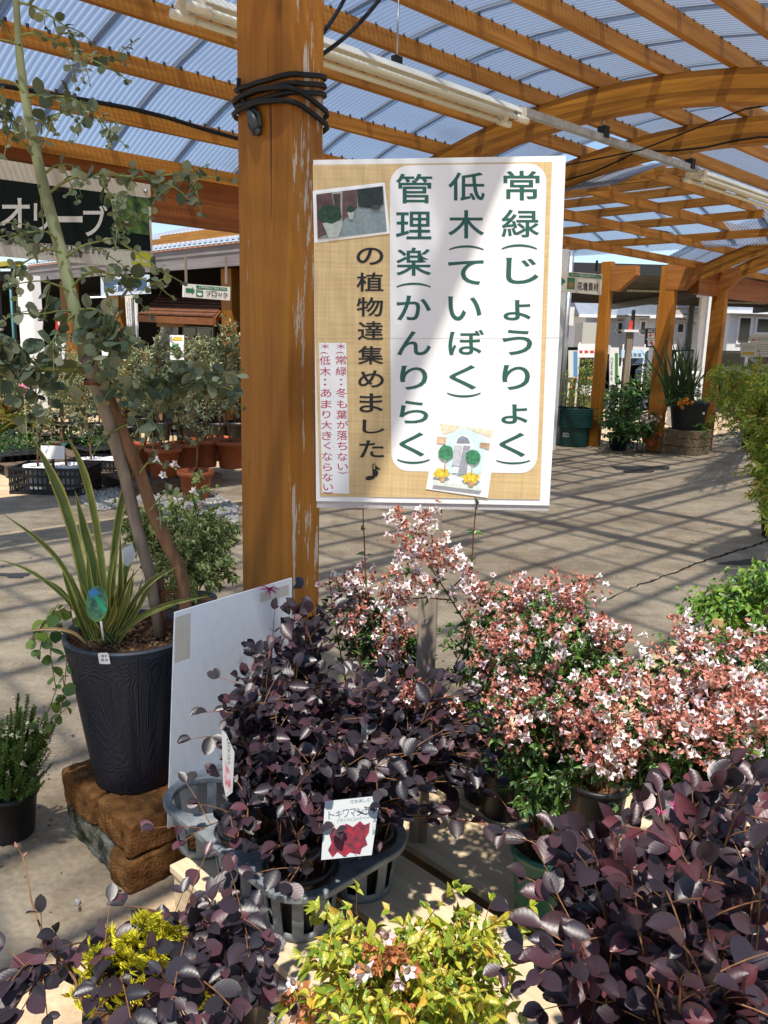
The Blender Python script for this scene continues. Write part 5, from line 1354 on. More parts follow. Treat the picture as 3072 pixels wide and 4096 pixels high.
# oval plant tag
tgp = Plane(at(390, 2420, 2.045), [0.15, -0.95, 0.25])
tg_ = thing('plant_tag', 'oval green and blue photo tag pushed in among the sword leaves', 'plant tag', tgp.at(400, 2490))
ov = [(388 + 42 * cos(a) - 15 * sin(a), 2415 + 68 * sin(a) + 24 * cos(a)) for a in [2 * pi * k / 28 for k in range(28)]]
mb = MB(); mb.prism([tgp.at(x, y, 0) for x, y in ov], tgp.n * 0.0012); mb.build('tag_card', M('tag_lime', (0.10, 0.22, 0.04), 0.35), tg_)
mb = MB(); mb.flat(tgp, [(388 + 38 * cos(a) - 13 * sin(a), 2413 + 62 * sin(a) + 22 * cos(a)) for a in [2 * pi * k / 28 for k in range(28)]], 0.0018); mb.build('tag_photo', M('tag_picture', (0.10, 0.26, 0.12), 0.3, nscale=90, c2=(0.02, 0.06, 0.04)), tg_)
mb = MB(); mb.flat(tgp, [(352, 2365), (375, 2350), (402, 2372), (360, 2395)], 0.0022); mb.build('tag_blue', M('tag_sky', (0.05, 0.20, 0.42), 0.3), tg_)
mb = MB(); mb.flat(tgp, [(372, 2385), (388, 2380), (430, 2440), (416, 2450)], 0.0026); mb.build('tag_band', M('tag_band', (0.02, 0.30, 0.14), 0.3), tg_)
mb = MB(); mb.tube([tgp.at(404, 2486), at(415, 2560, 2.08)], 0.003, 5); mb.build('tag_stem', mt_dullwhite, tg_)

# silver-dollar gum
mt_euc = leafmat('grey_green_round_leaf', [(0.0, (0.05, 0.075, 0.042)), (0.5, (0.12, 0.145, 0.085)), (0.85, (0.22, 0.235, 0.14)), (1.0, (0.30, 0.30, 0.19))], rough=0.62, spec=0.25, trans=0.15, veins=4, vstr=0.12, tcol=1.2)
mt_bark = M('pale_green_bark', (0.30, 0.33, 0.17), 0.65, 0.2, nscale=16, c2=(0.19, 0.19, 0.095), stretch=(1, 1, .25))
mt_bark2 = M('peeling_brown_bark', (0.26, 0.14, 0.075), 0.85, 0.15, nscale=24, c2=(0.10, 0.055, 0.035), stretch=(1, 1, .25), bump=0.5, bscale=60)
eu = thing('gum_tree_sapling', 'tall thin gum tree with round grey-green leaves in the ribbed dark planter', 'tree', at(742, 2480, 2.16))
def path(px, Y0, Y1): return [at(x, y, Y0 + (Y1 - Y0) * i / (len(px) - 1)) for i, (x, y) in enumerate(px)]
MB().tube(path([(343, 1440), (325, 1330), (300, 1240), (275, 1140), (243, 1000), (210, 880), (180, 770), (150, 640), (122, 500), (97, 370), (80, 240), (70, 100), (62, -40), (55, -200)], 2.10, 2.22), [.0170, .0165, .0160, .0155, .0150, .0145, .0140, .0130, .0120, .0110, .0100, .0085, .0075, .006], 12).build('upper_trunk', mt_bark, eu)
MB().tube(path([(742, 2520), (742, 2420), (735, 2330), (702, 2240), (669, 2176), (609, 2044), (560, 1893), (494, 1742), (446, 1622), (400, 1530), (343, 1432)], 2.20, 2.105), [.020, .0185, .0180, .0175, .0175, .0165, .0165, .0165, .0165, .0165, .0165], 12).build('trunk', mt_bark2, eu)
MB().tube(path([(640, 2560), (650, 2450), (640, 2330), (640, 2300)], 2.22, 2.22), [.016, .014, .012, .010], 10).build('trunk', mt_bark2, eu)
lv = Leaves(); st = MB()
def eb(px, n_big, n_tip, Y0=2.12, Y1=None, sp=0.034, r0=0.0035, t0=0.12, side=0):
    Y1 = Y1 or Y0 + random.uniform(-.12, .12)
    cv = np.array(path(px, Y0, Y1)); tt = np.linspace(0, 1, 14); k = np.stack([np.interp(tt, np.linspace(0, 1, len(cv)), cv[:, i]) for i in range(3)], -1)
    for _ in range(2): k[1:-1] = (k[:-2] + 2 * k[1:-1] + k[2:]) / 4
    st.tube(k, list(np.linspace(r0, r0 * .35, 14)), 6, cap=False)
    ff = 1.36 if px[0][1] > 1200 else 1.1; n_big *= ff; n_tip *= ff * .9
    lv.along(k, sp, n_big, t0, True, 1.15, 0.25, 0.05, 0.55, 1 - n_tip / n_big, np.array([0, -.6, .1]))
    for s_ in range(side + 1):
        i = random.randint(4, 11); p = k[i]; d = unit(k[i + 1] - k[i - 1]) * .5 + np.array([random.gauss(0, .5), random.gauss(-.2, .4), random.gauss(-.35, .5)])
        e = p + unit(d) * random.uniform(.07, .14); c2 = bez(p, (p + e) / 2 + np.array([0, 0, .015]), e, 8)
        st.tube(c2, list(np.linspace(.0018, .0009, 8)), 5, cap=False)
        lv.along(c2, sp * .62, n_big * .62, .15, True, 1.15, .25, .05, .55, .5, np.array([0, -.6, .1]))
eb([(75, 10), (130, 20), (200, 60), (260, 105), (300, 140), (300, 200)], .030, .016, 2.16, 2.05, side=3)
eb([(80, 145), (110, 130), (160, 135), (230, 170), (310, 215), (380, 245), (440, 270), (510, 320)], .026, .014, 2.14, 2.0, side=4)
eb([(80, 180), (40, 165), (-20, 155)], .026, .016, 2.14)
eb([(95, 370), (60, 330), (-10, 310)], .028, .018, 2.14)
eb([(110, 390), (140, 375), (200, 385), (280, 380), (340, 430), (400, 470), (440, 530), (500, 580)], .036, .014, 2.12, 2.02, side=4)
eb([(120, 470), (160, 490), (220, 450), (180, 560)], .036, .024, 2.12, 2.06, side=2)
eb([(112, 560), (60, 490), (30, 470), (-10, 430)], .034, .022, 2.12, 2.0, side=2)
eb([(130, 620), (80, 560), (30, 520), (10, 420)], .034, .026, 2.12, 2.02, side=2)
eb([(185, 690), (220, 660), (280, 655), (300, 670)], .030, .022, 2.12, side=1)
eb([(200, 770), (250, 715), (330, 695), (430, 690), (520, 715), (620, 710), (700, 690), (760, 695), (850, 705), (925, 722)], .034, .018, 2.11, 2.02, side=6)
eb([(400, 690), (420, 760), (480, 800), (475, 880), (500, 950)], .034, .022, 2.09, 2.0, side=3)
eb([(560, 712), (640, 720), (720, 760), (755, 800)], .034, .022, 2.08, 2.0, side=2)
eb([(225, 960), (190, 920), (130, 930), (60, 935), (-10, 950)], .034, .020, 2.12, 2.0, side=3)
eb([(245, 1010), (180, 990), (120, 1040), (60, 1060)], .034, .024, 2.11, 2.02, side=2)
eb([(265, 1030), (330, 980), (400, 965), (460, 950), (500, 930)], .026, .016, 2.11, 2.02, side=1)
eb([(470, 960), (560, 1020), (640, 1080), (730, 1130)], .030, .016, 2.05, 2.0, side=1)
eb([(290, 1150), (330, 1090), (390, 1080), (450, 1100), (560, 1110), (620, 1130), (650, 1160), (690, 1190)], .040, .014, 2.11, 2.0, side=2)
eb([(275, 1165), (230, 1140), (160, 1120), (40, 1140)], .036, .020, 2.11, 2.04)
eb([(300, 1250), (240, 1240), (160, 1260), (60, 1250), (20, 1280)], .028, .018, 2.11, 2.03)
eb([(310, 1250), (260, 1290), (230, 1330), (200, 1380)], .038, .030, 2.11, 2.0, side=2)
eb([(320, 1240), (370, 1230), (430, 1260), (470, 1330), (480, 1380)], .044, .036, 2.11, 2.02, sp=.024, side=3)
eb([(330, 1310), (380, 1310), (430, 1330), (470, 1370)], .042, .034, 2.10, 2.0, sp=.026, side=1)
eb([(340, 1480), (280, 1480), (200, 1475), (100, 1470), (-20, 1440)], .040, .034, 2.11, 1.98, r0=.0095, side=6, sp=.028)
eb([(250, 1480), (180, 1530), (120, 1560), (60, 1590)], .036, .026, 2.08, 2.0, side=2)
eb([(300, 1485), (270, 1560), (240, 1620), (180, 1640)], .036, .026, 2.08, 2.0, side=2)
eb([(150, 1470), (90, 1400), (60, 1360), (10, 1380)], .046, .040, 2.05, 1.98, sp=.026, side=2)
eb([(455, 1650), (520, 1590), (600, 1560), (690, 1510), (780, 1480), (880, 1490), (945, 1500)], .036, .030, 2.13, 2.1, r0=.005, sp=.026, side=8)
eb([(560, 1570), (650, 1560), (740, 1540), (840, 1530), (930, 1560)], .034, .028, 2.12, 2.1, side=5, sp=.026)
eb([(345, 1520), (420, 1530), (480, 1560), (520, 1600)], .038, .030, 2.11, 2.03, side=3)
eb([(580, 1570), (620, 1620), (600, 1660), (590, 1690)], .040, .036, 2.06, 2.02, side=1)
eb([(500, 1700), (460, 1720), (430, 1745)], .022, .018, 2.12, 2.08)
eb([(560, 1890), (590, 1850), (615, 1830)], .022, .016, 2.12, 2.08)
eb([(600, 2040), (640, 1990), (670, 1960)], .022, .020, 2.12, 2.08, side=1)
lv.make('foliage', T_ROUND, mt_euc, eu); st.build('branch', mt_gstem, eu)
stk = thing('wooden_stake', 'grey weathered stake tied to the gum tree in the dark planter', 'stake', at(620, 2500, 2.17))
MB().tube(path([(640, 2540), (600, 2300), (545, 2100), (500, 1900), (440, 1700), (358, 1462), (352, 1440)], 2.2, 2.075), [.0155, .016, .0165, .017, .017, .017, .0165], 14).build('stake', mt_stake, stk)
mb = MB()
for k in range(5):
    c = at(385 + k * 2, 1520 + 5 * k, 2.10); 
    mb.tube([c + np.array([.030 * cos(a), .028 * sin(a), .006 * sin(a + k)]) for a in np.linspace(0, 6.4, 14)], .0028, 5)
mb.tube(path([(390, 1525), (430, 1530), (470, 1548), (490, 1570)], 2.07, 2.06), .003, 5)
for k in range(4):
    c = at(715, 2355 + k * 8, 2.19); mb.tube([at(600, 2360 + k * 9, 2.20), at(660, 2362 + k * 9, 2.19), at(745, 2360 + k * 9, 2.175), at(760, 2365 + k * 9, 2.19)], .0022, 5)
mb.build('twine', M('palm_twine', (0.13, 0.05, 0.028), 0.9, 0.1, noise=0.4, nscale=80), stk)

# creeping vine over the planter's left edge
mt_vine = leafmat('vine_leaf', [(0.0, (0.04, 0.085, 0.018)), (0.6, (0.09, 0.16, 0.03)), (1.0, (0.20, 0.28, 0.04))], rough=0.45, trans=0.25, veins=5)
vn = thing('trailing_vine', 'trailing green vine hanging down the left side of the dark planter', 'vine', at(270, 2540, 2.16))
lv = Leaves(); st = MB()
for px in ([(300, 2560), (240, 2500), (200, 2560), (205, 2640), (225, 2760), (190, 2850)], [(300, 2540), (280, 2420), (240, 2440), (170, 2500), (140, 2560)], [(310, 2560), (270, 2600), (262, 2700), (255, 2790), (240, 2860)], [(300, 2560), (210, 2480), (180, 2480), (130, 2560)], [(290, 2420), (230, 2420), (180, 2500), (160, 2600)], [(250, 2700), (270, 2830), (200, 2890), (150, 2900)]):
    cv = path(px, 2.16, 2.08); st.tube(cv, .0014, 5, cap=False); lv.along(np.array(cv), .024, .038, .10, False, 1.1, .5, .1, .45, .2, np.array([0, -.6, .3]))
lv.make('foliage', T_ROUND, mt_vine, vn); st.build('stem', mt_stem, vn)

# heath-like plant in a black pot at the left edge
hb = gz(40, 3330, 0)
ht = thing('heath_plant', 'small needle-leaved plant with pale flowers in a black pot on the concrete', 'plant', hb)
nursery_pot(ht, hb, 0.088, 0.155)
mt_heath = leafmat('heath_needle', [(0.0, (0.035, 0.095, 0.02)), (0.6, (0.085, 0.18, 0.03)), (1.0, (0.18, 0.26, 0.05))], rough=0.5, trans=0.2, veins=0)
lv = Leaves(); st = MB(); tips = []
for k in range(210):
    tip = in_blob(pick([(60, 3050, 2.12, 150, 130, .09), (90, 2920, 2.14, 110, 90, .05), (100, 2820, 2.15, 45, 60, .03), (190, 2900, 2.14, 50, 60, .03), (-40, 3050, 2.1, 120, 150, .08)]))
    cv = bez(hb + ZV * .14, hb * .4 + tip * .6 + ZV * .01, tip, 8); st.tube(cv, .0012, 4, cap=False)
    for ph in range(3): lv.along(cv, .006, .013, .40, True, .85, .4, 0, .3, .3, None)
    tips.append(tip)
lv.make('foliage', T_NEEDLE, mt_heath, ht, width=np.full(len(lv.P), 1.5)); st.build('stem', mt_stem, ht)
n = 46; ii = rng.choice(len(tips), n)
scatter('blossom', T_FLOWER, np.array(tips)[ii] + rng.normal(0, .012, (n, 3)) + np.array([.01, -.02, 0]), rng.normal(0, 1, (n, 3)), rng.normal(0, 1, (n, 3)), np.full(n, .014), leafmat('cream_petal', [(0, (0.62, 0.48, 0.40)), (1, (0.78, 0.70, 0.52))], rough=.6, trans=.2, veins=0), ht)

# variegated shrub behind the planter
mt_var = leafmat('cream_edged_leaf', [(0.0, (0.06, 0.11, 0.025)), (0.6, (0.13, 0.19, 0.045)), (1.0, (0.24, 0.29, 0.08))], rough=0.42, trans=0.2, veins=3, margin=(0.50, 0.49, 0.22), mw=0.20)
vb = gz(760, 2560, 0.0)
vt = thing('variegated_shrub', 'cream and green variegated shrub behind the dark planter, left of the near post', 'shrub', vb)
nursery_pot(vt, vb, 0.13, 0.22)
shrub(vt, [vb + ZV * .2], [(760, 2180, 2.80, 200, 160, .16), (880, 2200, 2.85, 90, 170, .12), (560, 2150, 2.95, 100, 130, .1), (640, 2320, 2.75, 130, 90, .1), (820, 2330, 2.75, 130, 80, .1), (660, 2020, 2.9, 60, 60, .06), (800, 1950, 2.85, 40, 60, .04), (520, 2080, 2.9, 60, 60, .05), (900, 2080, 2.9, 60, 60, .06)], 150, 0.026, 0.048, T_ABEL, mt_var, mt_gstem, pairs=True, side=2, rad=.0022, face=TO_CAM * .3)
fl = [(640, 1890), (660, 1900), (690, 1895), (745, 2020), (770, 2010), (790, 2030), (470, 2070), (750, 2045)]
scatter('blossom', T_FLOWER, [at(x, y, 2.75) for x, y in fl] + rng.normal(0, .015, (len(fl), 3)), rng.normal(0, 1, (len(fl), 3)) + np.array([0, -.8, .3]), rng.normal(0, 1, (len(fl), 3)), np.full(len(fl), .034), mt_petal, vt)

# ------------------------------------------------------------------ plant labels
mt_card = M('label_card', (0.36, 0.38, 0.385), 0.4, 0.35)
def card(name, label, px, Y, nrm, group=None, cat='plant label'):
    pl = Plane(at(px[0][0], px[0][1], Y), nrm)
    t = thing(name, label, cat, pl.at(*px[-1]), group)
    MB().prism([pl.at(x, y, 0) for x, y in px], pl.n * 0.0008).build('card', mt_card, t)
    return t, pl
cpos = at(1400, 3280, 1.50)
lt, lp = card('plant_label', 'white photo label with red flowers and Japanese plant name in the front purple shrub', [(1300, 3205), (1520, 3182), (1487, 3420), (1285, 3440)], 1.495, [-.05, -.85, .5])
mb = MB(); mb.line(lp, 'トキワマンサク', 1312, 3262, 1512, 3238, 32, .0014); mb.build('name_lettering', M('label_grey', (0.07, 0.08, 0.10), 0.5), lt)
mb = MB(); mb.line(lp, 'ブラックビューティー', 1345, 3284, 1478, 3270, 13, .0014); mb.line(lp, '花を楽しむ', 1400, 3208, 1485, 3198, 14, .0014); mb.vline(lp, '黒い葉', 1500, 3270, 1494, 3340, 14, .0014); mb.build('small_lettering', M('label_teal', (0.10, 0.17, 0.17), 0.5), lt)
mb = MB(); mb.flat(lp, [(1318, 3340), (1335, 3312), (1362, 3322), (1384, 3294), (1412, 3308), (1440, 3284), (1458, 3300), (1480, 3290), (1476, 3330), (1462, 3352), (1470, 3380), (1448, 3392), (1440, 3418), (1400, 3410), (1378, 3428), (1350, 3408), (1330, 3430), (1312, 3400), (1326, 3372)], .0014); mb.build('photo_print', M('label_photo', (0.24, 0.010, 0.022), 0.4, nscale=90, c2=(0.035, 0.012, 0.02)), lt)
lt, lp = card('plant_label', 'narrow white label with handwriting standing at the left ring of the grey tray', [(888, 2920), (905, 2935), (938, 3010), (930, 3170), (905, 3190), (893, 3130)], 1.60, [-.7, -.65, .2])
mb = MB(); mb.vline(lp, 'トキワマンサク', 915, 2950, 915, 3060, 14, .0012); mb.build('lettering', mt_black, lt)
mb = MB(); mb.flat(lp, [(900, 3040), (920, 3090), (925, 3160), (908, 3175), (896, 3110)], .0013); mb.build('photo_print', M('label_photo2', (0.30, 0.03, 0.06), 0.35, nscale=75, c2=(0.45, 0.42, 0.44)), lt)
lt, lp = card('plant_label', 'white label among the purple leaves in the middle of the tray', [(1446, 2872), (1476, 2902), (1468, 2985), (1444, 2995)], 1.68, [.3, -.9, .2])
mb = MB(); mb.vline(lp, 'マンサク', 1458, 2890, 1456, 2980, 14, .0012); mb.build('lettering', mt_black, lt)
card('plant_label', 'pale blank plastic label leaning against the white board', [(985, 2690), (1002, 2684), (1006, 2700), (985, 2800), (970, 2800)], 1.82, [-.2, -.9, .3])
lt, lp = card('plant_label', 'white printed label half hidden under the pink flowering shrub', [(2160, 2890), (2380, 2905), (2330, 3110), (2160, 3090)], 1.74, [.1, -.9, .35])
mb = MB(); mb.line(lp, '花のシンボル', 2200, 2925, 2330, 2932, 24, .0014); mb.build('lettering', M('label_grey2', (0.12, 0.13, 0.14), 0.5), lt)
card('plant_label', 'white label hanging between the sword leaves and the gum trunk', [(490, 2200), (530, 2175), (545, 2220), (515, 2265), (498, 2262)], 2.13, [-.3, -.9, .3])
# ------------------------------------------------------------------ right side, near
mt_bright = leafmat('bright_green_leaf', [(0.0, (0.03, 0.085, 0.012)), (0.5, (0.075, 0.18, 0.02)), (1.0, (0.20, 0.32, 0.04))], rough=0.35, spec=0.5, trans=0.3, veins=5)
rb = gz(3000, 2690, 0.0)
rt = thing('bright_green_shrub', 'bright green leafy shrub in a black pot at the right edge', 'shrub', rb)
nursery_pot(rt, rb, 0.18, 0.30)
shrub(rt, [rb + ZV * .28], [(2850, 2420, 3.35, 130, 90, .15), (3000, 2400, 3.3, 100, 130, .15), (2900, 2540, 3.25, 130, 70, .12), (3060, 2330, 3.3, 60, 90, .1), (2780, 2450, 3.4, 60, 70, .08)], 74, .035, .062, T_BROAD, mt_bright, mt_gstem, side=2, rad=.0035, face=TO_CAM * .3)
mb = MB(); mb.box(at(3035, 2590, 3.18), .03, .003, .035); mb.build('price_label', mt_white, rt)
pl_ = pallet(2.35, 3.1, 0.35, 1.15, 0.10, 'weathered grey pallet beside the bright green shrub at right', 3, mat=mt_darkwood, h=0.09) if False else None
mb = MB(); a, b = at(2960, 2690, 2.9), at(3120, 2725, 2.75)
bd = thing('shelf_board', 'grey wooden board end at the right edge below the black pot', 'board', (a + b) / 2 - ZV * .3)
mb.bar(a, b, .12, .05); mb.build('board', mt_stake, bd); mb = MB()
for u in (.1, .9):
    q = a + (b - a) * u; mb.box(q * np.array([1, 1, .5]) - ZV * .012, .05, .05, q[2] - .05)
mb.build('leg', mt_stake, bd)
# small easel
ez = thing('small_easel', 'small wooden A-frame board half buried in the pink blossom', 'easel', W(2.0, 0.75, 0.153))
ep = Plane(at(2850, 2600, 1.98), [-.75, -.6, .25])
mb = MB(); A = at(2872, 2478, 2.0); B = at(2840, 2620, 1.98); Bf = at(2765, 2740, 1.92)
mb.bar(A, B * .15 + at(2836, 2740, 1.97) * .85, .022, .02, np.array([.6, -.8, 0])); mb.bar(at(2842, 2600, 1.98), Bf, .022, .02, np.array([.6, -.8, 0]))
mb.bar(at(2836, 2700, 1.97), at(2836, 2700, 1.97) * np.array([1, 1, 0]) + ZV * .155, .022, .02, np.array([.6, -.8, 0]))
mb.build('frame', wood('easel_wood', (0.33, 0.18, 0.07), (0.52, 0.32, 0.15), .6, axis=2), ez)
MB().prism([A - np.array([.003, 0, .01]), at(2830, 2545, 2.03), at(2838, 2650, 2.03), B], np.array([.0, .006, 0])).build('panel', M('easel_panel', (0.36, 0.42, 0.46), .4), ez)
MB().prism([at(2822, 2650, 1.97), at(2866, 2655, 1.97), at(2862, 2790, 1.95), at(2815, 2790, 1.95)], np.array([0, .02, 0])).build('foot_block', mt_pallet, ez)
# feathery shrub at the right edge
mt_feather = leafmat('feathery_leaf', [(0.0, (0.09, 0.16, 0.015)), (0.5, (0.20, 0.30, 0.03)), (0.85, (0.36, 0.42, 0.06)), (1.0, (0.46, 0.28, 0.08))], rough=0.45, trans=0.3, veins=0)
def feathery(label, base, blobs, n, size, group='feathery shrubs at the right'):
    t = thing('feathery_shrub', label, 'shrub', base, group)
    nursery_pot(t, base, .2, .28)
    shrub(t, [base + ZV * .25], blobs, n, .035, size, T_LANCE, mt_feather, mt_stem, side=3, rad=.005, up=.6, jit=.5, pairs=True)
    return t
feathery('large feathery green shrub filling the right edge beside the walkway', gz(3130, 2150), [(3060, 1720, 5.2, 80, 170, .3), (3030, 1640, 5.4, 60, 90, .2), (3060, 1900, 5.0, 60, 120, .25), (3080, 1560, 5.4, 50, 90, .2), (3020, 1960, 5.0, 50, 40, .15), (3080, 2080, 4.9, 40, 80, .1)], 190, .085)
feathery('reddish-tipped feathery shrub behind, between the right post and the edge', gz(3010, 1790), [(2920, 1530, 8.6, 110, 80, .4), (2870, 1600, 8.6, 60, 120, .3), (2960, 1640, 8.5, 80, 90, .4), (3010, 1500, 8.7, 70, 60, .3)], 120, .10)

# ------------------------------------------------------------------ right side, middle distance
mt_midgreen = leafmat('broad_dark_leaf', [(0.0, (0.015, 0.045, 0.012)), (0.6, (0.04, 0.105, 0.022)), (1.0, (0.10, 0.20, 0.03))], rough=.4, trans=.25, veins=4)
mt_yelgreen = leafmat('yellow_green_leaf', [(0.0, (0.06, 0.13, 0.02)), (0.6, (0.20, 0.27, 0.035)), (1.0, (0.42, 0.38, 0.06))], rough=.45, trans=.25, veins=0)
def bush(label, base, blobs, n, size, mat, tpl=T_BROAD, name='leafy_bush', pot=(.15, .25), group=None, side=2, sp=.05, rad=.005, cat='bush'):
    t = thing(name, label, cat, base, group)
    if pot: nursery_pot(t, base, *pot)
    shrub(t, [base + ZV * (pot[1] - .03 if pot else .02)], blobs, n, sp, size, tpl, mat, mt_gstem, side=side, rad=rad, jit=.45)
    return t
G_B = 'leafy bushes along the far walkway'
bush('broad-leaved dark green bush between the far posts', gz(2490, 1770), [(2490, 1610, 12.2, 80, 90, .4), (2570, 1640, 12.0, 60, 80, .3), (2440, 1700, 11.8, 40, 50, .3), (2540, 1560, 12.2, 50, 40, .3)], 90, .15, mt_midgreen, group=G_B, sp=.09)
bush('low bush with big pale leaves at the foot of the middle canopy post', gz(2470, 1800), [(2470, 1710, 11.4, 70, 50, .3), (2540, 1720, 11.4, 60, 40, .3)], 44, .14, mt_midgreen, group=G_B, sp=.09)
bush('rounded dark bush behind the middle canopy post', gz(2610, 1740), [(2610, 1500, 13.6, 60, 60, .4), (2640, 1560, 13.4, 60, 60, .3)], 60, .10, mt_midgreen, T_ABEL, group=G_B, sp=.06)
bush('yellow-green bush in the dark green tubs right of the poster', gz(2290, 1700), [(2290, 1590, 12.5, 75, 45, .3), (2240, 1490, 13.0, 40, 40, .3), (2340, 1480, 13.2, 50, 50, .3)], 70, .07, mt_yelgreen, T_ABEL, group=G_B, pot=None, sp=.05)
bush('green bush behind the white sign stands right of the poster', gz(2340, 1740), [(2340, 1500, 14.2, 60, 60, .4), (2250, 1500, 14.2, 40, 50, .4)], 50, .09, mt_midgreen, T_ABEL, group=G_B, sp=.06)
bush('bush with orange-brown tips behind the feathery shrubs', gz(2990, 1740), [(2960, 1700, 11.5, 90, 90, .5), (2880, 1690, 11.8, 50, 80, .3)], 70, .10, mt_midgreen, T_LANCE, group=G_B, sp=.06)
bush('low white-flowered plant right of the dark tub of grass', gz(2800, 1790), [(2800, 1720, 11.6, 35, 40, .15)], 26, .09, mt_bright, group=G_B, pot=(.10, .16), sp=.05)
# stacked dark green tubs
tb = gz(2285, 1782)
tt_ = thing('plastic_tub_stack', 'stack of dark green plastic tubs with white lettering right of the poster', 'tubs', tb)
prof = [(.20, 0), (.21, .01), (.235, .30)]
for k in range(8): prof += [(.255, .30 + k * .035), (.262, .305 + k * .035), (.262, .325 + k * .035), (.255, .33 + k * .035)]
def sq(prof, c, t, name, mat, e=5.0, n=48):
    vs = []; k = len(prof)
    for r, z in prof:
        for j in range(n):
            a = 2 * pi * j / n; q = r / (abs(cos(a)) ** e + abs(sin(a)) ** e) ** (1 / e)
            vs.append(np.array(c) + np.array([q * cos(a), q * sin(a) , z]))
    fs = [(i * n + j, i * n + (j + 1) % n, (i + 1) * n + (j + 1) % n, (i + 1) * n + j) for i in range(k - 1) for j in range(n)] + [tuple(range(n - 1, -1, -1))]
    return MB().add(vs, fs, False).build(name, mat, t)
sq(prof, tb, tt_, 'tub', M('dark_green_tub', (0.006, 0.05, 0.038), .45, .4, noise=.2))
fpl = Plane(tb + np.array([0, -.228, .15]), [0, -1, -.08])
mb = MB(); mb.line(fpl, 'JOYFUL', 2250, 1734, 2277, 1736, 7, .004); mb.line(fpl, 'HONDA', 2250, 1744, 2277, 1746, 7, .004); mb.build('lettering', mt_white, tt_)
# dark tub of grass on stone blocks
bc = gz(2735, 1812)
G_S = 'tan stone blocks under the tub of grass'
mt_tan = M('tan_stone', (0.30, 0.22, 0.13), .9, .15, nscale=8, c2=(0.15, 0.105, 0.06), bump=.8, bscale=50)
bp_, bq_ = bc @ PV, bc @ QV
for k, lab in enumerate(('lowest', 'middle', 'top')):
    rough_block(bp_ - .22, bp_ + .02, bq_ - .28, bq_ + .28, .117 * k, .117 * k + .114, mt_tan, 'stone_block', 'tan stone block, %s of the left pile under the far dark tub' % lab, 20 + k, .012, G_S)
    rough_block(bp_ + .03, bp_ + .26, bq_ - .28, bq_ + .28, .117 * k, .117 * k + .114, mt_tan, 'stone_block', 'tan stone block, %s of the right pile under the far dark tub' % lab, 30 + k, .012, G_S)
bc2 = W(bp_ + .02, bq_, .352)
bt2 = thing('planter', 'large dark tub planted with tall grass and orange flowers on stone blocks', 'planter', bc2)
MB().lathe([(.20, 0), (.215, .02), (.265, .34), (.285, .37), (.285, .40), (.265, .40), (.26, .36)], bc2, 40).build('tub', M('dark_resin', (0.02, 0.024, 0.032), .5, .4), bt2)
soil_disc(bc2 + ZV * .36, .26, 20, mt_soil, bt2)
mb = MB(); mb.box(bc2 + np.array([.12, -.255, .25]), .03, .004, .035); mb.build('price_sticker', mt_white, bt2)
gt = thing('ornamental_grass', 'tall dark grass with leafy trailing plants and orange flowers growing in the far dark tub', 'grass plant', bc2 + ZV * .36)
V.clear(); F.clear(); UV.clear(); RN.clear()
for k in range(70):
    x0 = 2720 + random.uniform(-55, 55); hgt = random.uniform(120, 290); lean = random.gauss(0, 45)
    sword([(x0, 1625), (x0 + lean * .3, 1625 - hgt * .5), (x0 + lean, 1625 - hgt)], 11.15, 11.15 + random.uniform(-.3, .3), .022, 0)
raw_leaves('grass_blades', leafmat('grass_blade', [(0, (.02, .045, .015)), (1, (.07, .11, .03))], trans=.2, veins=0), gt)
V.clear(); F.clear(); UV.clear(); RN.clear()
shrub(gt, [bc2 + ZV * .36], [(2720, 1580, 11.1, 80, 35, .25), (2660, 1590, 11.1, 30, 35, .15), (2790, 1570, 11.1, 40, 40, .15), (2725, 1640, 10.95, 12, 25, .02)], 44, .05, .075, T_BROAD, mt_midgreen, mt_gstem, rad=.003)
n = 14; scatter('orange_flower', T_FLOWER, [at(2745 + random.gauss(0, 16), 1610 + random.gauss(0, 6), 10.88) for _ in range(n)], rng.normal(0, .5, (n, 3)) + np.array([0, -1, .4]), rng.normal(0, 1, (n, 3)), np.full(n, .05), M('orange_petal', (.65, .20, .02), .5), gt)
# small orange pot with white flowers on a wire stand
oc = gz(2592, 1808)
ot = thing('potted_white_flowers', 'white flowers in a small orange pot left of the stone blocks', 'potted plant', oc)
mt_terra = M('terracotta_plastic', (0.33, 0.085, 0.028), .55, .3, noise=.2, nscale=7)
MB().lathe([(.085, .10), (.09, .11), (.115, .27), (.13, .27), (.13, .305), (.11, .305)], oc, 28).build('pot', mt_terra, ot)
mb = MB()
for sx in (-.13, .13):
    for sy in (-.13, .13): mb.box(oc + np.array([sx, sy, .12]), .012, .012, .24)
for z in (.0 + .012, .23): 
    for s_ in (-.13, .13): mb.box(oc + np.array([0, s_, z]), .27, .012, .014); mb.box(oc + np.array([s_, 0, z]), .012, .25, .014)
mb.build('wire_stand', mt_blackplastic, ot)
shrub(ot, [oc + ZV * .29], [(2592, 1700, 11.6, 45, 45, .15), (2560, 1720, 11.6, 30, 30, .1)], 30, .05, .085, T_BROAD, mt_midgreen, mt_gstem, rad=.003)
n = 18; scatter('blossom', T_FLOWER, [at(random.choice((2575, 2600, 2622)) + random.gauss(0, 10), 1682 + random.gauss(0, 9), 11.4) for _ in range(n)], rng.normal(0, .5, (n, 3)) + np.array([0, -1, .4]), rng.normal(0, 1, (n, 3)), np.full(n, .045), mt_petal, ot)

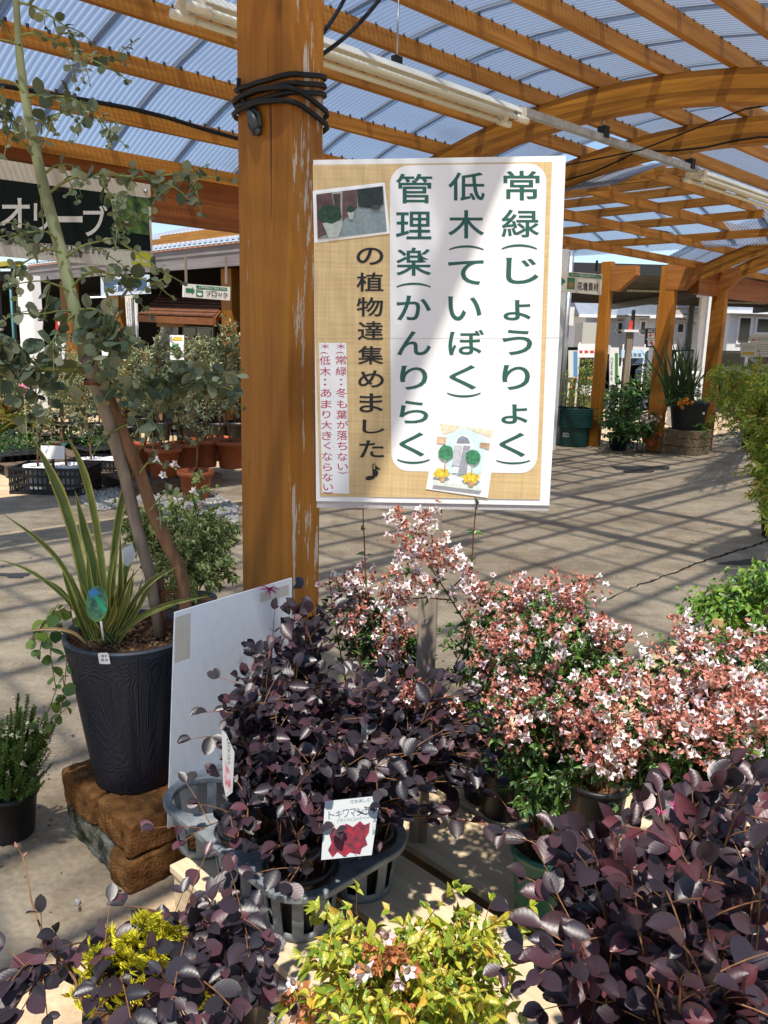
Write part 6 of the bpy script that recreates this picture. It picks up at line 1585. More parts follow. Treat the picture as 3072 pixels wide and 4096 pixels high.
# ------------------------------------------------------------------ hanging and standing signs, right
mt_signface = M('sign_cream', (0.66, 0.64, 0.58), .45, .3)
mt_signgreen = M('sign_green', (0.02, 0.16, 0.08), .5)
spn = Plane(W(0, 5.25, 0), QV)
sg = thing('hanging_sign', 'cream hanging sign with green arrow and bold Japanese words right of the poster', 'sign', spn.at(2330, 1180))
MB().prism([spn.at(x, y, 0) for x, y in ((2200, 1080), (2410, 1098), (2405, 1180), (2198, 1162))], -spn.n * .03).build('sign_board', mt_signface, sg)
BOLD[0] = .012
mb = MB(); mb.line(spn, '花壇資材', 2310, 1143, 2395, 1148, 34, .004); mb.build('lettering', mt_black, sg)
BOLD[0] = 0
mb = MB(); mb.flat(spn, [(2275, 1090), (2407, 1101), (2407, 1116), (2275, 1105)], .003); mb.flat(spn, [(2270, 1110), (2300, 1112), (2298, 1158), (2268, 1156)], .003)
mb.flat(spn, [(2205, 1112), (2240, 1115), (2240, 1103), (2264, 1126), (2240, 1146), (2240, 1136), (2205, 1133)], .003); mb.build('green_print', mt_signgreen, sg)
mb = MB(); mb.line(spn, 'ガーデン用品はおまかせ下さい', 2283, 1098, 2402, 1108, 9, .005); mb.build('white_lettering', mt_white, sg)
mb = MB(); mb.flat(spn, [(2275, 1128), (2294, 1130), (2292, 1152), (2273, 1150)], .005); mb.build('brown_print', M('sign_brown', (0.30, .14, .05), .5), sg)
mb = MB()
for x in (2215, 2385): mb.bar(spn.at(x, 1085, -.015), spn.at(x, 1085, -.015) + ZV * .12, .02, .02, PV)
mb.build('hanger', mt_blackplastic, sg)
def stand_sign(label, x0, y0, x1, y1, Y, base_y, face, cols, strip=None, words=None, group='white sign stands in the far yard'):
    pl = Plane(at((x0 + x1) / 2, y0, Y), [0, -1, 0])
    foot = pl.at((x0 + x1) / 2, y1); foot[2] = 0
    t = thing('sign_stand', label, 'sign stand', foot, group)
    MB().prism([pl.at(x0, y0), pl.at(x1, y0), pl.at(x1, y1), pl.at(x0, y1)], np.array([0, .03, 0])).build('panel', face, t)
    mb = MB()
    for x in (x0 + 3, x1 - 3):
        a = pl.at(x, y1 - 2, -.05); mb.bar(a + ZV * .3, a * np.array([1, 1, 0]), .03, .03, np.array([0, 1., 0]))
    mb.build('legs', mt_dullwhite, t)
    if strip: 
        mb = MB()
        for (a, b, c_, d_, m_) in strip:
            MB().flat(pl, [(a, b), (c_, b), (c_, d_), (a, d_)], .004).build('print', m_, t)
    if words:
        mb = MB()
        for s_, a, b, c_, d_, h in words: mb.line(pl, s_, a, b, c_, d_, h, .007) if abs(c_ - a) > abs(d_ - b) else mb.vline(pl, s_, a, b, c_, d_, h, .007)
        mb.build('lettering', mt_black, t)
    return t
mt_blueprint = M('print_blue', (0.12, 0.30, 0.55), .5); mt_greenprint = M('print_green', (0.05, 0.20, 0.05), .5); mt_yelprint = M('print_yellow', (.70, .45, .05), .5); mt_redprint = M('print_red2', (.55, .05, .04), .5)
stand_sign('white sign stand with a blue strip right of the poster', 2274, 1402, 2312, 1510, 13.2, 1575, mt_white, None, [(2294, 1405, 2310, 1505, mt_blueprint)])
stand_sign('white sign stand with a green strip left of the middle post', 2438, 1390, 2476, 1540, 13.6, 1540, mt_white, None, [(2460, 1412, 2472, 1530, mt_greenprint)], [('草花低木', 2448, 1430, 2446, 1525, 9)])
stand_sign('white sign stand with green strip seen between the two right posts', 2697, 1410, 2728, 1480, 15, 1500, mt_white, None, [(2712, 1412, 2724, 1462, mt_greenprint)])
stand_sign('wide white banner with orange lettering in the far yard', 2312, 1375, 2382, 1430, 17, 1470, mt_white, None, [(2318, 1402, 2330, 1412, mt_redprint), (2338, 1402, 2352, 1412, mt_redprint), (2360, 1402, 2376, 1412, mt_redprint)])
stand_sign('pale blue car park banner beyond the posts', 2486, 1400, 2578, 1432, 19, 1470, M('pale_blue', (.42, .58, .74), .5), None, None, [('駐車場', 2515, 1420, 2566, 1420, 16)])
# exit sign on a post
xp = Plane(at(2605, 1313, 20), [0, -1, 0]); ft = xp.at(2605, 1390); ft[2] = 0
xs = thing('exit_sign', 'black exit sign with white characters and two red arrows beside the middle post', 'sign', ft)
MB().prism([xp.at(2583, 1313), xp.at(2628, 1313), xp.at(2626, 1390), xp.at(2581, 1390)], np.array([0, .08, 0])).build('panel', mt_black, xs)
BOLD[0] = .012
mb = MB(); mb.line(xp, '出口', 2591, 1323, 2621, 1323, 14, .01); mb.flat(xp, [(2586, 1354), (2625, 1354), (2625, 1359), (2586, 1359)], .008); mb.flat(xp, [(2591, 1333), (2618, 1333), (2618, 1352), (2591, 1352)], .006); mb.flat(xp, [(2591, 1361), (2618, 1361), (2618, 1384), (2591, 1384)], .006); mb.build('white_print', mt_white, xs)
mb = MB()
for y, s_ in ((1342, 1), (1372, -1)):
    c = 2604; mb.flat(xp, [(c - 10 * s_, y), (c - 1 * s_, y - 9), (c + 3 * s_, y - 9), (c - 3 * s_, y - 2), (c + 10 * s_, y - 2), (c + 10 * s_, y + 2), (c - 3 * s_, y + 2), (c + 3 * s_, y + 9), (c - 1 * s_, y + 9)], .012)
mb.build('arrow', mt_redprint, xs); BOLD[0] = 0
MB().bar(xp.at(2605, 1388, -.06), ft + np.array([0, .06, 0]), .08, .08, np.array([0, 1., 0])).build('pole', mt_steel, xs)
# advertisement boards at the far right
bb = Plane(at(3030, 1350, 24), [0, -1, 0]); ft = bb.at(3030, 1430); ft[2] = 0
ad = thing('advert_board', 'white board of small print and pale red words at the far right', 'sign', ft)
MB().prism([bb.at(x, y) for x, y in ((2965, 1370), (3110, 1370), (3110, 1428), (2965, 1428))], np.array([0, .06, 0])).build('panel', mt_white, ad)
MB().prism([bb.at(x, y, .02) for x, y in ((3000, 1340), (3130, 1344), (3130, 1372), (3000, 1368))], np.array([0, .05, 0])).build('panel', mt_white, ad)
mb = MB(); mb.line(bb, 'スマイル', 3030, 1356, 3080, 1358, 12, .04); mb.build('lettering', M('print_grey', (.25, .26, .28), .5), ad)
mb = MB(); mb.flat(bb, [(3006, 1358), (3014, 1355), (3024, 1358), (3014, 1363)], .04); mb.build('logo', mt_redprint, ad)
mb = MB(); mb.flat(bb, [(2970, 1408), (3018, 1408), (3018, 1420), (2970, 1420)], .006); mb.build('yellow_print', mt_yelprint, ad)
mb = MB()
for k in range(5): mb.flat(bb, [(3026, 1378 + 9 * k), (3090 - 7 * (k % 2), 1378 + 9 * k), (3090 - 7 * (k % 2), 1381 + 9 * k), (3026, 1381 + 9 * k)], .006)
for k in range(6): mb.flat(bb, [(2974 + 8 * k, 1382), (2977 + 8 * k, 1382), (2977 + 8 * k, 1398), (2974 + 8 * k, 1398)], .006)
mb.build('small_print', M('print_tan', (.5, .45, .38), .5), ad)
mb = MB()
for x in (2985, 3090): mb.bar(bb.at(x, 1425, -.08), bb.at(x, 1425, -.08) * np.array([1, 1, 0]), .08, .08, np.array([0, 1., 0]))
mb.build('legs', mt_steel, ad)

# ------------------------------------------------------------------ yard roof beyond
soff = M('grey_steel_deck', (0.16, 0.155, 0.14), .6, .3, noise=.25, nscale=3)
yr = thing('yard_roof', 'flat dark steel roof on slender posts beyond the far canopy posts', 'shelter', (12, 25, 0))
mb = MB(); 
x0, x1, y0, y1, zz = 2.2, 26, 18.5, 33, 3.15
mb.box(((x0 + x1) / 2, (y0 + y1) / 2, zz + .06), x1 - x0, y1 - y0, .08)
for k in range(24): mb.box(((x0 + x1) / 2, y0 + .3 + k * (y1 - y0 - .6) / 23, zz), x1 - x0, .06, .05)
mb.build('roof_deck', soff, yr)
mb = MB()
for k in range(5): mb.box((x0 + 1 + k * 5.6, (y0 + y1) / 2, zz - .12), .12, y1 - y0, .22)
mb.box(((x0 + x1) / 2, y0, zz), x1 - x0, .08, .24); mb.build('steel_beam', M('dark_steel', (.03, .03, .032), .5), yr)
for x, y in ((3.6, 19), (3.6, 32.5), (10.5, 32.5), (16, 32.5), (22, 32.5), (7.5, 20)): MB().box((x, y, zz / 2), .16, .16, zz).build('roof_post', mt_dullwhite if y < 25 else M('post_grey', (.4, .4, .4), .5), yr)
for k, (px_, py_) in enumerate(((2600, 1165), (2990, 1212))):
    c = gz(px_, py_, zz - .10); MB().box(c, 1.3, .09, .05).build('strip_lamp', mt_fix, yr)
wp_ = at(2228, 1300, 11.8)
wpt = thing('white_post', 'thin white post just right of the poster, under the hanging cream sign', 'post', wp_ * np.array([1, 1, 0]))
MB().box(np.array([wp_[0], wp_[1], 1.4]), .17, .12, 2.8).build('post', mt_dullwhite, wpt)
gpp = at(2262, 1350, 13)
wpt = thing('grey_pole', 'grey steel pole with a white plate right of the white post', 'pole', gpp * np.array([1, 1, 0]))
MB().tube([gpp * np.array([1, 1, 0]), gpp * np.array([1, 1, 0]) + ZV * 2.9], .045, 10).build('pole', mt_steel, wpt)
MB().box(at(2286, 1265, 12.9), .07, .03, .28).build('plate', mt_white, wpt)
nb = gz(2505, 1500); nb = at(2510, 1440, 15) * np.array([1, 1, 0])
nbt = thing('wooden_nest_pole', 'grey timber pole with a small flat top and red light beyond the posts', 'pole', nb)
zt = at(2515, 1328, 15)[2]
MB().box(nb + ZV * zt / 2, .10, .10, zt).build('pole', mt_stake, nbt)
MB().box(nb + ZV * (zt + .02), .26, .2, .04).build('top_plate', mt_dullwhite, nbt)
MB().box(nb + ZV * (zt + .12), .06, .06, .16).build('red_lamp', mt_redprint, nbt)
cp_ = at(2838, 1250, 14.2)
wpt = thing('white_post', 'white post behind the right canopy post with a lamp at its top', 'post', cp_ * np.array([1, 1, 0]))
MB().box(cp_ * np.array([1, 1, 0]) + ZV * 1.35, .10, .10, 2.7).build('post', mt_dullwhite, wpt)
MB().box(at(2805, 1178, 14.1), .12, .08, .09).build('flood_lamp', mt_steel, wpt)

# ------------------------------------------------------------------ houses and cars beyond the yard
mt_glass = M('dark_window', (0.02, 0.025, 0.03), .1, .6)
def house(label, x0, x1, ytop, Y, wallm, roofm, wins, dep=6.0, gable=None, roof_y=None, group='houses across the road'):
    a = at(x0, ytop, Y); b = at(x1, ytop, Y); h = (a[2] + b[2]) / 2; c = (a + b) / 2
    t = thing('house', label, 'house', (c[0], Y + dep / 2, 0), group)
    wdt = b[0] - a[0]
    MB().box((c[0], Y + dep / 2, h / 2), wdt, dep, h).build('wall', wallm, t)
    ov = .45; mb = MB()
    if gable:
        mb.prism([(a[0] - ov, Y - ov, h), (b[0] + ov, Y - ov, h), (c[0], Y - ov, h + gable)], (0, dep + 2 * ov, 0))
    else:
        rh = 1.7
        mb.add([(a[0] - ov, Y - ov, h), (b[0] + ov, Y - ov, h), (b[0] + ov, Y + dep + ov, h), (a[0] - ov, Y + dep + ov, h), (a[0] - ov, Y + dep / 2, h + rh), (b[0] + ov, Y + dep / 2, h + rh)], [(0, 1, 5, 4), (2, 3, 4, 5), (0, 4, 3), (1, 2, 5), (3, 2, 1, 0)])
    mb.build('roof', roofm, t)
    MB().box((c[0], Y - ov - .03, h - .06), wdt + 2 * ov, .1, .14).build('gutter', mt_white, t)
    for (wx0, wy0, wx1, wy1) in wins:
        p = at(wx0, wy0, Y - .03); q = at(wx1, wy1, Y - .03)
        f = MB().box(((p[0] + q[0]) / 2, Y - .02, (p[2] + q[2]) / 2), abs(q[0] - p[0]) + .16, .07, abs(p[2] - q[2]) + .16).build('window', mt_white, t)
        MB().box(((p[0] + q[0]) / 2, Y - .05, (p[2] + q[2]) / 2), abs(q[0] - p[0]), .04, abs(p[2] - q[2])).build('pane', mt_glass, f)
    return t
mt_wallw = M('white_siding', (0.62, 0.64, 0.66), .7, .2, noise=.06, nscale=2)
mt_wallg = M('grey_siding', (0.09, 0.095, 0.11), .7, .2)
mt_roofg = M('slate_roof', (0.20, 0.23, 0.28), .6, .3, noise=.15, nscale=3)
mt_roofb = M('brown_roof', (0.22, 0.18, 0.165), .7, .2, noise=.15, nscale=3)
house('dark grey house at the left of the far row, right of the poster', 2255, 2340, 1235, 44, mt_wallg, mt_roofg, [(2310, 1300, 2320, 1325)])
house('white house with a grey roof and slim windows between the far posts', 2345, 2560, 1262, 40, mt_wallw, mt_roofg, [(2474, 1292, 2490, 1333), (2498, 1292, 2516, 1333), (2360, 1300, 2372, 1318)])
house('white gabled house behind the black exit sign', 2540, 2630, 1262, 38, mt_wallw, mt_roofg, [(2566, 1288, 2576, 1336)], gable=1.4)
house('white house with a brown roof between the middle and right posts', 2640, 2905, 1262, 41, mt_wallw, mt_roofb, [(2714, 1287, 2730, 1328), (2772, 1275, 2796, 1318), (2866, 1272, 2880, 1318)])
house('white house with a dark door and balcony at the far right', 2922, 3140, 1245, 36, mt_wallw, mt_roofg, [(2962, 1272, 2992, 1370), (3032, 1276, 3072, 1330)])
mb = MB(); c = at(2915, 1330, 37.5); 
bw = thing('brown_wall', 'brown side wall standing between two white houses', 'wall', c * np.array([1, 1, 0])); MB().box(c * np.array([1, 1, .5]) + ZV * (at(2915, 1245, 37.5)[2] - c[2]) / 2, .35, 2.0, at(2915, 1245, 37.5)[2]).build('wall', M('brown_siding', (.24, .12, .06), .7), bw)
fw = thing('boundary_wall', 'low pale wall in front of the far white houses', 'wall', (14, 34, 0)); MB().box((16, 34, .55), 26, .2, 1.1).build('wall', M('pale_wall', (.55, .53, .48), .8, noise=.1), fw)
lw_ = thing('balcony_wall', 'beige balcony front of the left white house', 'wall', at(2400, 1395, 38.5) * np.array([1, 1, 0])); a, b = at(2325, 1290, 38.5), at(2420, 1395, 38.5); MB().box(((a[0] + b[0]) / 2, 38.9, a[2] / 2), b[0] - a[0], 1.6, a[2]).build('wall', M('beige_wall', (.42, .41, .37), .8), lw_)
def pole(label, x, ytop, Y, r=.14, bulge=True):
    a = at(x, ytop, Y); base = a * np.array([1, 1, 0])
    t = thing('utility_pole', label, 'utility pole', base, 'utility poles by the road')
    MB().tube([base, a], [r, r * .75], 10).build('pole', M('concrete_pole', (.38, .38, .37), .8, noise=.1), t)
    mb = MB()
    for k in (.25, .8): mb.box(a - ZV * k, 1.3, .08, .08)
    mb.build('crossarm', mt_steel, t)
    return t
pole('thin utility pole left of the exit sign', 2535, 1240, 33, .10); pole('utility pole seen between the middle and right posts', 2768, 1210, 33, .16)
def car(label, x, Y, col, group='cars parked beyond the yard', L=4.0):
    c = at(x, 1400, Y) * np.array([1, 1, 0]); t = thing('parked_car', label, 'car', c, group)
    prof = [(-L / 2, .35), (-L / 2, .75), (-L * .46, .86), (-L * .27, .92), (-L * .16, 1.40), (L * .24, 1.46), (L * .44, .98), (L / 2, .90), (L / 2, .35)]
    MB().prism([c + np.array([x_, -.8, z_]) for x_, z_ in prof], (0, 1.6, 0)).build('body', col, t, bevel=.08)
    MB().prism([c + np.array([x_, -.815, z_]) for x_, z_ in ((-L * .24, .95), (-L * .145, 1.34), (L * .22, 1.38), (L * .36, 1.0))], (0, 1.63, 0)).build('windows', mt_glass, t)
    for s_ in (-1, 1):
        for k in (-.82, .66): MB().tube([c + np.array([s_ * L * .30, k, .32]), c + np.array([s_ * L * .30, k + .16, .32])], .32, 18).build('wheel', mt_blackplastic, t)
        MB().box(c + np.array([s_ * L * .5, -.6, .68]), .04, .3, .14).build('headlight', mt_white, t)
    return t
car('dark blue car right of the poster, beyond the signs', 2265, 30, M('car_navy', (.02, .025, .05), .25, .5))
car('dark car right of the black exit sign', 2690, 29, M('car_black', (.015, .016, .018), .25, .5))
car('white car beyond the middle post', 2820, 27, M('car_white', (.7, .7, .7), .25, .5))
car('dark grey car right of the right canopy post', 2900, 30, M('car_grey', (.05, .055, .065), .25, .5))
# stacked white plastic trays and orange cart
c = gz(2760, 1560); c = at(2755, 1480, 16) * np.array([1, 1, 0])
ws = thing('white_crate_stack', 'stack of white plastic crates between the middle and right posts', 'crates', c)
for k in range(9): MB().box(c + ZV * (.06 + .118 * k), .55, .4, .105).build('crate', mt_white, ws, bevel=.01)
c = at(2350, 1490, 16.5) * np.array([1, 1, 0])
oc_ = thing('orange_cart', 'orange metal cart with a white notice behind the left canopy post', 'cart', c)
mb = MB()
for x_ in (-.3, .3): mb.tube([c + np.array([x_, 0, .1]), c + np.array([x_, 0, .78]), c + np.array([x_ * .8, 0, .86])], .022, 8)
mb.tube([c + np.array([-.24, 0, .86]), c + np.array([.24, 0, .86])], .022, 8); mb.box(c + ZV * .22, .6, .5, .05); mb.build('frame', M('orange_paint', (.70, .22, .03), .4), oc_)
MB().box(c + np.array([0, -.03, .62]), .42, .02, .2).build('notice', mt_white, oc_)
mb = MB()
for x_ in (-.25, .25): mb.tube([c + np.array([x_, -.2, .09]), c + np.array([x_, -.16, .09])], .09, 12)
mb.build('wheels', mt_blackplastic, oc_)
# ------------------------------------------------------------------ left: the big sign on the eave beam
sp2 = Plane(W(0, 5.26, 0), QV)
sg = thing('large_sign', 'large black sign with big white katakana hanging from the eave beam', 'sign', sp2.at(300, 1060))
MB().prism([sp2.at(x, y, 0) for x, y in ((-420, 565), (601, 738), (613, 1078), (-420, 985))], -sp2.n * .04).build('sign_board', M('sign_weathered', (.52, .50, .44), .5, .3, noise=.15, nscale=3), sg)
mb = MB(); mb.flat(sp2, [(-400, 665), (590, 792), (603, 1005), (-400, 930)], .003); mb.build('black_field', M('sign_black', (.004, .009, .009), .6, .12), sg)
mb = MB(); mb.flat(sp2, [(470, 780), (588, 794), (596, 940), (478, 925)], .005); mb.build('photo_print', M('foliage_print', (.10, .20, .04), .4, nscale=24, c2=(.01, .035, .02)), sg)
mb = MB(); mb.flat(sp2, [(528, 1003), (603, 1012), (606, 1066), (530, 1058)], .005); mb.build('yellow_print', M('sign_lime', (.42, .42, .03), .5), sg)
mt_signwhite = M('sign_letter_white', (.60, .60, .58), .5)
BOLD[0] = .012
mb = MB()
for ch, x0, y0, x1, y1 in (('オ', 3, 792, 119, 918), ('リ', 135, 812, 203, 925), ('ー', 226, 864, 330, 890), ('ブ', 333, 820, 430, 945)): mb.text(sp2, ch, x0, y0, x1, y1, .005)
mb.build('white_lettering', mt_signwhite, sg)
mb = MB(); mb.line(sp2, 'OLIVE', 196, 752, 272, 762, 18, .004); mb.line(sp2, '玄関や店先のシンボルツリーにおすすめ', 5, 966, 432, 1011, 24, .005); mb.line(sp2, 'オリーブは人気の常緑樹', 120, 1003, 333, 1022, 22, .005); mb.build('black_lettering', mt_black, sg)
BOLD[0] = 0
mb = MB(); mb.line(sp2, 'EVER GREEN', 534, 1040, 601, 1047, 12, .007); mb.build('small_lettering', mt_white, sg)
mb = MB(); mb.tube([sp2.at(582, 765, .0), sp2.at(582, 765, .008)], .012, 10); mb.build('bolt', mt_steel, sg)

# ------------------------------------------------------------------ left: shop building with weathered fascia
fp_ = Plane(at(943, 958, 10.5), PV)                        # its front runs across the canopy
mt_fascia = wood('weathered_fascia', (0.17, 0.15, 0.15), (0.34, 0.31, 0.31), .85, axis=1, scale=.6)
shop = thing('shop_building', 'open-fronted dark shop with weathered grey fascia boards and blue-grey metal roof', 'shop', fp_.at(500, 1500) * np.array([1, 1, 0]))
def fpt(x, y, off=0): return fp_.at(x, y, off)
MB().prism([fpt(x, y) for x, y in ((110, 1066), (1150, 948), (1150, 985), (110, 1092))], -fp_.n * .05).build('fascia_board', mt_fascia, shop)
MB().prism([fpt(x, y, -.01) for x, y in ((112, 1090), (1150, 986), (1150, 1048), (112, 1124))], -fp_.n * .05).build('fascia_board', mt_fascia, shop)
mb = MB(); mb.prism([fpt(x, y, .02) for x, y in ((110, 1060), (1150, 940), (1150, 949), (110, 1067))], -fp_.n * .1); mb.build('flashing', M('salmon_flashing', (.52, .25, .17), .6), shop)
mt_metalroof = M('blue_grey_metal_roof', (0.24, 0.27, 0.33), .45, .4, noise=.12, nscale=2)
A_, B_ = fpt(110, 1060, .03), fpt(1150, 940, .03); bk = -fp_.n * 5.0 + ZV * 1.5
nrb = 60; vs = []; fs = []
for i in range(nrb * 4 + 1):
    u = i / (nrb * 4); dz = .018 if (i % 4) in (1, 2) else 0
    p = A_ + (B_ - A_) * u; vs += [p + ZV * (.01 + dz), p + bk + ZV * (.01 + dz)]
fs = [(2 * i, 2 * i + 2, 2 * i + 3, 2 * i + 1) for i in range(nrb * 4)]
MB().add(vs, fs).build('metal_roof', mt_metalroof, shop)
mb = MB()
for i in range(60):
    u = (i + .5) / 60
    for k in (.04, .22, .4): p = A_ + (B_ - A_) * u + bk * k + ZV * .035; mb.box(p, .018, .018, .02)
rb_ = mb.build('roof_bolts', mt_white, shop)
# dark interior
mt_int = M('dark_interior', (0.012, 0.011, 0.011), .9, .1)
L0 = fpt(-900, 1400); R0 = fpt(1010, 1300); L0[2] = R0[2] = 0
bkv = -fp_.n * 4.2
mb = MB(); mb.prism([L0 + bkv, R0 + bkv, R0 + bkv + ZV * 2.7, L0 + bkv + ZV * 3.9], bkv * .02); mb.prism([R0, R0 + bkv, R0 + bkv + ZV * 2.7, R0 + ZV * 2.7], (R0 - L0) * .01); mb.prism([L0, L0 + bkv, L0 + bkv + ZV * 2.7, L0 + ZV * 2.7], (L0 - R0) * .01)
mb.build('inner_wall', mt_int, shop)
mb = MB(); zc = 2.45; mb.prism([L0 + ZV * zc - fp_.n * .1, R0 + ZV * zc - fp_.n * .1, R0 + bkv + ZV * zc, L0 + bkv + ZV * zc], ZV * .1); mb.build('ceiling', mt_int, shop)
mt_lampl = emit('lit_tube', (1.0, 0.98, 0.9), 1.6)
ipl = Plane(fp_.o - fp_.n * 3.8, PV)
for (x0, y0, x1, y1) in ((-10, 1167, 15, 1166), (40, 1166, 90, 1161), (40, 1178, 90, 1173), (40, 1187, 90, 1183), (146, 1170, 184, 1166), (146, 1181, 184, 1177), (146, 1191, 184, 1187), (310, 1127, 400, 1119), (300, 1181, 380, 1178), (345, 1190, 440, 1186), (380, 1139, 402, 1137), (640, 1120, 720, 1118), (640, 1136, 700, 1134)):
    MB().bar(ipl.at(x0, y0), ipl.at(x1, y1), .035, .03).build('ceiling_lamp', mt_lampl, shop)
for (x0, x1, m_) in ((262, 306, mt_post2), (452, 498, mt_post2), (905, 950, mt_post2)):
    c = fpt((x0 + x1) / 2, 1300, -.25); w = np.linalg.norm(fpt(x0, 1300) - fpt(x1, 1300))
    MB().box(c * np.array([1, 1, 0]) + ZV * 1.18, .16, w * 0.95, 2.36, (PV, QV, ZV)).build('shop_post', m_, shop)
c = fpt(118, 1200, .4); w = np.linalg.norm(fpt(90, 1250) - fpt(148, 1250))
wt = thing('white_post', 'thick bright white post at the left end of the weathered fascia', 'post', c * np.array([1, 1, 0]))
MB().box(c * np.array([1, 1, 0]) + ZV * 1.2, .15, w * .95, 2.4, (PV, QV, ZV)).build('post', M('white_gloss', (.78, .78, .78), .4), wt)
c = fpt(48, 1250, .2); gp = thing('green_pole', 'thin blue-green pole left of the thick white post', 'pole', c * np.array([1, 1, 0])); MB().tube([c * np.array([1, 1, 0]), c * np.array([1, 1, 0]) + ZV * (fpt(40, 1130, .2)[2])], .022, 8).build('pole', M('teal_paint', (.05, .17, .18), .5), gp)
# lattice mast with yellow top inside at far left
c = fpt(20, 1060, -1.0); ym = thing('yellow_rack', 'yellow and black rack top at the left edge behind the round leaves', 'rack', c * np.array([1, 1, 0]))
MB().box(c, 1.0, .3, .10, (QV, PV, ZV)).build('top', M('rack_yellow', (.45, .36, .02), .5), ym)
mb = MB()
for s_ in (-.4, .4): mb.box(c * np.array([1, 1, .5]) + QV * s_, .05, .05, c[2] - .01)
mb.build('leg', mt_blackplastic, ym)
# red and white poster on the shop post
rp_ = Plane(fpt(280, 1260, .1), PV)
rs = thing('red_banner', 'red and white banner behind the gum leaves, left of an orange shop post', 'banner', rp_.at(240, 1480))
MB().prism([rp_.at(x, y) for x, y in ((222, 1256), (262, 1250), (262, 1440), (222, 1440))], -rp_.n * .01).build('cloth', mt_redprint, rs)
mb = MB(); mb.flat(rp_, [(232, 1266), (238, 1266), (238, 1300), (232, 1300)], .003); mb.flat(rp_, [(244, 1265), (252, 1265), (252, 1290), (258, 1294), (244, 1296)], .003); mb.flat(rp_, [(222, 1330), (262, 1330), (262, 1440), (222, 1440)], .003); mb.build('white_print', mt_white, rs)
mb = MB(); mb.flat(rp_, [(228, 1335), (256, 1332), (256, 1352), (228, 1354)], .005); mb.build('blue_print', mt_blueprint, rs)
# signs under the fascia
sp3 = Plane(fpt(500, 1140, .35), PV * 1.0)
s3 = thing('hanging_sign', 'small blue-white sign with white katakana hanging under the grey fascia', 'sign', sp3.at(500, 1180))
MB().prism([sp3.at(x, y) for x, y in ((402, 1110), (590, 1098), (596, 1174), (404, 1184))], -sp3.n * .03).build('sign_board', M('sign_pale_blue', (.55, .64, .72), .5), s3)
mb = MB(); mb.flat(sp3, [(414, 1120), (586, 1110), (588, 1160), (416, 1168)], .003); mb.build('blue_field', M('sign_navy', (.04, .09, .16), .5), s3)
BOLD[0] = .012; mb = MB()
for ch, x0, x1 in (('オ', 455, 478), ('リ', 490, 505), ('ー', 512, 530), ('ブ', 533, 555)): mb.text(sp3, ch, x0, 1134 if ch != 'ー' else 1146, x1, 1164 if ch != 'ー' else 1151, .006)
mb.build('white_lettering', mt_white, s3)
sp4 = Plane(fpt(520, 1250, .12), PV)
s4 = thing('notice_board', 'tall narrow white notice with black column of writing on an orange shop post', 'notice', sp4.at(530, 1400))
MB().prism([sp4.at(x, y) for x, y in ((499, 1183), (545, 1180), (550, 1372), (512, 1375))], -sp4.n * .02).build('board', mt_white, s4)
mb = MB(); mb.flat(sp4, [(524, 1194), (535, 1193), (541, 1328), (530, 1330)], .003); mb.build('black_column', mt_black, s4)
BOLD[0] = 0
mb = MB(); mb.vline(sp4, '詳しい貸出し条件や配送料金等については', 516, 1192, 524, 1325, 6, .003); mb.vline(sp4, 'お気軽に係員までお問い合わせください', 508, 1205, 516, 1332, 5, .003); mb.build('small_lettering', mt_black, s4)
mb = MB(); mb.vline(sp4, '貸出トラック商品配送有料あります', 529.5, 1196, 535.5, 1326, 6, .006); mb.build('white_lettering', mt_white, s4)
mb = MB(); mb.flat(sp4, [(512, 1340), (541, 1338), (543, 1356), (513, 1358)], .003); mb.build('blue_print', mt_blueprint, s4)
sp5 = Plane(W(4.6, 5.3, 0) * 0 + fpt(820, 1165, .9), QV)
s5 = thing('hanging_sign', 'white sign with green arrow and bold katakana left of the near post', 'sign', sp5.at(830, 1190))
MB().prism([sp5.at(x, y) for x, y in ((736, 1134), (921, 1148), (920, 1202), (735, 1188))], -sp5.n * .03).build('sign_board', mt_signface, s5)
BOLD[0] = .012
mb = MB(); mb.line(sp5, 'ブロック', 823, 1172, 912, 1182, 22, .005); mb.build('lettering', mt_black, s5); BOLD[0] = 0
mb = MB(); mb.flat(sp5, [(785, 1141), (909, 1151), (909, 1163), (785, 1153)], .003); mb.flat(sp5, [(785, 1157), (812, 1159), (812, 1187), (785, 1185)], .003); mb.flat(sp5, [(743, 1152), (769, 1154), (769, 1147), (779, 1163), (769, 1178), (769, 1171), (743, 1169)], .003); mb.build('green_print', mt_signgreen, s5)
mb = MB(); mb.line(sp5, '工事用品はご相談下さい', 794, 1147, 906, 1157, 8, .005); mb.line(sp5, '工事用品', 787, 1161, 811, 1163, 6, .005); mb.flat(sp5, [(789, 1170), (806, 1172), (808, 1180), (800, 1184), (789, 1178)], .005); mb.build('white_print', mt_white, s5)
mb = MB()
for x in (745, 905): mb.bar(sp5.at(x, 1136, -.015), sp5.at(x, 1136, -.015) + ZV * .3, .02, .02, PV)
mb.build('hanger', mt_stake, s5)
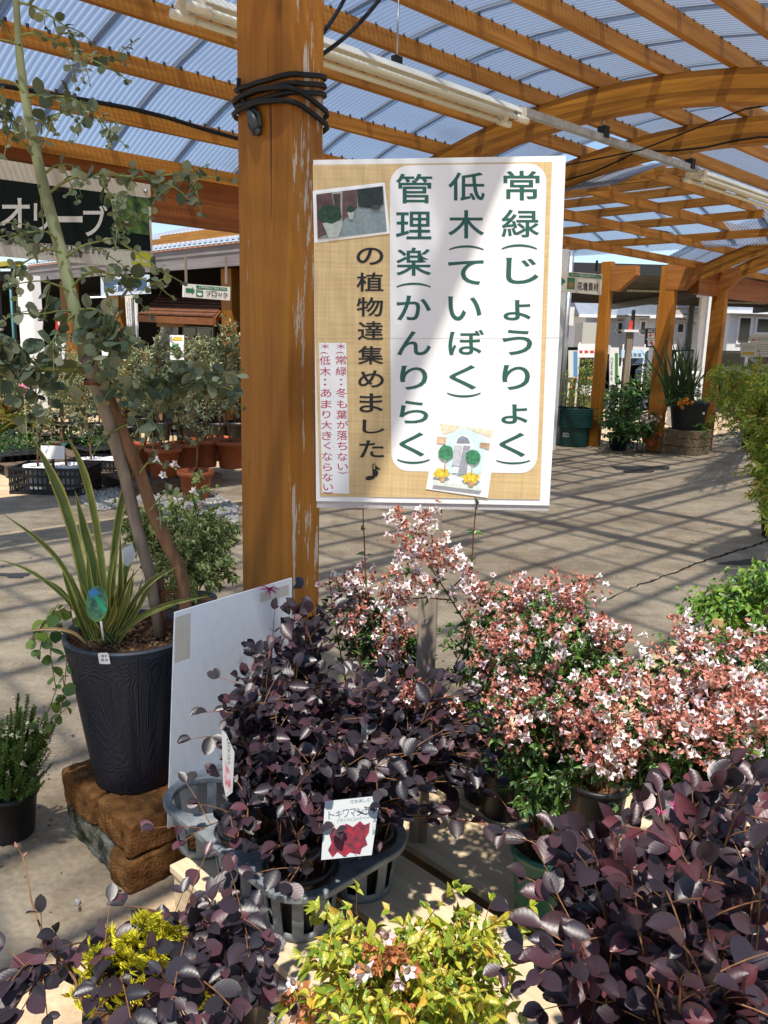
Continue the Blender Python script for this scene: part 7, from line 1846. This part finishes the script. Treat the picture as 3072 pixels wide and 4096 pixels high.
# little shingled kiosk
kp = Plane(fpt(700, 1300, -.3), PV)
kt = thing('shingled_kiosk', 'small kiosk with brown shingled lean-to roof left of the near post', 'kiosk', kp.at(720, 1480) * np.array([1, 1, 0]))
mt_shingle = M('brown_shingle', (0.13, 0.055, 0.03), .85, .15, noise=.3, nscale=9)
f0, f1 = kp.at(555, 1262, .45), kp.at(858, 1274, .45); b0_, b1_ = kp.at(640, 1190, -.5), kp.at(915, 1200, -.5)
mb = MB()
for k in range(6):
    u0, u1 = k / 6, (k + 1.15) / 6
    mb.prism([f0 + (b0_ - f0) * u0 + ZV * .02, f1 + (b1_ - f1) * u0 + ZV * .02, f1 + (b1_ - f1) * u1, f0 + (b0_ - f0) * u1], ZV * .02)
mb.build('shingle_roof', mt_shingle, kt)
MB().bar(f0 - ZV * .04, f1 - ZV * .04, .04, .09).build('fascia', mt_beam, kt)
MB().bar(f1 - ZV * .03, b1_ - ZV * .03, .04, .09).build('fascia', mt_beam, kt)
mb = MB()
for x in (632, 715, 745): c = kp.at(x, 1330, .2); mb.box(c * np.array([1, 1, 0]) + ZV * .75, .05, .05, 1.5, (PV, QV, ZV))
mb.bar(kp.at(632, 1300, .2), kp.at(745, 1300, .2), .05, .05); mb.bar(kp.at(636, 1290, .3), kp.at(660, 1272, .42), .03, .04); mb.bar(kp.at(712, 1290, .3), kp.at(735, 1275, .42), .03, .04)
mb.build('timber_frame', wood('pale_frame', (.22, .12, .05), (.36, .22, .11), .7, axis=2), kt)
MB().prism([kp.at(x, y, .1) for x, y in ((640, 1305), (712, 1305), (712, 1440), (640, 1440))], -kp.n * .01).build('plastic_sheet', M('hazy_film', (.32, .33, .34), .2, .6, nscale=9, c2=(.06, .06, .065)), kt)
fr = MB().prism([kp.at(x, y, .05) for x, y in ((730, 1302), (852, 1310), (852, 1450), (730, 1450))], -kp.n * .03).build('window_frame', M('alu_frame', (.20, .20, .20), .4), kt)
MB().prism([kp.at(x, y, .055) for x, y in ((738, 1310), (784, 1312), (784, 1445), (738, 1445))], kp.n * .006).build('pane', mt_glass, kt)
MB().prism([kp.at(x, y, .055) for x, y in ((790, 1314), (844, 1318), (844, 1445), (790, 1445))], kp.n * .006).build('pane', mt_glass, kt)
MB().bar(kp.at(745, 1282, .3), kp.at(832, 1285, .3), .08, .05).build('strip_lamp', emit('strip_lamp_lit', (.9, .95, .75), .55), kt)
# standing cards on the kiosk and sales table
def small_card(label, x0, y0, x1, y1, Y, mats, name='price_card'):
    pl = Plane(at(x0, y0, Y), [-.3, -.95, .1]); f = pl.at((x0 + x1) / 2, y1); f[2] = 0
    t = thing(name, label, 'card', f)
    MB().prism([pl.at(x0, y0), pl.at(x1, y0 + 1), pl.at(x1, y1), pl.at(x0, y1)], -pl.n * .004).build('card', mt_white, t)
    MB().bar(pl.at((x0 + x1) / 2, y1 - 4, -.01), f - pl.n * .01, .02, .02, pl.n).build('stick', mt_blackplastic, t)
    for i, (a, b, c, d, m) in enumerate(mats): MB().flat(pl, [(a, b), (c, b), (c, d), (a, d)], .003 + .001 * i).build('print', m, t)
    return t
mt_cgreen = M('card_green', (.12, .30, .14), .5)
small_card('white card with yellow heading and green print among the olive trees', 680, 1340, 736, 1440, 8.6, [(692, 1348, 728, 1362, mt_yelprint), (688, 1374, 715, 1420, mt_cgreen)])
small_card('white card with teal strip left of the notice post', 408, 1368, 455, 1450, 8.8, [(434, 1376, 446, 1440, M('card_teal', (.10, .30, .32), .5))])
small_card('white price card standing in the left black crate', 163, 1782, 258, 1836, 7.55, [(245, 1772, 266, 1780, M('card_turq', (.05, .50, .36), .5))])

# person far inside at the left edge
pc = fpt(12, 1400, -.8) * np.array([1, 1, 0])
pr = thing('person', 'person in dark clothes with pale face mask standing inside at the left edge', 'person', pc)
me = bpy.data.meshes.new('body'); bm = bmesh.new()
J = {'hip': (0, 0, .92), 'ch': (0, 0, 1.30), 'nk': (0, 0, 1.43), 'hd': (0, -.02, 1.55), 'tp': (0, 0, 1.66), 'ls': (-.17, 0, 1.36), 'le': (-.24, -.03, 1.10), 'lh': (-.22, -.12, .88), 'lf': (-.22, -.15, .80), 'rs': (.17, 0, 1.36), 're': (.24, -.03, 1.10), 'rh': (.22, -.12, .88), 'rf': (.22, -.15, .80), 'lk': (-.11, -.01, .48), 'la': (-.12, 0, .08), 'lt': (-.12, -.15, .04), 'rk': (.11, -.01, .48), 'ra': (.12, 0, .08), 'rt': (.12, -.15, .04), 'lp': (-.09, 0, .88), 'rp': (.09, 0, .88)}
E_ = [('hip', 'ch'), ('ch', 'nk'), ('nk', 'hd'), ('hd', 'tp'), ('ch', 'ls'), ('ls', 'le'), ('le', 'lh'), ('lh', 'lf'), ('ch', 'rs'), ('rs', 're'), ('re', 'rh'), ('rh', 'rf'), ('hip', 'lp'), ('lp', 'lk'), ('lk', 'la'), ('la', 'lt'), ('hip', 'rp'), ('rp', 'rk'), ('rk', 'ra'), ('ra', 'rt')]
RAD = dict(hip=.15, ch=.15, nk=.06, hd=.095, tp=.07, ls=.065, le=.05, lh=.035, lf=.03, rs=.065, re=.05, rh=.035, rf=.03, lk=.062, la=.045, lt=.04, rk=.062, ra=.045, rt=.04, lp=.09, rp=.09)
idx = {k: bm.verts.new(v) for k, v in J.items()}
for a, b in E_: bm.edges.new((idx[a], idx[b]))
names = list(J); bm.to_mesh(me); bm.free()
po_ = bpy.data.objects.new('body', me); COL.objects.link(po_); po_.parent = pr
sk = po_.modifiers.new('skin', 'SKIN')
for i, k in enumerate(names):
    me.skin_vertices[0].data[i].radius = (RAD[k], RAD[k] * (.7 if k in ('hip', 'ch') else 1)); me.skin_vertices[0].data[i].use_root = (k == 'hip')
po_.modifiers.new('s', 'SUBSURF').levels = 2; me.materials.append(M('dark_cloth', (.02, .022, .025), .9))
MB().lathe([(.02, 1.475), (.07, 1.50), (.08, 1.545), (.03, 1.56)], pc + np.array([0, -.035, 0]), 14).build('face_mask', mt_white, pr)
MB().lathe([(.085, 1.58), (.10, 1.63), (.075, 1.68), (.0, 1.70)], pc + np.array([0, .0, 0]), 14).build('hair', M('black_hair', (.01, .009, .008), .6), pr)

# ------------------------------------------------------------------ left: pallets, crates, olive trees
pz = .12
dark_pallets = [(3.55, 4.5, 6.9, 8.3, .14, 'dark weathered pallet carrying the orange pots of olive trees'), (3.0, 3.9, 8.6, 9.9, .14, 'dark pallet under seedling trays at the left'), (3.9, 4.9, 8.5, 9.8, .14, 'dark pallet behind the black crates'), (3.5, 4.6, 10.1, 11.3, .14, 'far dark pallet with black seedling trays at the left edge')]
for a in dark_pallets: pallet(a[0], a[1], a[2], a[3], a[4], a[5], 6, mat=mt_darkwood)
# gravel strip
mt_peb = M('white_pebble', (.55, .51, .44), .8, .2, noise=.25, nscale=30)
P = []; S = []
for k in range(2600):
    x = random.uniform(330, 950); yb = 1935 + (x - 330) * .16
    c = gz(x, yb + random.uniform(-6, 70) + 30 * sin(x * .02), 0); P.append(c + ZV * .008); S.append(random.uniform(.018, .04))
T_PEB = (np.array([(-.5, 0, 0), (0, -.5, 0), (.5, 0, 0), (0, .5, 0), (-.3, -.3, .3), (.3, -.3, .32), (.3, .3, .3), (-.3, .3, .28)]), np.array([(0, 1, 5, 4), (1, 2, 6, 5), (2, 3, 7, 6), (3, 0, 4, 7), (4, 5, 6, 7)]), np.zeros((8, 2)))
grv = bpy.data.objects.new('gravel', None)
COL.objects.link(grv)
go = scatter('gravel', T_PEB, P, rng.normal(0, 1, (len(P), 3)) * np.array([1, 1, .1]), np.tile(ZV, (len(P), 1)), S, mt_peb, grv)
go.parent = None; bpy.data.objects.remove(grv); go.name = 'gravel'; go['kind'] = 'stuff'; go['label'] = 'white pebbles strewn along the ground below the olive pots'
P = []; S = []
for (cx, cy, sx, sy, n_) in ((240, 2960, 60, 60, 70), (300, 3120, 60, 50, 30), (170, 2200, 60, 30, 6), (310, 3615, 3, 3, 1)):
    for k in range(n_): P.append(gz(random.gauss(cx, sx), random.gauss(cy, sy), .002)); S.append(random.uniform(.004, .009) if n_ > 1 else .02)
go = None
holder = thing('loose_grit', 'scattered pale grit on the concrete beside the rusty blocks', 'grit', P[0]); del holder['category']; del holder['label']
gg = scatter('loose_grit', T_PEB, P, rng.normal(0, 1, (len(P), 3)) * np.array([1, 1, .1]), np.tile(ZV, (len(P), 1)), S, mt_peb, holder)
gg.parent = None; gg.location = holder.location; bpy.data.objects.remove(holder); gg.name = 'loose_grit'; gg['kind'] = 'stuff'; gg['label'] = 'scattered pale grit on the concrete beside the rusty blocks'

def lattice_crate(label, c, w=.62, d=.42, h=.24):
    t = thing('plastic_crate', label, 'crate', c, 'black lattice crates with white pots')
    mb = MB(); ax = (unit(PV * .7 - QV * .7), unit(PV * .7 + QV * .7), ZV); X, Y_ = ax[0], ax[1]
    for s_ in (-1, 1):
        for k in range(17):
            mb.box(c + X * (w * (k / 16 - .5)) + Y_ * s_ * d / 2 + ZV * h / 2, .012, .010, h, ax)
        for k in range(12): mb.box(c + Y_ * (d * (k / 11 - .5)) + X * s_ * w / 2 + ZV * h / 2, .010, .012, h, ax)
        for z in (.01, h * .35, h * .68, h - .015):
            mb.box(c + Y_ * s_ * d / 2 + ZV * z, w + .02, .016, .026, ax); mb.box(c + X * s_ * w / 2 + ZV * z, .016, d + .02, .026, ax)
    mb.build('lattice', mt_blackplastic, t); MB().box(c + ZV * .006, w, d, .01, ax).build('floor', mt_blackplastic, t)
    return t
mt_olive = leafmat('olive_leaf', [(0.0, (0.06, 0.095, 0.045)), (0.5, (0.19, 0.23, 0.12)), (1.0, (0.42, 0.45, 0.29))], rough=.5, spec=.35, trans=.15, veins=0)
mt_whitepot = M('white_pot', (.74, .75, .76), .35, .4)
def olive_tree(label, base, pot, h, spread, n, size=.055, tall=None, group='young olive trees for sale', potmat=None):
    t = thing('olive_tree', label, 'olive tree', base, group)
    r, ph = pot
    MB().lathe([(r * .72, 0), (r * .74, .01), (r * .92, ph * .84), (r * 1.05, ph * .84), (r * 1.08, ph * .87), (r * 1.08, ph), (r * .98, ph), (r * .95, ph * .9)], base, 28).build('pot', potmat or mt_terra, t)
    soil_disc(base + ZV * ph * .9, r * .95, 16, mt_soil, t, .004)
    lv = Leaves(); st = MB()
    top = base + ZV * (ph + h) + np.array([random.gauss(0, .04), random.gauss(0, .04), 0]); b0 = base + ZV * ph * .9
    cvt = bez(b0, (b0 + top) / 2 + np.array([random.gauss(0, .05), random.gauss(0, .05), 0]), top, 10); st.tube(cvt, list(np.linspace(.012, .004, 10)), 7)
    for k in range(n):
        u = random.uniform(.30, .98); p = cvt[int(u * 9)]
        a = random.uniform(0, 6.28); d = np.array([cos(a), sin(a), random.uniform(.1, 1.2)]); e = p + unit(d) * spread * random.uniform(.5, 1.1) * (1.15 - .5 * u)
        cv = bez(p, (p + e) / 2 + ZV * .05, e, 8); st.tube(cv, list(np.linspace(.004, .0015, 8)), 4, cap=False)
        lv.along(cv, .028, size, .15, True, .75, .4, 0, .4, .3, np.array([0, -.3, .1]))
    lv.make('foliage', T_LANCE, mt_olive, t, width=np.full(len(lv.P), 1.35)); st.build('stem', mt_stem, t)
    return t
def op(x, y, z=.14): return gz(x, y, z)
o1 = olive_tree('olive tree in the frontmost orange pot, low at the right of the group', gz(785, 1995, .004), (.16, .27), .72, .40, 26)
o2 = olive_tree('olive tree in an orange pot at the left of the front row', op(656, 1905), (.165, .29), 1.0, .40, 34, .07)
for (x, y, s_, lab) in ((582, 1880, .95, 'olive tree in the orange pot furthest left'), (735, 1875, .95, 'olive tree in an orange pot behind the middle of the row'), (818, 1865, 1.02, 'olive tree in a large orange pot left of the near post'), (925, 1870, 1.0, 'olive tree in an orange pot half hidden by the near post'), (870, 1840, .9, 'olive tree in an orange pot at the back of the row')):
    copy_tree(o2, op(x, y), lab, rz=random.uniform(0, 6.28), sc=s_)
# tall back row in dark containers
o3 = olive_tree('taller olive tree behind the crates, left of the gum trunk', gz(250, 1760, .14), (.15, .22), 1.0, .45, 40, .075, group='taller olive trees at the back', potmat=mt_blackplastic)
for i, (x, y, s_) in enumerate(((120, 1770, .95), (400, 1760, 1.0), (520, 1770, 1.0), (640, 1760, 1.1), (760, 1760, 1.05), (880, 1765, 1.15), (960, 1770, 1.25), (330, 1800, .8), (30, 1740, .9))):
    where = ('second from the left', 'just left of the gum stake', 'just right of the gum stake', 'behind the left orange pots', 'below the kiosk roof', 'right of the kiosk window', 'touching the near post', 'short one right above the black crates', 'at the left picture edge')[i]
    copy_tree(o3, gz(x, y, .14 if x > 100 else .14), 'taller olive tree in the back row, ' + where, rz=random.uniform(0, 6.28), sc=s_)
# low dark stock filling the back
for i, (x, y, s_) in enumerate(((70, 1720, .9), (200, 1715, .95), (310, 1720, .95), (460, 1720, 1.0), (580, 1725, 1.0), (700, 1725, 1.0), (820, 1730, 1.1))):
    copy_tree(o3, gz(x, y, .004), 'bushy olive at the very back, ' + ('left edge', 'above the left crate', 'between the crates', 'behind the gum stake', 'behind the left orange pots', 'under the white card', 'beside the kiosk window')[i], rz=random.uniform(0, 6.28), sc=s_)
rk = thing('wire_rack', 'black wire rack standing behind the orange pots', 'rack', gz(760, 1800))
mb = MB(); a_, b_ = gz(470, 1800), gz(1010, 1790)
for k in range(31):
    q = a_ + (b_ - a_) * k / 30; mb.box(q + ZV * .47, .014, .014, .93)
for z in (.08, .5, .92): mb.bar(a_ + ZV * z, b_ + ZV * z, .02, .02)
mb.build('rack', mt_blackplastic, rk)
# fallen bits on the paving
P = []; 
for k in range(420):
    x = random.uniform(0, 3072); y = random.uniform(1900, 3700); P.append(gz(x, y, .004))
fh = bpy.data.objects.new('fallen_leaves', None); COL.objects.link(fh)
fl_ = scatter('fallen_leaves', T_SMALL, P, rng.normal(0, 1, (len(P), 3)) * np.array([1, 1, .08]), np.tile(ZV, (len(P), 1)) + rng.normal(0, .25, (len(P), 3)), rng.uniform(.008, .026, len(P)), leafmat('dry_litter', [(0, (.06, .035, .02)), (.7, (.20, .13, .07)), (1, (.42, .36, .26))], rough=.8, trans=0, veins=0), fh)
bpy.data.objects.remove(fh); fl_.name = 'fallen_leaves'; fl_['kind'] = 'stuff'; fl_['label'] = 'small dry leaves and crumbs scattered over the concrete'
# white-potted standards in the crates
cA, cB = gz(228, 1962, .004), gz(425, 1925, .004)
lattice_crate('black lattice crate at the left with white pots and a price card', cA, .70, .42, .25)
lattice_crate('black lattice crate just left of the grey stake', cB, .62, .42, .25)
w1 = olive_tree('small standard olive in a white pot in the left black crate', cA + ZV * .02 + PV * .08 - QV * .06, (.13, .24), .85, .30, 22, .05, group='small olives in white pots', potmat=mt_whitepot)
copy_tree(w1, cA + ZV * .02 - PV * .13 + QV * .10, 'small olive in a white pot at the left of the left crate', rz=2.0, sc=.95)
copy_tree(w1, cB + ZV * .02 + PV * .08 - QV * .08, 'small olive in a white pot in the right black crate', rz=4.0, sc=.95)
copy_tree(w1, cB + ZV * .02 - PV * .10 + QV * .10, 'small olive in a white pot at the left of the right crate', rz=5.0, sc=.9)
# spiky palm-like plants at the far left
mt_cord = leafmat('spiky_leaf', [(0, (.10, .14, .03)), (.6, (.30, .30, .08)), (1, (.30, .13, .06))], trans=.2, veins=0)
T_SPIKE = leaf_tpl([.5, 1, .8, .5, .05], .2, .25, .035)
def spiky(label, base, n, L):
    t = thing('spiky_plant', label, 'plant', base, 'spiky plants at the left edge'); nursery_pot(t, base, .11, .2)
    d = rng.normal(0, 1, (n, 3)); d[:, 2] = np.abs(d[:, 2]) + .2
    scatter('foliage', T_SPIKE, np.tile(base + ZV * .24, (n, 1)), d, np.tile(ZV, (n, 1)) + rng.normal(0, .2, (n, 3)), rng.uniform(.7, 1.1, n) * L, mt_cord, t); return t
spiky('yellow-green spiky plant at the left edge', gz(30, 1760, .14), 60, .42); spiky('bronze spiky plant left of the crates', gz(115, 1790, .14), 50, .36)
mb = MB(); c = at(97, 1580, 8.6)
pf = thing('pink_flower_stem', 'single pink bloom on a stem above the left spiky plants', 'flower', c * np.array([1, 1, 0]))
MB().tube([c * np.array([1, 1, 0]), c], .006, 6).build('stem', mt_gstem, pf); scatter('petal', T_BROAD, np.tile(c, (8, 1)), rng.normal(0, .5, (8, 3)) + ZV, rng.normal(0, 1, (8, 3)), np.full(8, .13), M('pink_petal', (.60, .22, .32), .5), pf)
# seedling trays on the left pallets
for i, (p_, q_) in enumerate(((3.3, 9.0), (3.35, 9.5), (4.2, 8.9), (4.3, 9.4), (3.9, 10.5))):
    c = W(p_, q_, .142); t = thing('seedling_tray', ('black seedling tray at the front of the left pallet', 'black seedling tray at the back of the left pallet', 'black seedling tray front of the pallet behind the crates', 'black seedling tray back of the pallet behind the crates', 'black seedling tray on the far left pallet')[i], 'seed tray', c, 'black seedling trays')
    mb = MB()
    for a in range(7):
        for b in range(5): mb.lathe([(.028, 0), (.036, .07), (.040, .07), (.040, .06)], c + PV * (a - 3) * .085 + QV * (b - 2) * .085, 8)
    mb.box(c + ZV * .066, .61, .44, .006, (PV, QV, ZV)); mb.build('tray', mt_blackplastic, t)
    lv = Leaves()
    for a in range(7):
        for b in range(5):
            o_ = c + PV * (a - 3) * .085 + QV * (b - 2) * .085 + ZV * .07
            cv = bez(o_, o_ + ZV * .06, o_ + ZV * random.uniform(.08, .16) + np.array([random.gauss(0, .02), random.gauss(0, .02), 0]), 5); lv.along(cv, .025, .05, .2, True, 1.0, .8, 0, .4, .3)
    lv.make('seedlings', T_ABEL, mt_midgreen, t)
